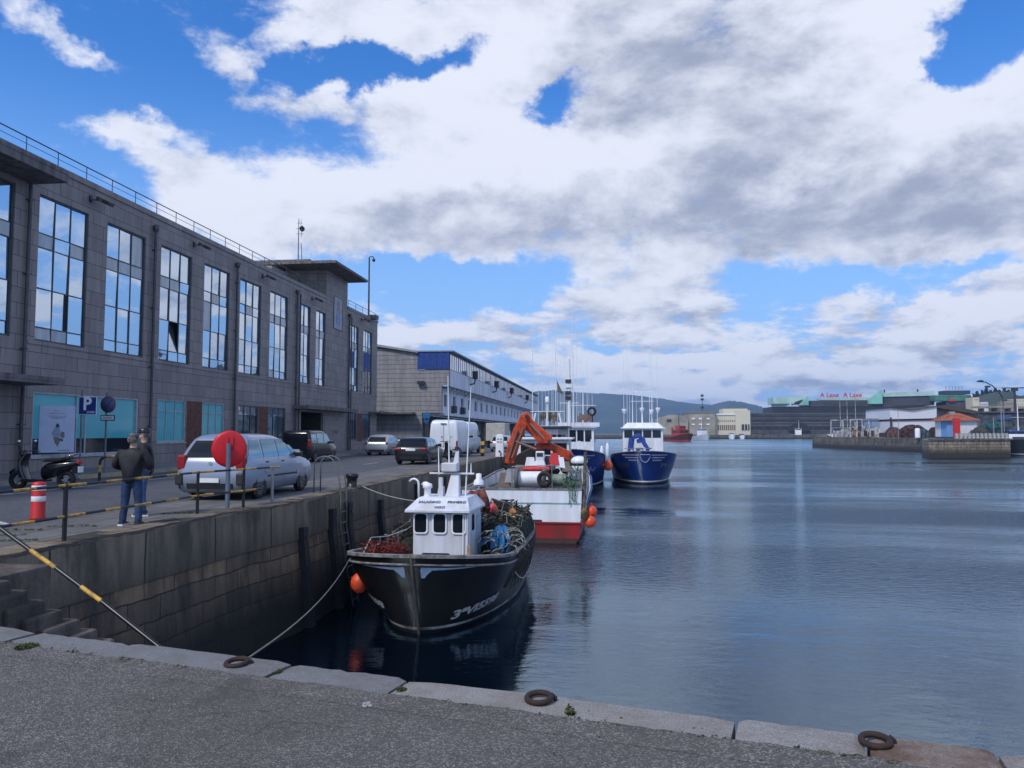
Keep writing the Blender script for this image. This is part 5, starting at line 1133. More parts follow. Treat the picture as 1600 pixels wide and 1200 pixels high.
# ================================================================= BOATS
class Hull:
    def __init__(s, L, B, sheer, u0=.75, p=2.0, u0w=.45, pw=1.6, wl=.86, rake=.8, stern=.85, flare=1.3, stern_w=.8):
        s.L, s.B, s.sheer, s.u0, s.p, s.u0w, s.pw, s.wl, s.rake, s.stern, s.flare, s.stern_w = L, B, sheer, u0, p, u0w, pw, wl, rake, stern, flare, stern_w
    def half(s, u, u0, p, st):
        a = st+(1-st)*math.sin(min(1, u/.35)*math.pi/2); b = 1 if u <= u0 else math.sqrt(max(0, 1-((u-u0)/(1-u0))**p)); return s.B/2*a*b
    def pt(s, u, z, side=1, out=0.0):
        sh = s.sheer(u); f = 1-z/sh; g_ = max(0, min(1, f))**s.flare
        y = s.half(u, s.u0, s.p, s.stern)*(1-g_)+s.half(u, s.u0w, s.pw, s.stern_w)*s.wl*g_
        if f > 1: y *= max(.2, 1-(f-1)*.8)
        return Vector((-s.L/2+u*(s.L-s.rake*max(0, f)), side*(y+out), z))
    def us(s): return [i/10*.55 for i in range(10)]+[.55+.45*(1-(1-i/18)**2.0) for i in range(19)]
    def build(s, root, levels, mats, deck, rail_m, inner_m, deck_m, rail=.10, name='hull'):
        """levels: [(z function of sheer, material index below it)]"""
        us = s.us(); m = MB()
        for side in (1, -1):
            for (za, mi), (zb, _) in zip(levels[:-1], levels[1:]):
                m.grid([[s.pt(u, za(s.sheer(u)), side), s.pt(u, (za(s.sheer(u))+zb(s.sheer(u)))/2, side), s.pt(u, zb(s.sheer(u)), side)] for u in us], mi, True)
        for (za, mi), (zb, _) in zip(levels[:-1], levels[1:]):
            a, b = za(s.sheer(0)), zb(s.sheer(0)); m.quad(s.pt(0, a, 1), s.pt(0, a, -1), s.pt(0, b, -1), s.pt(0, b, 1), mi)
        h = m.build(name, mats, root, weld=True)
        m = MB()      # bulwark inside and deck
        for side in (1, -1): m.grid([[s.pt(u, s.sheer(u), side, -min(.09, abs(s.pt(u, s.sheer(u)).y)*.8)), s.pt(u, deck(u), side, -.10 if s.pt(u, deck(u)).y > .12 else 0)] for u in us], 0, True)
        m.quad(s.pt(0, s.sheer(0), 1, -.1)+Vector((.08, 0, 0)), s.pt(0, s.sheer(0), -1, -.1)+Vector((.08, 0, 0)), s.pt(0, deck(0), -1, -.1)+Vector((.08, 0, 0)), s.pt(0, deck(0), 1, -.1)+Vector((.08, 0, 0)))
        m.build('bulwark', inner_m, root)
        m = MB(); m.grid([[s.pt(u, deck(u), k, 0)*1 if False else Vector((s.pt(u, deck(u)).x, s.pt(u, deck(u)).y*k*.97, deck(u))) for k in (-1, -.5, 0, .5, 1)] for u in us], 0, False); m.build('deck', deck_m, root)
        m = MB()      # cap rail
        for side in (1, -1):
            rows = []
            for u in us:
                q = s.pt(u, s.sheer(u), side); n_ = Vector((0, side, 0))
                if u > s.u0: n_ = Vector(((u-s.u0)/(1-s.u0), side*(1-(u-s.u0)/(1-s.u0))+1e-3, 0)).normalized()
                rows.append([q+n_*.035+Vector((0, 0, -.03)), q+n_*.035+Vector((0, 0, .035)), q-n_*rail+Vector((0, 0, .035)), q-n_*rail+Vector((0, 0, -.03))])
            m.grid(rows, 0, False, True)
        q = s.pt(0, s.sheer(0)); m.box(q.x-.03, q.x+.1, -q.y, q.y, q.z-.03, q.z+.034); m.build('cap_rail', rail_m, root)
        return h
    def u_at(s, y, z):
        lo, hi = .3, 1.0
        for _ in range(40):
            mid = (lo+hi)/2
            if abs(s.pt(mid, z).y) > y: lo = mid
            else: hi = mid
        return lo
    def band(s, name, pts, mt, parent, side, out=.015, th=.012):
        """flat mark wrapped on the hull: pts = outline of (y, z)"""
        m = MB(); n = len(pts); N_ = 10
        top = [s.pt(s.u_at(abs(y), z), z, side, out) for y, z in pts]
        m.add(top, [tuple(range(n))]); return m.build(name, mt, parent)
    def strip(s, name, ya, yb, zfa, zfb, mt, parent, side, n=14, out=.014):
        m = MB(); rows = []
        for i in range(n+1):
            f = i/n; y = ya+(yb-ya)*f; rows.append([s.pt(s.u_at(y, zfa(f)), zfa(f), side, out), s.pt(s.u_at(y, zfb(f)), zfb(f), side, out)])
        m.grid(rows, 0, False); return m.build(name, mt, parent)
    def lettering(s, name, txt, size, ua, ub, z0, z1, mt, parent, side, shear=.3, out=.02, bold=.012):
        o = text(name, txt, size, Matrix(), mt, parent, shear=shear, depth=0.0, bold=bold)
        xs = [v.co.x for v in o.data.vertices]; a, b = min(xs), max(xs)
        for v in o.data.vertices:
            f = (v.co.x-a)/(b-a); f2 = f if side > 0 else 1-f; z = z0+(z1-z0)*f2+v.co.y; u = ua+(ub-ua)*f2; v.co = s.pt(u, z, side, out)
        return o
def whip(parent, x, y, z0, z1, r=.022, lean=0.0, m_=None):
    m = MB(); m.cyl((x, y, z0), (x+lean, y+lean, z1), r, r*.4, 6); return m.build('whip_antenna', m_ or WHITE, parent)
HBLK = mat('black_hull_paint', (.004, .004, .006), .42, var=.3, vscale=1.5, bump=.15, bscale=3, streak=True, spec=.28, col2=(.011, .010, .010))
HRED = mat('red_antifouling', (.24, .005, .007), .5, var=.25, vscale=1.5, streak=True, col2=(.13, .012, .012))
HREDD = mat('dark_weed_band', (.05, .02, .015), .7)
HBLU = mat('blue_hull_paint', (.005, .027, .165), .32, var=.25, vscale=1.0, streak=True)
DECKM = mat('worn_deck', (.13, .12, .11), .8, var=.3)
CAPM = mat('worn_cap_rail', (.23, .22, .21), .6, var=.3, vscale=6, streak=False)
DKGREEN = mat('dark_net_green', (.022, .032, .024), .95, var=.5, vscale=25, bump=1, bscale=50)
NETGREY = mat('net_grey', (.075, .072, .062), .95, var=.5, vscale=25, bump=1, bscale=50)
ORANGE = mat('orange_fender', (.78, .085, .022), .45, var=.15, vscale=3)
CRANE = mat('crane_orange', (.60, .065, .012), .4, var=.25, vscale=3)
# ---------------------------------------------------------------- black boat
BX, BY = -4.45, 22.15
bb = thing('fishing_boat', 'black hulled fishing boat with a white wheelhouse moored nearest to us', 'fishing boat', (BX, BY, WATER), R(-90))
HB = Hull(10.2, 4.1, lambda u: 1.50+.42*max(0, (u-.45)/.55)**1.7, u0=.78, p=2.3, u0w=.5, pw=1.5, wl=.86, rake=.85, stern=.86, flare=1.5)
HB.build(bb, [(lambda s: s, 0), (lambda s: .60*s, 0), (lambda s: .17, 1), (lambda s: .10, 0), (lambda s: -.5, 0)], [HBLK, mat('pale_boot_line', (.35, .35, .34), .6, var=.4, vscale=2)], lambda u: .75, CAPM, mat('bulwark_grey', (.16, .17, .17), .7, var=.3), DECKM)
def to_l(v, b=(BX, BY)): return Vector((b[1]-v.y, v.x-b[0], v.z-WATER))      # world -> boat space (bow towards us)
m = MB(); m.tube([HB.pt(1.0, z)+Vector((.025, 0, 0)) for z in (1.95, 1.4, .8, .3, .0, -.3)], .035, 6); m.build('stem_post', mat('stem_grey', (.075, .065, .06), .6), bb)
for side in (1, -1):
    m = MB(); m.tube([HB.pt(u, HB.sheer(u)-.20, side, .02) for u in HB.us()], .03, 6); m.build('rubbing_strake', CAPM if side == 1 else CAPM, bb)
BROW = mat('pale_blue_mark', (.30, .40, .56), .5)
for side in (1, -1):
    o = HB.strip('bow_swoosh', .19, 1.35, lambda f: 1.66-.04*f, lambda f: 1.66-.04*f-(.075*(1-f)+.008) - .0, BROW, bb, side)
    HB.strip('bow_swoosh', .17, .42, lambda f: 1.62, lambda f: 1.40 + .17*max(0, (f-.35)/.65)**.7, BROW, bb, side)
ya = to_l(at_y(708, 950, 17.9)).y; yb = 1.93
ua = HB.u_at(ya, .60); ub = ua-.145
HB.lettering('hull_number', '3ªVI5598', .31, ua, ub, .40, .62, mat('number_white', (.42, .42, .43), .6), bb, 1, shear=.05)
HB.lettering('hull_number', '3ªVI5598', .26, HB.u_at(.9, .7), HB.u_at(.9, .7)-.12, .6, .72, mat('number_white', (.42, .42, .43), .6), bb, -1, shear=.2)
# wheelhouse
A_ = to_l(at_y(645, 840, 19.0)); B_ = to_l(at_y(734, 840, 19.0)); xf = A_.x; y0, y1 = A_.y, B_.y; xb = xf-1.65
ze = to_l(at_y(700, 797, 19)).z; zt = to_l(at_y(700, 781, 19.4)).z+.06
WHL = mat('wheelhouse_white', (.66, .70, .79), .4, var=.07, vscale=2, streak=True, col2=(.50, .50, .52))
m = MB(); m.box(xb, xf, y0, y1, .75, ze)
wh = m.build('wheelhouse', WHL, bb, bevel=.04)
m = MB(); z1 = ze; ex = .17
base = [(xf+ex, y0-ex, z1), (xf+ex, y1+.02, z1), (xb-.1, y1+.1, z1), (xb-.1, y0-ex, z1)]; top_ = [(xf-.32, y0+.06, zt), (xf-.32, y1-.12, zt), (xb+.1, y1-.1, zt), (xb+.1, y0+.06, zt)]
b2 = [(x, y, z-.05) for x, y, z in base]
m.add(base+top_, [(0, 1, 5, 4), (1, 2, 6, 5), (2, 3, 7, 6), (3, 0, 4, 7), (4, 5, 6, 7)]); m.add(base+b2, [(0, 4, 5, 1), (1, 5, 6, 2), (2, 6, 7, 3), (3, 7, 4, 0), (4, 7, 6, 5)])
rf_ = m.build('wheelhouse_roof', WHL, bb)
fu = Vector((-.32-ex, 0, zt-z1)).normalized(); fr = Vector((0, 1, 0))
INK = mat('roof_lettering', (.03, .03, .05), .6)
yc = (y0+y1)/2
def roof_text(s_, f, dy, size, sx=1.0): 
    o_ = Vector((xf+ex, yc+dy, z1))+Vector((-.32-ex, 0, zt-z1))*f+Vector((.012, 0, .012)); text('roof_lettering', s_, size, basis(o_, fr, fu), INK, rf_, sx=sx, bold=0)
roof_text('SALADINO', .62, -.33, .14, .84); roof_text('PRIMERO', .62, .37, .14, .84); roof_text('VIGO', .22, -.03, .13, .9)
# rounded windows
def round_rect(w, h, r, n=5):
    pts = []
    for cx, cy, a0 in ((w/2-r, h/2-r, 0), (-w/2+r, h/2-r, 90), (-w/2+r, -h/2+r, 180), (w/2-r, -h/2+r, 270)):
        for k in range(n+1): a = R(a0+90*k/n); pts.append((cx+r*math.cos(a), cy+r*math.sin(a)))
    return pts
wz = (to_l(at_y(700, 800, 19)).z+to_l(at_y(700, 832, 19)).z)/2-.03
for px in (657.5, 687, 717):
    yw = to_l(at_y(px, 815, 19.0)).y; outer = round_rect(.37, .53, .09); inner = round_rect(.30, .46, .07)
    m = MB(); n = len(outer); ps = [Vector((xf+.002, yw+a, wz+b)) for a, b in outer]+[Vector((xf+.035, yw+a, wz+b)) for a, b in outer]+[Vector((xf+.035, yw+a, wz+b)) for a, b in inner]+[Vector((xf+.005, yw+a, wz+b)) for a, b in inner]
    m.add(ps, [(k*n+i, k*n+(i+1) % n, (k+1)*n+(i+1) % n, (k+1)*n+i) for k in range(3) for i in range(n)]); o = m.build('window', WHITE, bb)
    m = MB(); m.prism([(yw+a, wz+b) for a, b in inner], 'x', xf+.004, xf+.010); m.build('glass', mat('boat_glass', (.012, .018, .025), .07), o)
m = MB(); m.box(xb+.12, xb+.72, y1+.002, y1+.03, .8, ze-.2); o = m.build('side_door', mat('door_bluish', (.38, .46, .58), .5), bb, bevel=.02)
m = MB(); m.prism([(xf-.45+a, wz+b) for a, b in round_rect(.34, .42, .07)], 'y', y1+.001, y1+.012); m.build('side_window', mat('boat_glass', (.012, .018, .025), .07), bb)
for yy in (y1-.16, y1-.06): m = MB(); m.cyl((xf+.03, yy, 1.5), (xf+.03, yy, ze-.08), .018, n=6); m.build('pipe', WHITE, bb)
zz = to_l(at_y(690, 868, 18.98)).z; m = MB(); m.prism([(to_l(at_y(681, 868, 19)).y+a, zz+b) for a, b in round_rect(.72, .11, .05)], 'x', xf+.002, xf+.012); m.build('vent_slot', BLACK, bb)
m = MB(); yy = to_l(at_y(731, 860, 18.6)).y; m.box(xf+.25, xf+.29, yy-.04, yy+.04, 1.0, to_l(at_y(731, 853, 18.7)).z); m.build('timber_post', WOOD, bb)
# things on the wheelhouse roof
def RP(px, py, Y): return to_l(at_y(px, py, Y))
m = MB(); a = RP(708, 782, 19.9); b = RP(712, 741, 20.0)
def frustum(mb, c0, w0, c1, w1, d0=.3, d1=.2):
    v = [(c.x+sx*d/2, c.y+sy*w/2, c.z) for c, w, d in ((c0, w0, d0), (c1, w1, d1)) for sx, sy in ((-1, -1), (1, -1), (1, 1), (-1, 1))]
    mb.add(v, [(3, 2, 1, 0), (4, 5, 6, 7), (0, 1, 5, 4), (1, 2, 6, 5), (2, 3, 7, 6), (3, 0, 4, 7)])
frustum(m, Vector((a.x, a.y, zt-.02)), .36, b, .22); m.build('mast_base', WHL, bb, bevel=.02)
m = MB(); frustum(m, Vector((a.x-.1, RP(688, 780, 19.9).y, zt-.02)), .16, RP(690, 760, 19.9), .12); m.cyl(RP(689, 760, 19.9), RP(689, 746, 19.9), .065, n=12); m.build('lamp_pillar', WHL, bb)
m = MB(); p, q = RP(672, 739, 20), RP(741, 740, 20); m.beam(p, q, .12, .04); m.build('crosstree', WHL, bb)
m = MB(); p = RP(704, 730, 20); m.box(p.x-.2, p.x+.2, p.y-.21, p.y+.21, p.z-.11, p.z+.12); m.build('radar_box', WHL, bb, bevel=.03)
m = MB(); frustum(m, RP(713, 723, 20), .14, RP(715, 703, 20), .07, .14, .07); m.build('upper_mast', WHL, bb)
m = MB(); p = RP(714, 704, 20); m.cyl(p, p+Vector((0, 0, .1)), .06, n=10); m.tube([p+Vector((0, -.12, .02)), p+Vector((0, 0, .03)), p+Vector((0, .1, .05))], .02, 6); m.build('masthead_lamp', DARKM, bb)
for (xa, ya_, xb_, yb_) in ((702, 740, 700, 588), (686, 742, 685, 700), (727, 782, 736, 604), (736, 740, 736, 724)):
    p, q = RP(xa, ya_, 20), RP(xb_, yb_, 20); m = MB(); m.cyl(p, q, .022, .011, 6); m.build('whip_antenna', WHITE, bb)
for px, s in ((654, 1), (671, .8)):
    p = RP(px, 782, 19.7); p.z = zt-.02; h_ = .34*s; m = MB()
    m.tube([p, p+Vector((0, 0, h_))]+[p+Vector((0, -.13*s*(1-math.cos(a)), h_+.13*s*math.sin(a))) for a in (.5, 1, 1.5, 2.1, 2.7)], .028, 8); m.build('gooseneck_vent', WHITE, bb)
m = MB(); p = RP(668, 782, 19.7); p.z = zt-.02; m.lathe([(.09, 0), (.09, .22), (.13, .25), (.12, .34), (.0, .38)], p, 14); m.build('searchlight', WHITE, bb)
# goalpost behind the wheelhouse with lamp and rust coloured oilskins
m = MB(); p = RP(748, 800, 21.6); q = RP(748, 757, 21.6); m.cyl(p, q, .05, n=8); m.lathe([(.16, 0), (.13, .12), (.08, .16), (.08, .3), (0, .32)], q, 14); m.build('deck_lamp', WHITE, bb)
m = MB(); m.beam(RP(716, 762, 21.6), RP(778, 762, 21.6), .05, .05); m.build('goalpost_beam', CAPM, bb)
RUSTC = mat('rust_oilskin', (.20, .055, .035), .75, var=.4, vscale=5)
m = MB()
for a_, b_, r_ in (((752, 768), (760, 798), .12), ((738, 771), (728, 779), .11), ((748, 770), (738, 774), .10)): m.tube([RP(*a_, 21.5), RP((a_[0]+b_[0])/2+2, (a_[1]+b_[1])/2, 21.4), RP(*b_, 21.5)], r_, 8)
m.build('hanging_oilskins', RUSTC, bb)
# stack of pots and nets on the aft deck
def pot(seed):
    rnd = random.Random(seed); t = thing('fishing_pot', 'netted fishing pot in the dark heap on the black boat deck', 'fishing pot', (0, 0, 0), 0, 'pots heaped on the black boat')
    m = MB(); a, b, h = .30, .22, .30
    for z in (0, h): m.tube([(a, b, z), (-a, b, z), (-a, -b, z), (a, -b, z)], .014, 5, closed=True)
    for x, y in ((a, b), (-a, b), (-a, -b), (a, -b)): m.cyl((x, y, 0), (x, y, h), .012, n=5)
    m.build('frame', CAPM, t); m = MB()
    for k in range(5):
        f = -a+2*a*(k+.5)/5; m.tube([(f, b, 0), (f, b*.92, h*.5), (f, b, h), (f, 0, h-.02), (f, -b, h), (f, -b*.92, h*.5), (f, -b, 0)], .009, 4)
    for k in range(4): m.tube([(a, b*.96, h*(k+.5)/4), (-a, b*.96, h*(k+.5)/4), (-a*.97, -b*.96, h*(k+.5)/4), (a, -b*.96, h*(k+.5)/4)], .009, 4, closed=True)
    for k in range(3):
        m.tube([(rnd.uniform(-a, a), rnd.uniform(-b, b), rnd.uniform(.05, h)) for _ in range(5)], .022, 5)
    m.build('netting', NETGREY if seed % 2 else DKGREEN, t); return t
pots = [pot(1), pot(2)]; rnd = random.Random(11)
hm_ = MB(); spots = []
for i in range(11):
    for j in range(8):
        lx = 2.4-.56*i; ly = -1.7+.47*j; hh = HB.pt((lx+5.1)/10.2, 1.4).y-.22
        if abs(ly) > hh or (lx > .9 and ly < y1+.30): continue
        top = 1.72+.62*math.sin(max(0, min(1, (2.6-lx)/2.2))*math.pi/2)-.25*abs(ly-.9)/1.2+rnd.uniform(-.12, .16)
        spots.append((lx, ly, top))
        hm_.ball((lx, ly, (top+.7)/2), .42, 10, 0, (1, 1, (top-.7)/2/.42*1.05))
        for k in range(9):
            c = Vector((lx, ly, top)); hm_.tube([c+Vector((rnd.uniform(-.32, .32), rnd.uniform(-.32, .32), rnd.uniform(-.28, .12))) for _ in range(5)], .02, 5, mi=rnd.choice((0, 1, 1, 2)))
o = hm_.build('net_heap', [DKGREEN, NETGREY, mat('faded_rope', (.22, .21, .16), .9, var=.4, vscale=10)], bb); kind(o, 'stuff')
for cnt, k in enumerate((1, 4, 7, 10, 14, 18, 23, 28, 33, 38, 43)):
    if k >= len(spots): break
    lx, ly, top = spots[k]; src = pots[cnt % 2]; o = src if cnt < 2 else dup(src)
    o.location = Vector((BX+ly, BY-lx, WATER+top-.12)); o.rotation_euler = (rnd.uniform(-.6, .6), rnd.uniform(-.6, .6), rnd.uniform(0, 3))
def buoy(name, label, W_, r, mt, neck=True, ax=(0, 0, 1), group=None, sz=1.18):
    t = thing(name, label, 'buoy', W_, 0, group); a = Vector(ax).normalized(); m = MB()
    m.lathe([(0, -r*sz), (r*.5, -r*sz*.88), (r*.87, -r*.55), (r, 0), (r*.93, r*.42), (r*.62, r*.85), (r*.28, r*1.1), (r*.16, r*1.3), (0, r*1.32)], (0, 0, 0), 20, 0, a); m.build('float_body', mt, t)
    m = MB(); m.torus(a*r*1.34, r*.12, r*.05, frame_of(a)[0], 10, 6); m.build('eye', ROPE, t)
    return t
PINK = mat('coral_buoy', (.75, .10, .085), .45)
w_ = at_y(770, 796, 22.4); buoy('float', 'round coral red float on top of the black boat pot heap', w_, .15, PINK)
w_ = at_y(800, 803, 23.4); buoy('float', 'orange float behind the yellow bag on the black boat pot heap', w_, .15, mat('amber_float', (.70, .25, .05), .5))
t = thing('yellow_bag', 'crumpled yellow bag lying on the black boat pot heap', 'bag', at_y(794, 812, 22.6)); m = MB()
for k in range(9): m.ball((rnd.uniform(-.2, .2), rnd.uniform(-.12, .12), rnd.uniform(-.08, .1)), rnd.uniform(.07, .13), 8, 0, (1.3, 1, .8))
m.build('folds', mat('yellow_plastic', (.72, .45, .02), .5, var=.25, vscale=8), t)
HAUL = mat('hauler_blue', (.025, .15, .36), .4, var=.2)
p = RP(784, 846, 19.9); m = MB(); ax = Vector((-.25, 1, .0)).normalized()
m.lathe([(0, -.09), (.40, -.10), (.42, -.06), (.2, -.02), (.2, .02), (.42, .06), (.40, .10), (0, .09)], p, 26, 0, (-.5, 1, 0)); m.box(p.x-.10, p.x+.10, p.y-.28, p.y-.08, .75, p.z+.1); m.beam(p+Vector((0, -.2, .25)), p+Vector((0, -.55, -.1)), .12, .08); m.build('pot_hauler', HAUL, bb)
ropes_m = MB(); rr = random.Random(5)
for k in range(16):
    c = RP(rr.uniform(760, 815), rr.uniform(835, 872), 19.6); R_ = rr.uniform(.1, .3)
    ropes_m.tube([c+Vector((rr.uniform(-.15, .15), math.cos(2*math.pi*j/9)*R_, abs(math.sin(2*math.pi*j/9))*R_*.9)) for j in range(8)], .010, 5)
ropes_m.build('deck_ropes', mat('pale_rope', (.36, .34, .28), .9, var=.4, vscale=10), bb)
# port bow: rail, red ropes and nets
m = MB()
for a_, b_ in (((567, 866), (580, 840)), ((580, 840), (606, 838)), ((606, 838), (636, 827)), ((606, 838), (608, 868)), ((594, 839), (596, 868)), ((622, 833), (624, 868))): m.cyl(RP(*a_, 18.8), RP(*b_, 19.0), .018, n=6)
m.build('bow_rail', STEEL, bb)
m = MB(); rr = random.Random(9)
for k in range(44):
    c = RP(rr.uniform(575, 632), rr.uniform(848, 868) if k > 7 else rr.uniform(838, 866), 18.9); m.tube([c+Vector((rr.uniform(-.12, .12), rr.uniform(-.22, .22), rr.uniform(-.10, .12))) for j in range(7)], .011, 5)
m.tube([RP(588, 850, 18.9), RP(582, 868, 18.2), RP(577, 878, 17.75), RP(572, 896, 17.75)], .022, 6); m.build('red_nets', mat('red_net', (.22, .028, .022), .9, var=.5, vscale=12), bb)
m = MB()
for k in range(10):
    c = RP(rr.uniform(575, 640), rr.uniform(858, 874), 19.3); m.ball(c, rr.uniform(.15, .24), 8, 0, (1.2, 1.2, .7))
m.build('dark_nets', DKGREEN, bb)
buoy('fender_buoy', 'large coral red teardrop fender hanging at the black boat bow', at_y(562, 910, 18.9), .225, ORANGE, ax=(.15, 0, 1))
rope('mooring_rope', 'grey mooring line sagging from the black boat bow to the foreground quay', at_y(549, 868, 18.6), FA+fd*((at_z(352, 1024, 0)-FA).dot(fd))+nf*.03+Vector((0, 0, -.12)), .24, .009, mat('dull_rope', (.20, .19, .17), .9))
rope('mooring_rope', 'thin rope from the iron bollard to the black boat wheelhouse', P0(552, 760)+Vector((0, 0, .15)), at_y(650, 783, 19.8), .10, .013)
rope('fender_rope', 'short line holding the coral red fender to the black boat bow', at_y(566, 869, 18.75), at_y(562, 893, 18.9), 0, .012)
m = MB(); m.tube([HB.pt(u, HB.sheer(u)-.55-.5*math.sin(math.pi*(u-.1)/.62), 1, .05) for u in [.1+.62*i/24 for i in range(25)]], .022, 6); m.build('side_rope', ROPE, bb)
m = MB()
for i in range(34):
    u = .12+.6*i/34; m.tube([HB.pt(u, HB.sheer(u)+.02, 1, .04), HB.pt(min(.8, u+.02), HB.sheer(u)-.25, 1, .06), HB.pt(min(.8, u+.03), HB.sheer(u)-.50-.25*(i % 3), 1, .05)], .014, 5)
m.build('side_netting', NETGREY, bb)
# ---------------------------------------------------------------- white and red crane boat, stern towards us
Y2 = 33.0; xr = at_y(911, 770, Y2).x; cB = 5.3; X2 = xr-cB/2; L2_ = 16
wb = thing('crane_boat', 'white and red fishing boat with an orange folding crane, stern towards us', 'fishing boat', (X2, Y2+L2_/2, WATER), R(90))
H2 = Hull(L2_, cB, lambda u: 2.28+.5*u*u, u0=.6, p=2, u0w=.4, wl=.96, rake=1.2, stern=.98, flare=1.2, stern_w=.97)
def w2(v): return Vector((v.y-(Y2+L2_/2), -(v.x-X2), v.z-WATER))
H2.build(wb, [(lambda s: s, 0), (lambda s: 1.72, 0), (lambda s: .88, 1), (lambda s: .22, 2), (lambda s: -.5, 2)], [WHITEB, HRED, HREDD], lambda u: 1.9, CAPM, WHITEB, DECKM)
xs = -L2_/2
m = MB(); m.box(xs-.03, xs-.004, -cB/2+.05, cB/2-.05, 1.68, 1.72); m.box(xs-.02, xs-.004, .5, .56, .9, 1.68); m.build('transom_trim', mat('trim_teal', (.25, .45, .50), .5), wb)
m = MB(); m.box(xs-.05, xs-.01, -cB/2, cB/2, .83, .90); m.build('transom_rubbing_band', HRED, wb)
m = MB(); m.prism([(-.35+a, .93+b) for a, b in round_rect(1.1, .12, .05)], 'x', xs-.02, xs-.003); m.build('transom_slot', DARKM, wb)
def W2P(px, py, Y): return w2(at_y(px, py, Y))
m = MB()
for a_, b_ in (((800, 764), (800, 729)), ((800, 729), (862, 727)), ((862, 727), (905, 738)), ((905, 738), (907, 764)), ((862, 727), (863, 764)), ((775, 764), (775, 735))): m.cyl(W2P(*a_, 33.4), W2P(*b_, 33.4), .022, n=6)
m.build('stern_rail', STEEL, wb)
m = MB(); m.cyl(W2P(808, 748, 35.5), W2P(846, 748, 35.5), .34, n=20); m.build('net_drum', WHITEB, wb)
for px, r_ in ((849, .42), (808, .4)): m = MB(); m.torus(W2P(px, 748, 35.3), r_, .10, (.0, 1, .15) if px > 830 else (0, 1, 0), 24, 8); m.build('drum_flange', mat('grey_rubber', (.13, .13, .14), .8), wb)
t = thing('tyre_fender', 'dark tyre standing by the net drum on the crane boat', 'tyre', at_y(851, 749, 34.2), 0)
m = MB(); m.torus((0, 0, 0), .27, .10, (.3, 1, 0), 26, 10); m.build('tyre', RUBBER, t)
m = MB(); m.cyl(W2P(862, 750, 36), W2P(885, 750, 36), .28, n=18); m.build('winch_drum', mat('winch_green', (.16, .22, .17), .6, var=.3), wb)
m = MB(); m.cyl(W2P(818, 733, 36.2), W2P(858, 733, 36.2), .13, n=12); m.build('red_roller', REDP, wb)
m = MB(); p = W2P(844, 714, 37); m.box(p.x-.2, p.x+.2, p.y-.2, p.y+.2, p.z-.2, p.z+.28); frustum(m, W2P(843, 733, 37), .7, W2P(844, 719, 37), .4, .6, .4); m.build('control_cabinet', WHITEB, wb, bevel=.03)
m = MB(); m.box(p.x-.215, p.x-.2, p.y-.15, p.y+.15, p.z+.02, p.z+.2); m.build('cabinet_window', DARKM, wb)
m = MB(); rr = random.Random(21)
for k in range(22):
    c = W2P(rr.uniform(878, 906), rr.uniform(732, 762), 34.2); m.tube([c+Vector((rr.uniform(-.1, .1), rr.uniform(-.12, .12), rr.uniform(-.35, .3))) for j in range(5)], .02, 5)
m.build('green_nets', mat('green_net', (.09, .20, .13), .9, var=.4, vscale=10), wb)
m = MB()
for px in (888, 893, 897): m.tube([W2P(px, 762, 32.93), W2P(px+3, 785, 32.9), W2P(px+1, 770+rr.uniform(8, 22), 32.9), W2P(px+4, 764, 32.93)], .016, 5)
m.build('stern_net_loops', mat('green_net', (.09, .20, .13), .9), wb)
t = thing('raft_canister', 'white life raft canister on the stern of the crane boat', 'life raft', at_y(905, 727, 34.6)); m = MB()
m.ball((0, 0, .18), .38, 20, 0, (1, 1, .62)); m.build('lid', WHITE, t); m = MB(); m.ball((0, 0, -.10), .37, 20, 0, (1, 1, .72)); m.build('base', WHITE, t); m = MB(); m.cyl((0, 0, .0), (0, 0, .09), .375, n=20); m.build('seam', DKGREEN, t)
t = thing('crane_boat_fender', 'upper orange ball fender on the side of the crane boat', 'fender', at_y(924, 799, 33.6), 0, 'orange ball fenders at the crane boat'); m = MB(); m.ball((0, 0, 0), .255, 20); m.build('ball', ORANGE, t); m = MB(); m.cyl((0, 0, .24), (0, 0, .34), .05, n=8); m.build('eye', ORANGE, t)
dup(t, at_y(922, 815, 33.2), 0, 'lower orange ball fender touching the water beside the crane boat')
o = thing('crane_boat_fender', 'worn yellow brown fender beside the two orange ball fenders', 'fender', at_y(913, 803, 33.0)); m = MB(); m.ball((0, 0, 0), .2, 14, 0, (.8, .8, 1.3)); m.build('bag', mat('brown_fender', (.16, .12, .05), .8, var=.4), o)
t = thing('hanging_ropes', 'white and blue rope loops hanging over the crane boat quarter', 'ropes', at_y(916, 745, 33.6)); 
for k, (x0, x1, c_) in enumerate(((910, 921, WHITE), (912, 924, mat('rope_blue', (.12, .20, .42), .8)), (914, 919, WHITE), (909, 915, ROPE))):
    m = MB(); pts = [(x0, 728), (x1, 745), (x1+1, 762), ((x0+x1)/2, 788), (x0+2, 770), (x0, 745)]
    m.tube([at_y(px, py, 33.4+.05*k)-t.location for px, py in pts], .03, 6, closed=True); m.build('rope_loop', c_, t)
t = thing('fender_plank', 'weathered timber post at the crane boat quarter', 'post', at_y(911, 800, 33.1)); m = MB(); m.cyl((0, 0, -.3), at_y(915, 706, 33.3)-t.location, .09, .07, 8); m.build('timber', mat('weathered_timber', (.13, .11, .09), .9, var=.4), t)
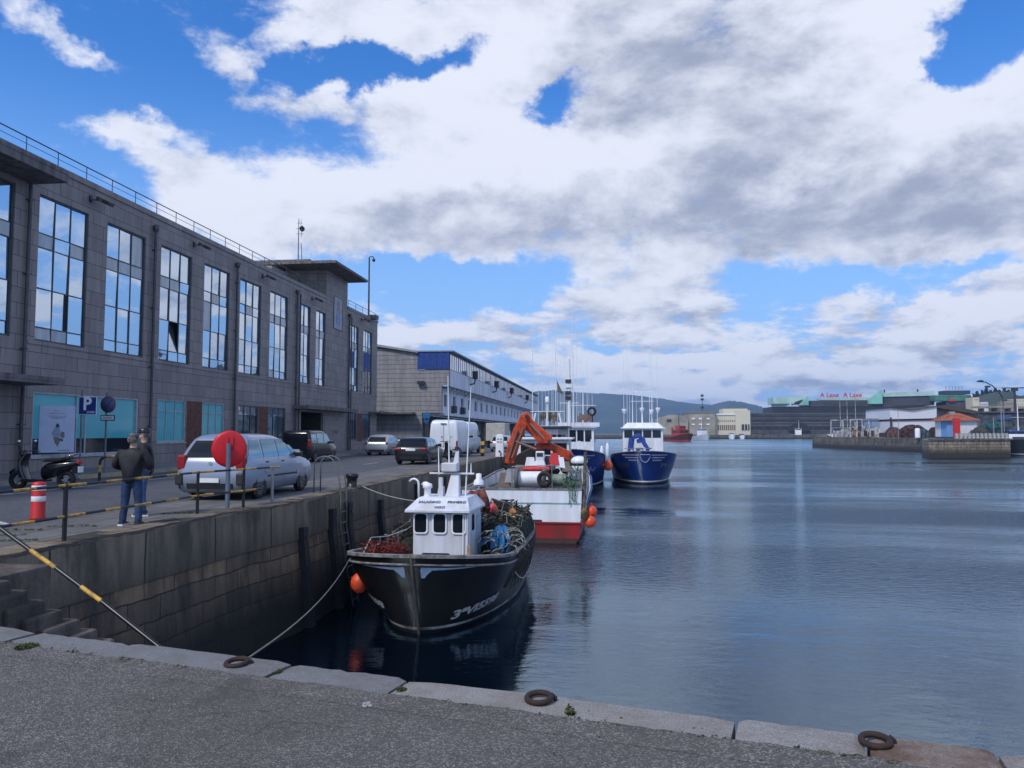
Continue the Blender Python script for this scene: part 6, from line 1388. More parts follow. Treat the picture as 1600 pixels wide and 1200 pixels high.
# folding crane
def arm(name, pts, Y, th, mt, r=.0):
    ps = [W2P(px, py, Y) for px, py in pts]; m = MB(); n = len(ps)
    A1 = [p+Vector((-th/2, 0, 0)) for p in ps]; A2 = [p+Vector((th/2, 0, 0)) for p in ps]
    m.add(A1+A2, [tuple(range(n))[::-1], tuple(range(n, 2*n))]+[(i, (i+1) % n, n+(i+1) % n, n+i) for i in range(n)]); return m.build(name, mt, wb, bevel=.03)
arm('crane_outer_arm', [(813, 648), (825, 643), (833, 657), (863, 682), (860, 692), (845, 694), (822, 672), (815, 663)], 38.2, .34, CRANE)
arm('crane_inner_arm', [(814, 650), (824, 664), (813, 690), (803, 724), (789, 724), (794, 694), (803, 670)], 37.6, .34, CRANE)
arm('crane_lower_arm', [(832, 698), (857, 685), (862, 692), (893, 706), (897, 713), (893, 719), (886, 719), (868, 707), (854, 701), (834, 706)], 38.6, .4, CRANE)
arm('crane_base_beam', [(793, 724), (812, 708), (856, 687), (860, 693), (838, 710), (822, 728), (806, 742), (794, 742)], 39.2, .5, mat('crane_black', (.025, .022, .024), .5, var=.2))
m = MB()
for a_, b_, r_ in (((808, 672), (794, 718), .06), ((818, 668), (800, 716), .06), ((828, 662), (850, 686), .07), ((806, 690), (838, 702), .07)): m.cyl(W2P(*a_, 37.3), W2P(*b_, 37.3), r_, n=8)
m.build('crane_cylinder', mat('ram_steel', (.30, .17, .13), .4, .5), wb)
m = MB(); m.cyl(W2P(836, 742, 39.2), W2P(836, 705, 39.2), .3, n=14); m.build('crane_column', mat('crane_black', (.025, .022, .024), .5), wb)
m = MB()
for px, py in ((823, 651), (858, 690), (838, 702), (892, 713)): m.cyl(W2P(px, py, 37.3), W2P(px, py, 38.9), .10, n=10)
m.build('crane_pins', DARKM, wb)
m = MB(); rr = random.Random(4)
for k in range(26): c = W2P(rr.uniform(790, 895), rr.uniform(716, 738), 40.5); m.ball(c, rr.uniform(.2, .35), 8, 0, (1, 1.2, .8))
m.build('deck_nets', DKGREEN, wb)
for px, py, mt, r_ in ((866, 716, REDP, .26), (876, 722, WHITEB, .24), (829, 724, WHITEB, .30), (885, 728, mat('gear_brown', (.17, .14, .11), .8), .22), (812, 736, mat('gear_brown', (.17, .14, .11), .8), .3), (799, 742, STEEL, .3), (788, 748, mat('gear_brown', (.17, .14, .11), .8), .3), (858, 722, DARKM, .3), (893, 735, STEEL, .2)):
    m = MB(); q = W2P(px, py, 37.5); frustum(m, q-Vector((0, 0, r_*1.2)), r_*2, q+Vector((0, 0, r_)), r_*1.2, r_*1.8, r_); m.build('deck_gear', mt, wb)
# wheelhouse far forward, mostly hidden
def cabin(root, x0, x1, y0, y1, z0, z1, mt, wins=True, roof=None, wz=None, nwin=4, front=1, name='wheelhouse'):
    m = MB(); m.box(x0, x1, y0, y1, z0, z1); c = m.build(name, mt, root, bevel=.04)
    m = MB(); m.box(x0-.25, x1+.25, y0-.2, y1+.2, z1, z1+.12); m.build('cabin_roof', roof or mt, root, bevel=.03)
    if wins:
        wz = wz or (z1-.85, z1-.2); xw = x1 if front > 0 else x0
        for k in range(nwin):
            a = y0+.12+(y1-y0-.24)*k/nwin; b = y0+.12+(y1-y0-.24)*(k+1)/nwin-.1
            m = MB(); m.box(min(xw, xw+.02*front), max(xw, xw+.02*front), a+.02, b, *wz); m.build('window', mat('boat_glass', (.012, .018, .025), .07), root)
        for s, yy in ((1, y1), (-1, y0)):
            m = MB(); m.box(x0+.3, x1-.3, min(yy, yy+.02*s), max(yy, yy+.02*s), *wz); m.build('side_window', mat('boat_glass', (.012, .018, .025), .07), root)
    return c
cabin(wb, 3.0, 5.6, -1.5, 1.5, 2.0, 4.3, WHITEB, front=-1, nwin=3)
# ---------------------------------------------------------------- trawlers moored beyond
def trawler(label, X, Y, B, L, bow, hullm, sheer, cab, ants, stripes=False, extra=None, towards=True, name='fishing_boat', group='trawlers moored along the quay'):
    t = thing(name, label, 'fishing boat', (X, Y, WATER), R(-90) if towards else R(90), group)
    H_ = Hull(L, B, sheer, u0=.80, p=2.4, u0w=.5, pw=1.7, wl=.92, rake=1.3, stern=.85, flare=1.6)
    H_.build(t, [(lambda s: s, 0), (lambda s: s*.6, 0), (lambda s: .30, 1), (lambda s: .18, 2), (lambda s: -.5, 2)], [hullm, WHITE, mat('dark_antifoul', (.03, .012, .014), .6)], lambda u: 1.45+.6*max(0, (u-.6)/.4), CAPM, WHITEB, DECKM)
    return t, H_
def tl(v, X, Y, towards=True):
    return Vector((Y-v.y, v.x-X, v.z-WATER)) if towards else Vector((v.y-Y, X-v.x, v.z-WATER))
# right blue boat
Yb = 71.2; Xb = at_z(1008, 757, WATER).x; L5 = 22
t5, H5 = trawler('bright blue trawler facing us, rightmost of the moored boats', Xb, Yb+L5/2-.9, 6.15, L5, 0, HBLU, lambda u: 2.05+1.0*max(0, (u-.5)/.5)**1.6, None, None)
T5 = lambda px, py, Y: tl(at_y(px, py, Y), Xb, Yb+L5/2-.9)
xw5 = (Yb+L5/2-.9)-76; a, b = T5(973, 665, 76), T5(1036, 665, 76); z0 = 2.0; z1 = T5(1000, 670, 76).z
cabin(t5, xw5-4.5, xw5, a.y, b.y, 1.6, z1, WHITEB, nwin=4, wz=(T5(1000, 684, 76).z, T5(1000, 672, 76).z))
m = MB(); frustum(m, Vector((xw5-2, (a.y+b.y)/2, z1+.12)), b.y-a.y+.1, Vector((xw5-2, (a.y+b.y)/2, z1+.6)), b.y-a.y-.9, 4, 3.2); m.build('roof_house', WHITEB, t5)
STR = mat('stripe_pale', (.35, .38, .48), .6)
for side in (1, -1):
    for k, (ya_, yb_) in enumerate(((.55, 2.0), (.6, 1.75), (.65, 1.45))): H5.strip('bow_stripe', ya_, yb_, lambda f, k=k: 2.72-.24*k, lambda f, k=k: 2.64-.24*k, STR, t5, side, 8, .03)
    H5.lettering('hull_name', '3ªVI-7-22', .42, H5.u_at(1.35, 1.7), H5.u_at(2.45, 1.6), 1.75, 1.6, mat('number_dim', (.16, .17, .20), .6), t5, side, .2, .03) if side > 0 else H5.lettering('hull_name', '3ªVI-7-22', .42, H5.u_at(1.35, 1.7), H5.u_at(2.45, 1.6), 1.75, 1.6, mat('number_dark', (.06, .08, .09), .6), t5, side, .2, .03)
shp = []
for yy, zz in ((-.42, 2.72), (.42, 2.72), (.40, 2.45), (.22, 2.15), (0, 2.0), (-.22, 2.15), (-.40, 2.45)):
    q = H5.pt(H5.u_at(abs(yy)+.001, zz), zz, 1 if yy >= 0 else -1, .03); shp.append(q+Vector((.03, 0, 0)))
m = MB(); m.tube(shp, .035, 5, closed=True); m.build('bow_shield', STR, t5)
def mast(t, p, z0, z1, bars, r=.09, m_=WHITE):
    m = MB(); m.cyl((p.x, p.y, z0), (p.x, p.y, z1), r, r*.5, 8); m.build('mast', m_, t)
    for z, w in bars: m = MB(); m.cyl((p.x, p.y-w/2, z), (p.x, p.y+w/2, z), .03, n=6); m.build('mast_spreader', m_, t)
def ants(t, T, Y, lst, z0):
    for px, pt_, r_ in lst:
        q = T(px, pt_, Y); whip(t, q.x, q.y, z0, q.z, r_)
p = T5(1003, 612, 78); mast(t5, p, z1, p.z, [(p.z-.02, 2.1), (T5(1003, 627, 78).z, 2.3)]); p = T5(988, 602, 78); mast(t5, p, z1, p.z, [(p.z, .6)], .05)
ants(t5, T5, 78, [(974, 556, .03), (979, 548, .03), (983, 560, .02), (1014, 545, .03), (1017, 534, .035), (1019, 570, .02), (1026, 558, .03), (994, 600, .02)], z1)
for px, py, w_ in ((975, 642, .5), (1003, 640, .55), (1018, 643, .45), (1028, 640, .4)):
    q = T5(px, py, 77.5); m = MB(); m.lathe([(.0, 0), (.12, .2), (.24, .5), (.22, .58), (0, .6)], (q.x, q.y, q.z-.4), 12); m.build('radar_dome', WHITEB, t5)
BLUEC = mat('crane_blue', (.015, .06, .30), .45, var=.2)
m = MB()
for pts, w_ in ((((985, 706), (987, 684)), .55), (((987, 684), (1001, 680)), .6), (((1000, 682), (1012, 702)), .45), (((995, 690), (1008, 686)), .4), (((982, 703), (1018, 703)), .35)): m.beam(T5(*pts[0], 74.6), T5(*pts[1], 74.6), w_, .4)
m.build('deck_crane', BLUEC, t5, bevel=.05)
m = MB()
for k in range(9): q = T5(982+k*5, 706-(k % 3)*2, 73.8); u_ = .15+.013*k; m.box(q.x-u_, q.x+u_, q.y-.10, q.y+.09, q.z-.3-.01*k, q.z+.05*(k%3)+.01*k)
m.build('foredeck_gear', WHITEB, t5)
m = MB(); m.cyl(T5(1000, 700, 72.6), T5(1000, 712, 72.6), .05, n=6); m.beam(T5(975, 701, 73), T5(1016, 701, 73), .06, .06); m.build('bow_rail', STEEL, t5)
# left blue boat
X4r = at_y(946, 730, 66).x; X4 = X4r-3.2; L4 = 21; Y4 = 63+L4/2
t4, H4 = trawler('dark blue trawler squeezed between the crane boat and the rightmost trawler', X4, Y4, 6.3, L4, 0, HBLU, lambda u: 2.2+1.15*max(0, (u-.5)/.5)**1.6, None, None)
T4 = lambda px, py, Y: tl(at_y(px, py, Y), X4, Y4)
a, b = T4(896, 665, 69), T4(928, 665, 69); xw4 = Y4-69; z1 = T4(900, 669, 69).z
cabin(t4, xw4-4.5, xw4, a.y-1.2, b.y, 1.6, z1, WHITEB, nwin=4, wz=(T4(910, 690, 69).z, T4(910, 672, 69).z))
m = MB(); m.box(xw4-.1, xw4+.3, a.y-1.4, b.y+.5, z1+.12, z1+.5); m.build('visor', WHITEB, t4)
for side in (1,):
    for k in range(3): H4.strip('bow_stripe', .4, 2.3-.4*k, lambda f, k=k: 2.85-.24*k, lambda f, k=k: 2.77-.24*k, STR, t4, side, 8, .03)
    H4.lettering('hull_name', 'VI-5', .45, H4.u_at(1.5, 1.7), H4.u_at(2.3, 1.6), 1.7, 1.6, mat('number_mid', (.25, .30, .42), .6), t4, side, .2, .03)
p = T4(911, 625, 71); mast(t4, p, z1, p.z+1.0, [(p.z-.5, 2.4)], .08); ants(t4, T4, 71, [(896, 600, .02), (903, 590, .025), (917, 558, .03), (920, 610, .02), (925, 585, .025), (906, 560, .02)], z1)
m = MB(); q = T4(924.5, 643, 70); m.torus(q, .33, .11, (1, .2, 0), 20, 8); m.cyl(q+Vector((0, 0, -.4)), q+Vector((0, 0, -1.4)), .12, n=8); m.build('power_block', RUBBER, t4)
m = MB()
for k in range(7): q = T4(905+k*3.1, 655-(k % 3)*2, 70); u_ = .22+.013*k; m.box(q.x-u_, q.x+u_*.9, q.y-.11-.004*k, q.y+.10, q.z-.3-.01*k, q.z+.3+.12*math.sin(k*2.1))
m.build('roof_gear', mat('roof_gear_brown', (.20, .13, .12), .8, var=.2, vscale=1), t4)
m = MB()
for k in range(6): q = T4(900+k*5, 694-(k % 2)*3, 66.5); u_ = .17+.013*k; m.box(q.x-u_, q.x+u_, q.y-.12, q.y+.10, q.z-.3-.01*k, q.z+.1*(k%3)+.01*k)
m.build('foredeck_gear', WHITEB, t4)
# trawler against the quay, behind the crane
X3 = at_y(855, 700, 58).x; L3 = 18; Y3 = 53+L3/2
t3_, H3 = trawler('white trawler with a dark flat platform behind the orange crane', X3, Y3, 5.6, L3, 0, mat('white_red_hull', (.5, .5, .52), .5, var=.2), lambda u: 2.1+.8*max(0, (u-.5)/.5)**1.6, None, None)
T3 = lambda px, py, Y: tl(at_y(px, py, Y), X3, Y3)
z1 = T3(860, 666, 58).z; xw3 = Y3-57.5; a, b = T3(836, 690, 58), T3(890, 690, 58)
cabin(t3_, xw3-4, xw3, a.y+.5, b.y-.4, 1.6, z1-.3, mat('cabin_pale_teal', (.45, .55, .56), .5, var=.2), nwin=4, wz=(T3(860, 690, 58).z, T3(860, 676, 58).z))
m = MB(); m.box(xw3-4.5, xw3+1.2, a.y, b.y, z1-.15, z1); m.build('dark_platform', DARKM, t3_)
for px in (838, 853, 870, 888): q = T3(px, 668, 57); m = MB(); m.cyl((q.x, q.y, 1.7), (q.x, q.y, z1-.15), .08, n=8); m.build('platform_post', WHITE, t3_)
for px, c_ in ((852, WHITEB), (866, WHITEB), (879, mat('pale_teal', (.30, .50, .50), .5)), (846, WHITEB)): q = T3(px, 674, 57); m = MB(); m.box(q.x-.3, q.x+.3, q.y-.35, q.y+.35, q.z-.25, q.z+.2); m.build('deck_box', c_, t3_, bevel=.04)
m = MB(); q = T3(879, 690, 56.5); m.box(q.x-.3, q.x+.3, q.y-.5, q.y+.5, q.z-.5, q.z+.3); m.build('red_winch', REDP, t3_)
p = T3(855, 641, 58); mast(t3_, p, z1, p.z+.6, [(p.z-.1, 2.6), (p.z-1.2, 2.0)], .10); m = MB(); m.lathe([(.16, 0), (.16, .3), (.1, .42), (0, .45)], (p.x, p.y, p.z+.6), 12); m.build('radome', WHITE, t3_)
m = MB()
for sx in (-1.1, 1.1): m.beam((p.x, p.y+sx, z1), (p.x, p.y+sx*.8, p.z-.2), .12, .12)
m.build('goalpost', WHITE, t3_)
m = MB()
for k in range(8): q = T3(845+k*3.3, 653-(k % 3)*3, 58.5); u_ = .17+.013*k; m.box(q.x-u_, q.x+u_*.9, q.y-.07, q.y+.06+.005*k, q.z-.35-.01*k, q.z+.25+.1*math.sin(k*2.1))
m.build('platform_gear', mat('gear_brown', (.17, .14, .11), .8, var=.2, vscale=1), t3_)
p = T3(889, 560, 60); mast(t3_, p, z1, p.z, [(T3(860, 592, 60).z, .7), (T3(860, 607, 60).z, 1.9), (T3(860, 630, 60).z, 1.5)], .16)
for py in (596, 603, 614, 622): q = T3(888, py, 60); m = MB(); m.box(q.x-.2, q.x+.2, q.y-.22, q.y+.22, q.z-.14, q.z+.14); m.build('mast_lamp', WHITE if py % 2 else DARKM, t3_)
ants(t3_, T3, 60, [(832, 534, .045), (841, 592, .025), (868, 490, .04), (871, 560, .02), (881, 522, .03), (894, 490, .03), (896, 552, .05), (862, 560, .02), (857, 575, .02), (852, 566, .015), (885, 536, .02), (900, 500, .02), (847, 575, .02), (864, 548, .02), (875, 540, .025), (878, 570, .02), (891, 520, .02)], z1)
m = MB(); a_, b_, c_ = T3(870, 594, 60), T3(871, 612, 60), T3(881, 617, 60); m.add([a_, b_, c_, a_+Vector((.03, 0, 0)), b_+Vector((.03, 0, 0)), c_+Vector((.03, 0, 0))], [(0, 1, 2), (5, 4, 3), (0, 3, 4, 1), (1, 4, 5, 2), (2, 5, 3, 0)]); m.build('flag', mat('dull_flag', (.12, .11, .09), .9), t3_)
m = MB()
for k in range(14): q = T3(800+k*6.5, 712-(k % 4)*4, 53.5); m.ball(q, rr.uniform(.2, .4), 8, 0, (1, 1.1, .8))
m.build('deck_clutter', mat('clutter', (.14, .12, .12), .8, var=.6, vscale=3, col2=(.45, .45, .47)), t3_)
buoy('fender_buoy', 'coral red ball fender hanging between the two blue trawlers', at_y(950, 728, 67.5), .42, ORANGE, sz=1.0)
rope('fender_rope', 'thin rope running from the red ball fender to the dark blue trawler', at_y(947, 722, 67.5), at_y(925, 745, 66), .0, .03)
t = thing('fender_sacks', 'tall white fender sacks hanging between the two blue trawlers', 'sacks', at_y(950, 705, 69)); 
for k in range(2): m = MB(); m.ball((-.55+.5*k, rr.uniform(-.2, .2), -.2+.25*(k%2)), .2, 12, 0, (.85, .85, 3.6)); m.build('sack', WHITEB, t)
# ================================================================= FAR SHORE AND RIGHT HAND PIER
FARQ = stone('far_quay_stone', (.16, .145, .13), (.10, .095, .09), (.04, .04, .04), 3, 1.0, .05, .9, algae=(-2.6, -1.2, (.03, .03, .028)), bump=.6, dist=.2, stains=.7)
PIERS = stone('pier_head_stone', (.30, .24, .17), (.20, .165, .125), (.06, .05, .04), 1.6, .55, .04, .9, algae=(-2.3, -.9, (.035, .03, .022)), bump=1.0, dist=.2, stains=.6)
YS = 585.0
m = MB(); m.box(at_y(870, 680, YS).x, 800, YS, 1400, -3.6, 0); kind(m.build('far_ground', ground_mat('far_ground', (.15, .145, .14), (.2, .2, .2), 2)), 'structure')
t = thing('far_quay_wall', 'dark stone quay wall along the far shore below the mall', 'quay wall', (100, YS, 0)); m = MB(); m.box(at_y(870, 680, YS).x-100, 700, -.6, -.02, -4, .05); m.build('wall_face', FARQ, t)
poly = [(58.4, 150.4), (74.6, 155.0), (77.5, 172), (92, 205), (330, 440), (330, 584.3), (150, 584.3), (84, 300), (65.0, 257), (77.5, 200), (62, 163)]
t = thing('harbour_pier', 'long stone pier on the right with a beige pier head nearest to us', 'pier', (0, 0, 0))
m = MB(); m.prism(poly, 'z', -4, .35); m.build('pier_body', PIERS, t)
m = MB(); m.prism([(65.0, 256.9), (77.4, 200), (77.0, 199.5), (64.4, 256.5)], 'z', -4, .40); m.build('quay_facing', FARQ, t); m = MB(); m.prism([(58.2, 150.1), (74.8, 154.8), (74.8, 156.0), (58.6, 151.4)], 'z', .352, .62); m.build('pier_coping', FARQ, t)
def fb(name, px0, px1, yt, yb, Y, dep, mt, parent, z0=None, zt_=None):
    a, b = at_y(px0, yb, Y), at_y(px1, yt, Y); o = parent.location
    m = MB(); m.box(a.x-o.x, b.x-o.x, Y-o.y, Y+dep-o.y, (0 if z0 is None else z0), b.z); return m.build(name, mt, parent)
def fthing(name, label, cat, px, Y, z=0, group=None): p = at_y(px, 676, Y); return thing(name, label, cat, (p.x, Y, z), 0, group)
# parapet posts of the pier head
for i in range(13):
    f = i/12; p = Vector((64.0+10*f, 152.2+2.9*f, .35)); m = MB(); m.prism([(-.28, 0), (.28, 0), (.22, 1.25), (-.22, 1.25)], 'y', -.2, .2); o = m.build('parapet_post', mat('whitish_concrete', (.40, .40, .38), .8, var=.3), bevel=.03); o.location = p
    tag(o, 'whitish concrete posts in a row on the pier head edge', 'post', 'concrete posts on the pier head')
CREAM = mat('cream_render', (.62, .57, .44), .8, var=.08); BEIGE = mat('beige_render', (.33, .29, .235), .85, var=.2, vscale=.1)
MALLG = mat('mall_grey', (.075, .073, .082), .7, var=.15, vscale=.1); MALLD = mat('mall_dark', (.022, .025, .032), .5); MINT = mat('mint_copper', (.22, .52, .44), .6, var=.15, vscale=.1); MINTP = mat('pale_mint', (.40, .58, .54), .6, var=.1, vscale=.1)
LIGHTB = mat('pale_band', (.24, .24, .26), .7); FWIN = mat('far_window_dark', (.03, .035, .045), .3)
# beige sheds
t = fthing('arched_shed', 'beige shed with a rounded roof behind the red tug', 'building', 1050, 590); o = t.location; Y = 590
a, b = at_y(1030, 686, Y), at_y(1075, 648, Y); w_ = (b.x-a.x); pts = [(a.x-o.x, 0), (b.x-o.x, 0)]+[((a.x+b.x)/2-o.x+w_/2*math.cos(q), b.z*.72+b.z*.28*math.sin(q)) for q in [math.pi*k/12 for k in range(13)]]
m = MB(); m.prism(pts, 'y', 0, 60); sh = m.build('shed_wall', BEIGE, t); fb('window', 1042, 1049, 655, 659, Y-.2, .15, FWIN, t, at_y(1300, 659, Y).z)
for k in range(3): fb('window', 1065+3*k, 1067+3*k, 656, 658, Y-.2, .15, LIGHTB, t, at_y(1300, 658, Y).z)
t = fthing('beige_warehouse', 'plain beige warehouse between the arched shed and the cream building', 'building', 1092, 592)
fb('warehouse_wall', 1076, 1117, 645, 686, 592, 45, BEIGE, t); fb('roof', 1075, 1118, 642.5, 645, 591.6, 46, mat('grey_roofing', (.18, .18, .19), .8), t, at_y(1300, 645, 592).z+.01)
for px in (1081, 1092, 1104):
    for py in (653, 662): fb('window', px, px+5, py, py+1.8, 591.6, .3, WHITE, t, at_y(1300, py+1.8, 592).z)
t = fthing('cream_building', 'bright cream building with a taller right end and a row of columns', 'building', 1140, 596)
fb('main_wing', 1119, 1152, 647, 686, 597, 30, CREAM, t); fb('corner_tower', 1150, 1172, 641, 686, 595, 32, CREAM, t); fb('upper_block', 1130, 1168, 638.5, 646.6, 600, 22, CREAM, t, at_y(1300, 647, 597).z)
fb('left_pylon', 1112, 1119, 650, 686, 596, 20, CREAM, t); fb('cornice', 1119, 1150, 646.3, 647.6, 596.3, .7, WHITE, t, at_y(1300, 648, 597).z)
for k in range(9):
    px = 1121.5+3.2*k; fb('window', px, px+1.2, 656, 659, 596.8, .15, mat('tan_window', (.25, .18, .12), .6), t, at_y(1300, 659, 597).z); fb('ground_opening', px, px+1.9, 664, 672, 596.8, .15, mat('tan_opening', (.20, .12, .08), .6), t, at_y(1300, 672, 597).z)
fb('glazed_corner', 1158, 1171, 663, 672, 594.7, .25, FWIN, t, at_y(1300, 672, 595).z)
for px in (1158, 1163, 1168): fb('pilaster', px, px+.8, 662, 672, 594.2, .4, CREAM, t, at_y(1300, 672, 595).z)
t2_ = fthing('flag_mast', 'thin lattice mast with small aerials behind the beige warehouse', 'antenna', 1098, 640); m = MB(); m.cyl((0, 0, 0), (0, 0, at_y(1300, 613, 640).z), .45, .15, 6); m.build('mast', DARKM, t2_)
for py in (617, 623, 636): z = at_y(1300, py, 640).z; m = MB(); m.box(-1.2, 1.2, -.3, .3, z-.8, z+.8); m.build('aerial', DARKM, t2_)
# shopping mall
t = fthing('harbour_mall', 'huge dark grey terraced mall with mint green roofs and red lettering', 'building', 1350, 650)
fb('lower_terrace', 1173, 1440, 644.5, 686, 650, 40, MALLG, t)
for k, (py, h_, c_) in enumerate(((648.5, 1.8, MALLD), (651.5, .7, LIGHTB), (655, 2.4, MALLD), (660.2, .7, LIGHTB), (666, 3.6, MALLD), (645.2, .7, LIGHTB), (664.6, .5, LIGHTB))): fb('facade_band', 1173.5, 1439, py, py+h_, 649.6-.05*k, .3, c_, t, at_y(1300, py+h_, 650).z)
for px in range(1180, 1436, 13): fb('facade_pier', px, px+.6, 646, 672, 649.0, .2, MALLG, t)
a, b = at_y(1232, 672, 649), at_y(1266, 660, 649); cx = (a.x+b.x)/2-t.location.x; w_ = b.x-a.x; m = MB(); m.prism([(cx+w_/2*math.cos(math.pi*k/12), at_y(1300, 674, 649).z+(b.z-at_y(1300, 674, 649).z)*math.sin(math.pi*k/12)) for k in range(13)], 'y', -1.6, -1.1); m.build('arched_porch', MALLD, t)
fb('upper_storey', 1207, 1516, 634, 645, 662, 40, MALLD, t, 18); fb('upper_block', 1262, 1380, 625.5, 634, 668, 30, mat('mall_slate', (.06, .06, .075), .6), t, 22); fb('terrace_rail', 1210, 1440, 632.8, 633.6, 661, .5, LIGHTB, t, at_y(1300, 633.6, 661).z)
fb('mint_roof', 1209, 1263, 620.5, 630.5, 665, 25, MINTP, t, at_y(1300, 630.5, 665).z); fb('mint_wall', 1209, 1230, 630.5, 634, 664.5, 10, mat('dark_mint', (.05, .13, .12), .6), t, at_y(1300, 634, 665).z)
def fpoly(name, pts, Y, dep, mt, parent):
    o = parent.location; m = MB(); m.prism([(at_y(px, py, Y).x-o.x, at_y(px, py, Y).z) for px, py in pts], 'y', Y-o.y, Y-o.y+dep); return m.build(name, mt, parent)
fpoly('mint_fin', [(1247, 633), (1262, 619), (1263.5, 619), (1263.5, 633)], 663, 3, MINT, t); fpoly('mint_fin', [(1358, 631), (1358, 624), (1376, 610), (1379, 610), (1379, 631)], 660, 4, MINT, t); fpoly('dark_roof_gap', [(1240, 632), (1243, 628), (1255, 624), (1247, 632)], 662.5, 2, MALLD, t)
fpoly('long_pale_roof', [(1379.2, 620), (1379.2, 613.5), (1460, 611), (1460, 618)], 664, 20, MINTP, t); fpoly('dark_gallery', [(1379.2, 633), (1379.2, 620.5), (1460, 618.5), (1460, 633)], 665, 20, mat('mall_slate', (.06, .06, .075), .6), t)
fpoly('pale_roof', [(1282, 625.3), (1282, 622), (1358, 620.5), (1358, 625.3)], 669, 15, MINTP, t)
fb('green_pavilion', 1460, 1517, 617, 627, 655, 20, mat('mid_green', (.07, .22, .16), .6, var=.2, vscale=.2), t, at_y(1300, 627, 655).z); fb('green_band', 1460, 1517, 617, 619, 654.6, .3, MINT, t, at_y(1300, 619, 655).z); fb('pavilion_top', 1476, 1516, 610, 617, 657, 12, mat('navy_dark', (.03, .05, .09), .5), t, at_y(1300, 617, 655).z); fb('red_panel', 1482, 1493, 624, 628, 654, .3, REDP, t, at_y(1300, 628, 655).z)
fb('end_wall', 1480, 1518, 627, 660, 656, 20, MALLG, t); fb('pale_column', 1518, 1519.5, 616, 640, 655, 1, WHITE, t)
for px in range(1478, 1506, 5): fb('roof_railing', px, px+.5, 604.5, 610, 658, .5, LIGHTB, t, at_y(1300, 610, 655).z)
fb('roof_railing', 1477, 1506, 604, 604.8, 658, .5, LIGHTB, t, at_y(1300, 604.8, 655).z)
for px, py in ((1234, 629), (1381, 609), (1433, 608)): fb('roof_lamp', px, px+2, py, py+5, 659, .6, CREAM if px < 1300 else DARKM, t, at_y(1300, py+5, 659).z)
RL = mat('red_sign_letters', (.62, .035, .045), .5)
for txt, px, sz in (('A Laxe', 1296, 5.2), ('A Laxe', 1332, 5.2)):
    c = at_y(px, 617.5, 661.5)-t.location; text('sign_lettering', txt, sz, basis(c, (1, 0, 0), (0, 0, 1)), RL, t, depth=.2, bold=.12)
# right: white butterfly roofed shed, side roof, orange roofed house
t = fthing('white_net_shed', 'white shed with a butterfly roof line standing on the right pier', 'building', 1428, 240, .35)
SHW = mat('shed_white', (.60, .62, .68), .6, var=.05)
def ppoly(name, pts, Y, dep, mt, parent): 
    o = parent.location; m = MB(); m.prism([(at_y(px, py, Y).x-o.x, at_y(px, py, Y).z-o.z) for px, py in pts], 'y', Y-o.y, Y-o.y+dep); return m.build(name, mt, parent)
ppoly('upper_wall', [(1391, 655), (1391, 637.5), (1426, 641), (1463.5, 635), (1463.5, 653.5)], 240, 22, SHW, t); ppoly('dark_strip', [(1392, 657.8), (1392, 655), (1463.5, 653.5), (1463.5, 656.5)], 240.2, 20, mat('maroon_dark', (.05, .015, .02), .6), t)
ppoly('lower_wall', [(1392, 676), (1392, 657.8), (1463, 656.5), (1463, 676)], 240.5, 18, SHW, t); ppoly('roof_edge', [(1390, 637.5), (1390, 636.3), (1426, 640), (1464, 633.8), (1464, 635), (1426, 641)], 239.5, 23, mat('roof_brown', (.075, .055, .05), .8), t)
ppoly('side_wall', [(1464, 668), (1464, 636), (1530, 646), (1530, 668)], 243, 14, mat('ribbed_grey', (.16, .17, .17), .7, var=.2, vscale=1), t); ppoly('side_roof', [(1464, 637), (1464, 633.8), (1480, 632.5), (1536, 644), (1522, 646.5)], 241, 16, mat('roof_brown', (.075, .055, .05), .8), t)
for px in (1392, 1463): fb('corner_post', px, px+1.4, 654, 676, 239.3, .5, mat('maroon_dark', (.05, .015, .02), .6), t)
t = fthing('orange_roof_house', 'small white and blue house with an orange hipped roof on the pier', 'house', 1503, 176, .35)
a, b = at_y(1480, 680, 176), at_y(1526, 657, 176); o = t.location
m = MB(); m.box(a.x-o.x, b.x-o.x, 0, 6, 0, b.z-.35); m.build('wall', mat('house_white', (.62, .64, .68), .7, var=.06), t)
m = MB(); m.box(a.x-o.x-.02, at_y(1489, 660, 176).x-o.x, -.03, 3, .1, b.z-.4); m.build('blue_wall_part', mat('pale_blue_wall', (.16, .33, .62), .7), t); m = MB(); m.box(a.x-o.x-.03, b.x-o.x+.03, -.05, 6.03, 0, .45); m.build('plinth', mat('plinth_blue', (.03, .06, .16), .7), t)
ap = at_y(1500, 645, 178).z-.35; x0, x1 = a.x-o.x-.9, b.x-o.x+.7; zz = b.z-.35; m = MB(); m.add([(x0, -.8, zz), (x1, -.8, zz), (x1, 6.8, zz), (x0, 6.8, zz), (x0+2.8, 3, ap), (x1-3, 3, ap)], [(0, 1, 5, 4), (1, 2, 5), (2, 3, 4, 5), (3, 0, 4), (3, 2, 1, 0)]); m.build('roof', mat('orange_tile', (.36, .10, .045), .8, var=.25, vscale=1), t)
p = at_y(1492, 645, 177); m = MB(); m.box(p.x-o.x-.5, p.x-o.x+.5, 2, 3, zz, ap+.3); m.build('chimney', mat('chimney_grey', (.28, .28, .27), .8), t)
t = fthing('red_container', 'upright red container standing in front of the orange roofed house', 'container', 1497, 172.5, .35); a, b = at_y(1493, 676, 172.5), at_y(1500, 653.5, 172.5); m = MB(); m.box(a.x-t.location.x, b.x-t.location.x, 0, 1.3, 0, b.z-.35); m.build('box', REDP, t, bevel=.03)
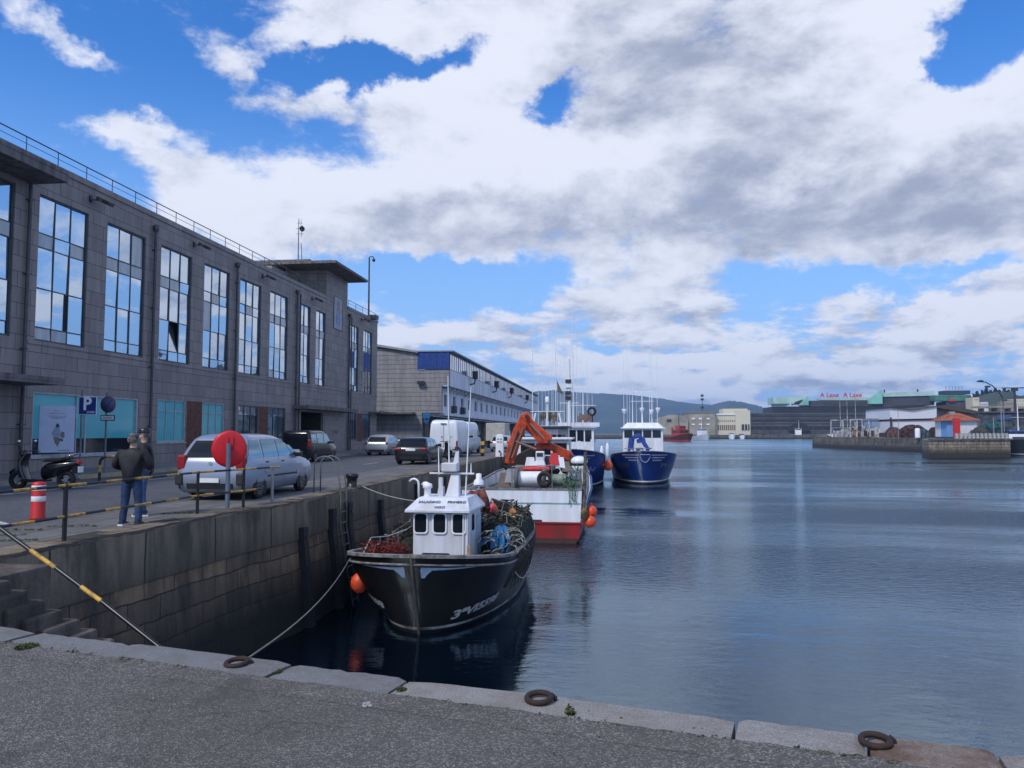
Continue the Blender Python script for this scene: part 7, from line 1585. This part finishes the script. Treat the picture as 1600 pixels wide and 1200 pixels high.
for k in range(4): m = MB(); m.box(a.x-t.location.x+.05, b.x-t.location.x-.05, -.03, -.0, .4+1.0*k, .46+1.0*k); m.build('rib', REDP, t)
t = fthing('blue_cabin', 'pale blue and white cabin on the pier left of the white shed', 'cabin', 1376, 250, .35); fb('wall', 1364, 1391, 668, 680, 250, 8, SHW, t, 0); fb('upper_wall', 1363, 1392, 657, 667.8, 249.8, 8, mat('pale_blue_cabin', (.22, .33, .48), .6), t, at_y(1300, 667.8, 250).z-.35); fb('roof', 1362, 1393, 655.5, 657, 249.5, 9, LIGHTB, t, at_y(1300, 657, 250).z-.34)
# net heaps
def heap(label, px0, px1, yt, Y, mt, seed, name='net_heap'):
    a, b = at_y(px0, 683, Y), at_y(px1, yt, Y); t = thing(name, label, 'net heap', ((a.x+b.x)/2, Y, .35)); rnd = random.Random(seed); W_ = (b.x-a.x)/2; Hh = b.z-.35; m = MB(); n = 26; rows = []
    for i in range(9):
        f = i/8; rr_ = math.cos(f*math.pi/2)**.6; rows.append([Vector((W_*rr_*math.cos(2*math.pi*k/n)*(1+rnd.uniform(-.08, .08)), 3.0*rr_*math.sin(2*math.pi*k/n), max(0, Hh*math.sin(f*math.pi/2)*(1+rnd.uniform(-.08, .08))))) for k in range(n)])
    m.grid(rows, 0, True, True); m.build('nets', mt, t); m = MB()
    for k in range(20): q = rnd.uniform(0, 6.28); p = Vector((W_*math.cos(q)*.85, 2.6*math.sin(q), Hh*.3)); m.tube([p+Vector((rnd.uniform(-.8, .8), rnd.uniform(-.4, .4), rnd.uniform(-.2, Hh*.5))) for _ in range(5)], .07, 4)
    m.build('ropes', NETGREY, t); return t
NB = mat('net_brown', (.065, .028, .028), .95, var=.5, vscale=1.5, bump=1, bscale=4); NB2 = mat('net_dull_red', (.12, .06, .06), .95, var=.5, vscale=1.5, bump=1, bscale=4)
heap('dull red net heap at the left of the pier heaps', 1384, 1408, 668, 222, NB2, 1); heap('large dark brown net heap before the white shed', 1405, 1447, 664.5, 214, NB, 2)
heap('low blue grey net heap right of the large brown heap', 1432, 1452, 671, 205, mat('net_blue_grey', (.04, .075, .10), .95, var=.5, vscale=1.5), 3); heap('small dark heap under the white shed corner post', 1452, 1470, 668, 212, NB, 4)
heap('teal net heap right of the orange roofed house', 1534, 1572, 659, 182, mat('net_teal', (.012, .09, .10), .95, var=.4, vscale=1.5), 5); heap('grey net heap between the house and the teal heap', 1522, 1540, 668, 172, NETGREY, 6)
t = thing('small_drum', 'small white drum on the pier before the brown net heap', 'drum', at_z(1444, 682, .36)); t.location = (at_y(1444, 680, 198).x, 202, .35); m = MB(); m.lathe([(0, 0), (.6, 0), (.62, .3), (.6, 2.0), (.5, 2.4), (0, 2.45)], n=14); m.build('drum', WHITE, t)
# masts, posts and lamps on the pier
def pole(name, label, cat, px, py, Y, r, parts=(), z=.35, m_=None):
    p = at_y(px, py, Y); t = thing(name, label, cat, (p.x, Y, z)); m = MB(); m.cyl((0, 0, 0), (0, 0, p.z-z), r, r*.6, 8); m.build('pole', m_ or LIGHTB, t); return t, p.z-z
for px, py, lb, r_ in ((1552, 652, 'short pale post standing before the teal net heap', .14), (1563.5, 626, 'tall pale mast right of the teal net heap', .16), (1568, 640, 'blue grey mast close right of the tall pale mast', .12), (1403, 640, 'thin dark mast standing before the white shed', .08)): pole('harbour_mast', lb, 'mast', px, py, 178 if px > 1500 else 206, r_)
t, h_ = pole('street_lamp', 'tall curved street lamp rising above the far wooded hill', 'street lamp', 1567, 622, 330, .18, m_=DARKM)
m = MB(); q = [at_y(px, py, 330)-t.location for px, py in ((1567, 622), (1560, 612), (1551, 603), (1540, 597), (1526, 596))]; m.tube(q, .22, 6); m.build('curved_arm', DARKM, t)
for px, py in ((1532, 595.5), (1543, 604)): c = at_y(px, py, 330)-t.location; m = MB(); m.ball(c, .9, 10, 0, (1.4, 1, .5)); m.build('lamp_head', DARKM, t)
t, h_ = pole('lighting_mast', 'dark T shaped lighting mast near the right edge', 'light mast', 1585, 608, 420, .9, m_=DARKM, z=0); c = at_y(1585, 606, 420)-t.location; m = MB(); m.box(c.x-6, c.x+5, -.3, .3, c.z-.3, c.z+.2); m.box(c.x-1.4, c.x+1.4, -.8, .8, c.z-1.6, c.z-.3); m.build('cross_arm', DARKM, t)
# low elevated road and houses at the far right
t = fthing('elevated_road', 'pale elevated road deck on piers at the far right', 'viaduct', 1570, 480); fb('deck', 1530, 1640, 634, 638, 480, 10, BEIGE, t, at_y(1300, 638, 480).z); fb('parapet', 1530, 1640, 632, 634, 479.8, .4, LIGHTB, t, at_y(1300, 634, 480).z)
for px in (1535, 1556, 1577, 1598, 1619): fb('pier', px, px+2.5, 638.1, 690, 482, 4, MALLG, t)
for k, (px0, px1, yt, c_, lb) in enumerate(((1522, 1530, 621, CREAM, 'small cream house left of the far viaduct'), (1534, 1544, 628, SHW, 'small white house above the left end of the far viaduct'), (1572, 1584, 627, BEIGE, 'beige house behind the middle of the far viaduct'), (1588, 1604, 623, CREAM, 'cream house at the far right edge above the viaduct'))):
    t = fthing('far_house', lb, 'house', (px0+px1)/2, 640+k*10); fb('wall', px0, px1, yt, 686, 640+k*10, 12, c_, t); fb('roof', px0-.6, px1+.6, yt-1.6, yt, 639.5+k*10, 13, mat('dull_tile', (.20, .10, .07), .8), t, at_y(1300, yt, 640+k*10).z+.01)
    for j in range(3): fb('window', px0+1+j*(px1-px0)/3.2, px0+2+j*(px1-px0)/3.2, yt+3, yt+5, 639.6+k*10, .3, FWIN, t, at_y(1300, yt+5, 640+k*10).z)
t = fthing('dark_quayside_sheds', 'long low dark quayside sheds with blue fronts at the right edge', 'sheds', 1570, 400); fb('wall', 1535, 1640, 646, 686, 400, 15, mat('shed_murky', (.075, .085, .10), .8, var=.4, vscale=.3), t); fb('roof', 1534, 1641, 642.5, 646, 399, 17, mat('dusky_roof', (.10, .07, .065), .8), t, at_y(1300, 646, 400).z+.01); fb('blue_front', 1558, 1580, 648, 656, 399.4, .4, mat('shed_blue', (.04, .09, .20), .6), t, at_y(1300, 656, 400).z)
for px in range(1582, 1640, 9): fb('opening', px, px+4, 658, 664, 399.4, .4, FWIN, t, at_y(1300, 664, 400).z)
# wooded hill at the right
ridge('hills', [(1500, 640), (1520, 622), (1536, 617), (1560, 612), (1582, 612), (1590, 618), (1620, 616), (1700, 622)], 1050, 120, 1.2)
m = MB(); rnd = random.Random(77)
for k in range(5200):
    px = rnd.uniform(1518, 1586); base = 622 if px < 1530 else 614; top = 608+5*abs(math.sin(px*.21))+3*math.sin(px*.9)+(5 if px < 1534 else 0); py = rnd.uniform(top, base+6)
    p = at_y(px, py, 1000+rnd.uniform(-30, 30)); s = rnd.uniform(.7, 1.6); u = Vector((rnd.uniform(-1, 1), rnd.uniform(-1, 1), rnd.uniform(-1, 1))).normalized(); v = u.cross(Vector((rnd.random(), rnd.random(), 1))).normalized(); m.add([p-u*s, p+v*s, p+u*s, p-v*s], [(0, 1, 2, 3)])
kind(m.build('hilltop_wood', mat('far_foliage', (.035, .055, .03), .9, var=.5, vscale=.15)), 'stuff')
# ---------------------------------------------------------------- boats far away
ORH = mat('tug_orange', (.42, .035, .018), .5, var=.15)
p = at_z(1061, 690, WATER); t = thing('tugboat', 'orange red harbour tug before the arched shed', 'tug', (p.x, p.y+9, WATER), R(-62)); HT = Hull(24, 8.5, lambda u: 2.0+2.2*u*u, u0=.7, p=2.3, u0w=.5, wl=.95, rake=1, stern=.85)
HT.build(t, [(lambda s: s, 0), (lambda s: .9, 1), (lambda s: -.5, 1)], [mat('tug_dark', (.06, .012, .012), .6), ORH], lambda u: 1.6+1.6*u*u, ORH, ORH, DECKM)
cabin(t, -1, 6, -2.8, 2.8, 2.0, 6.2, ORH, nwin=4, wz=(4.6, 5.6)); m = MB(); m.box(1, 5, -2, 2, 6.32, 8.4); m.build('bridge', ORH, t, bevel=.1); m = MB(); m.box(5.0, 5.05, -1.8, 1.8, 7.2, 8.0); m.build('bridge_window', FWIN, t)
mast(t, Vector((1.5, 0, 0)), 8.4, 15, [(11, 2)], .25, DARKM)
for s in (-1.6, 1.6): m = MB(); m.cyl((-2.5, s, 2), (-2.5, s, 7.5), .5, n=10); m.build('funnel', ORH, t)
def small_boat(label, px, py, W_, hullm, cabm, ch, rz, name='small_boat', L=None, mastz=0):
    p = at_z(px, py, WATER); L = L or W_*2.6; t = thing(name, label, 'boat', (p.x, p.y+L*.3, WATER), R(rz), 'small boats by the far quay'); H_ = Hull(L, W_, lambda u: W_*.32+.25*W_*u*u, u0=.5, p=2, u0w=.4, wl=.9, rake=.5, stern=.8)
    H_.build(t, [(lambda s: s, 0), (lambda s: -.4, 0)], [hullm], lambda u: W_*.22, WHITE, hullm, DECKM); cabin(t, -L*.1, L*.18, -W_*.3, W_*.3, W_*.2, W_*.2+ch, cabm, nwin=3)
    if mastz: mast(t, Vector((0, 0, 0)), W_*.2+ch, mastz, [(mastz*.8, W_*.5)], .15, WHITE)
    return t
DKB = mat('dark_boat', (.02, .022, .03), .6)
small_boat('grey white workboat right of the orange tug', 1098, 688, 7, mat('pale_grey_hull', (.42, .44, .48), .5), WHITEB, 5.5, -70, mastz=12)
small_boat('small white cruiser below the cream building left end', 1144, 686, 5.2, WHITE, WHITE, 3.4, -85); small_boat('small white cruiser below the cream building right end', 1160, 686, 5.0, WHITE, WHITE, 3.0, -85)
small_boat('reddish brown boat left of the low dark boat', 1180, 686, 5.0, mat('brown_hull', (.12, .03, .025), .6), mat('brown_cabin', (.16, .07, .06), .6), 3.6, -20, L=14); small_boat('low dark boat with a small cabin beside the brown boat', 1196, 686, 5, DKB, mat('brown_cabin', (.16, .07, .06), .6), 3, 170, L=12)
small_boat('low white open boat right of the dark boats', 1213, 686, 4, WHITE, WHITE, .9, 178, L=8); small_boat('dark hulled boat with a white cabin near the pier end', 1251, 686, 6.5, DKB, WHITE, 6.2, 175, L=15, mastz=14)
# rusty trawler at the long pier
p = at_z(1276, 698.5, WATER); t, H6 = trawler('rusty dark trawler with a white lattice superstructure moored at the long pier', 73.5, 241, 6.0, 22, 0, mat('rusty_hull', (.075, .03, .022), .8, var=.6, vscale=.8, col2=(.03, .03, .032)), lambda u: 3.1+1.3*max(0, (u-.6)/.4)**1.5, None, None, group='trawler at the long pier'); t['group'] = 'boats at the right pier'
t.location = (72.6, 244.5, WATER); t.rotation_euler = (0, 0, R(104))
rg = random.Random(8); LW = mat('dingy_white', (.42, .43, .44), .7, var=.3, vscale=1)
cabin(t, 1, 6, -2.3, 2.3, 2.0, 6.2, LW, nwin=4)
for x in (-7, -3.5, 0.5, 7.5): 
    m = MB(); 
    for s in (-2.2, 2.2): m.beam((x, s, 2), (x+.3, s*.8, 8.6), .28, .28)
    m.beam((x+.3, -1.8, 8.6), (x+.3, 1.8, 8.6), .3, .3); m.build('gantry', LW, t)
for k in range(16): a = Vector((rg.uniform(-8, 8), rg.uniform(-2, 2), rg.uniform(2, 6))); m = MB(); m.beam(a, a+Vector((rg.uniform(-3, 3), rg.uniform(-1, 1), rg.uniform(.5, 3))), .16, .16); m.build('derrick', LW if k % 3 else DARKM, t)
for x, h_ in ((-3, 17), (1.5, 19), (5.5, 16)): m = MB(); m.cyl((x, 0, 6), (x, 0, h_), .13, .05, 6); m.build('mast', LW, t)
m = MB(); m.box(-10, -5, -2, 2, 2.2, 3.6); m.build('net_bin', mat('ochre_net', (.28, .16, .05), .9, var=.4, vscale=1), t)
for k, (px, py, c_, lb) in enumerate(((1352, 668, LW, 'cluttered white and ochre deck gear on the quay right of the rusty trawler'),)):
    t = fthing('deck_gear_pile', lb, 'gear', px, 246, .35)
    for j in range(14): a = Vector((rg.uniform(-4.5, 4.5), rg.uniform(-1, 1), 0)); m = MB(); m.box(a.x-.6, a.x+.6, a.y-.5, a.y+.5, 0, rg.uniform(.8, 3.4)); m.build('crate', (LW, mat('ochre_net', (.28, .16, .05), .9), DARKM, NETGREY)[j % 4], t, bevel=.05)
# blue boat cut by the right edge
t, H7 = trawler('blue and white trawler cut off by the right edge of the view', 88.6, 181, 6.5, 20, 0, mat('blue_black_hull', (.010, .014, .03), .6, var=.3), lambda u: 1.9+1.5*u*u, None, None, group='boats at the right pier'); t.rotation_euler = (0, 0, R(-110))
cabin(t, 0, 5.5, -2.4, 2.4, 1.6, 5.0, mat('cabin_blue', (.03, .10, .36), .5), nwin=3); m = MB(); m.box(5.6, 6.4, -2.2, 2.2, 1.6, 4.4); m.build('white_front', WHITE, t); mast(t, Vector((2, 0, 0)), 5.1, 10.5, [(8, 2.5)], .14); m = MB(); m.box(6.42, 6.46, -1.6, 1.6, 2.8, 3.8); m.build('front_window', FWIN, t)
for k in range(10): a = Vector((rg.uniform(-8, 3), rg.uniform(-2, 2), 2)); m = MB(); m.beam(a, a+Vector((rg.uniform(-2, 2), rg.uniform(-1, 1), rg.uniform(1, 4))), .16, .16); m.build('rigging', LW, t)
# ---------------------------------------------------------------- air between us and the hills
hb = MB(); hb.box(-5500, 6500, -90, 6350, WATER-1.5, 285)
hm = bpy.data.materials.new('haze'); hm.use_nodes = True; t_ = NT(hm.node_tree); o_ = t_.n('ShaderNodeOutputMaterial'); pv = t_.n('ShaderNodeVolumePrincipled')
pv.inputs['Color'].default_value = (.38, .62, 1.0, 1); pv.inputs['Density'].default_value = 1.35e-4; pv.inputs['Anisotropy'].default_value = 0
t_.put(o_.inputs['Volume'], pv.outputs[0]); hz_ = hb.build('haze', hm); kind(hz_, 'stuff')
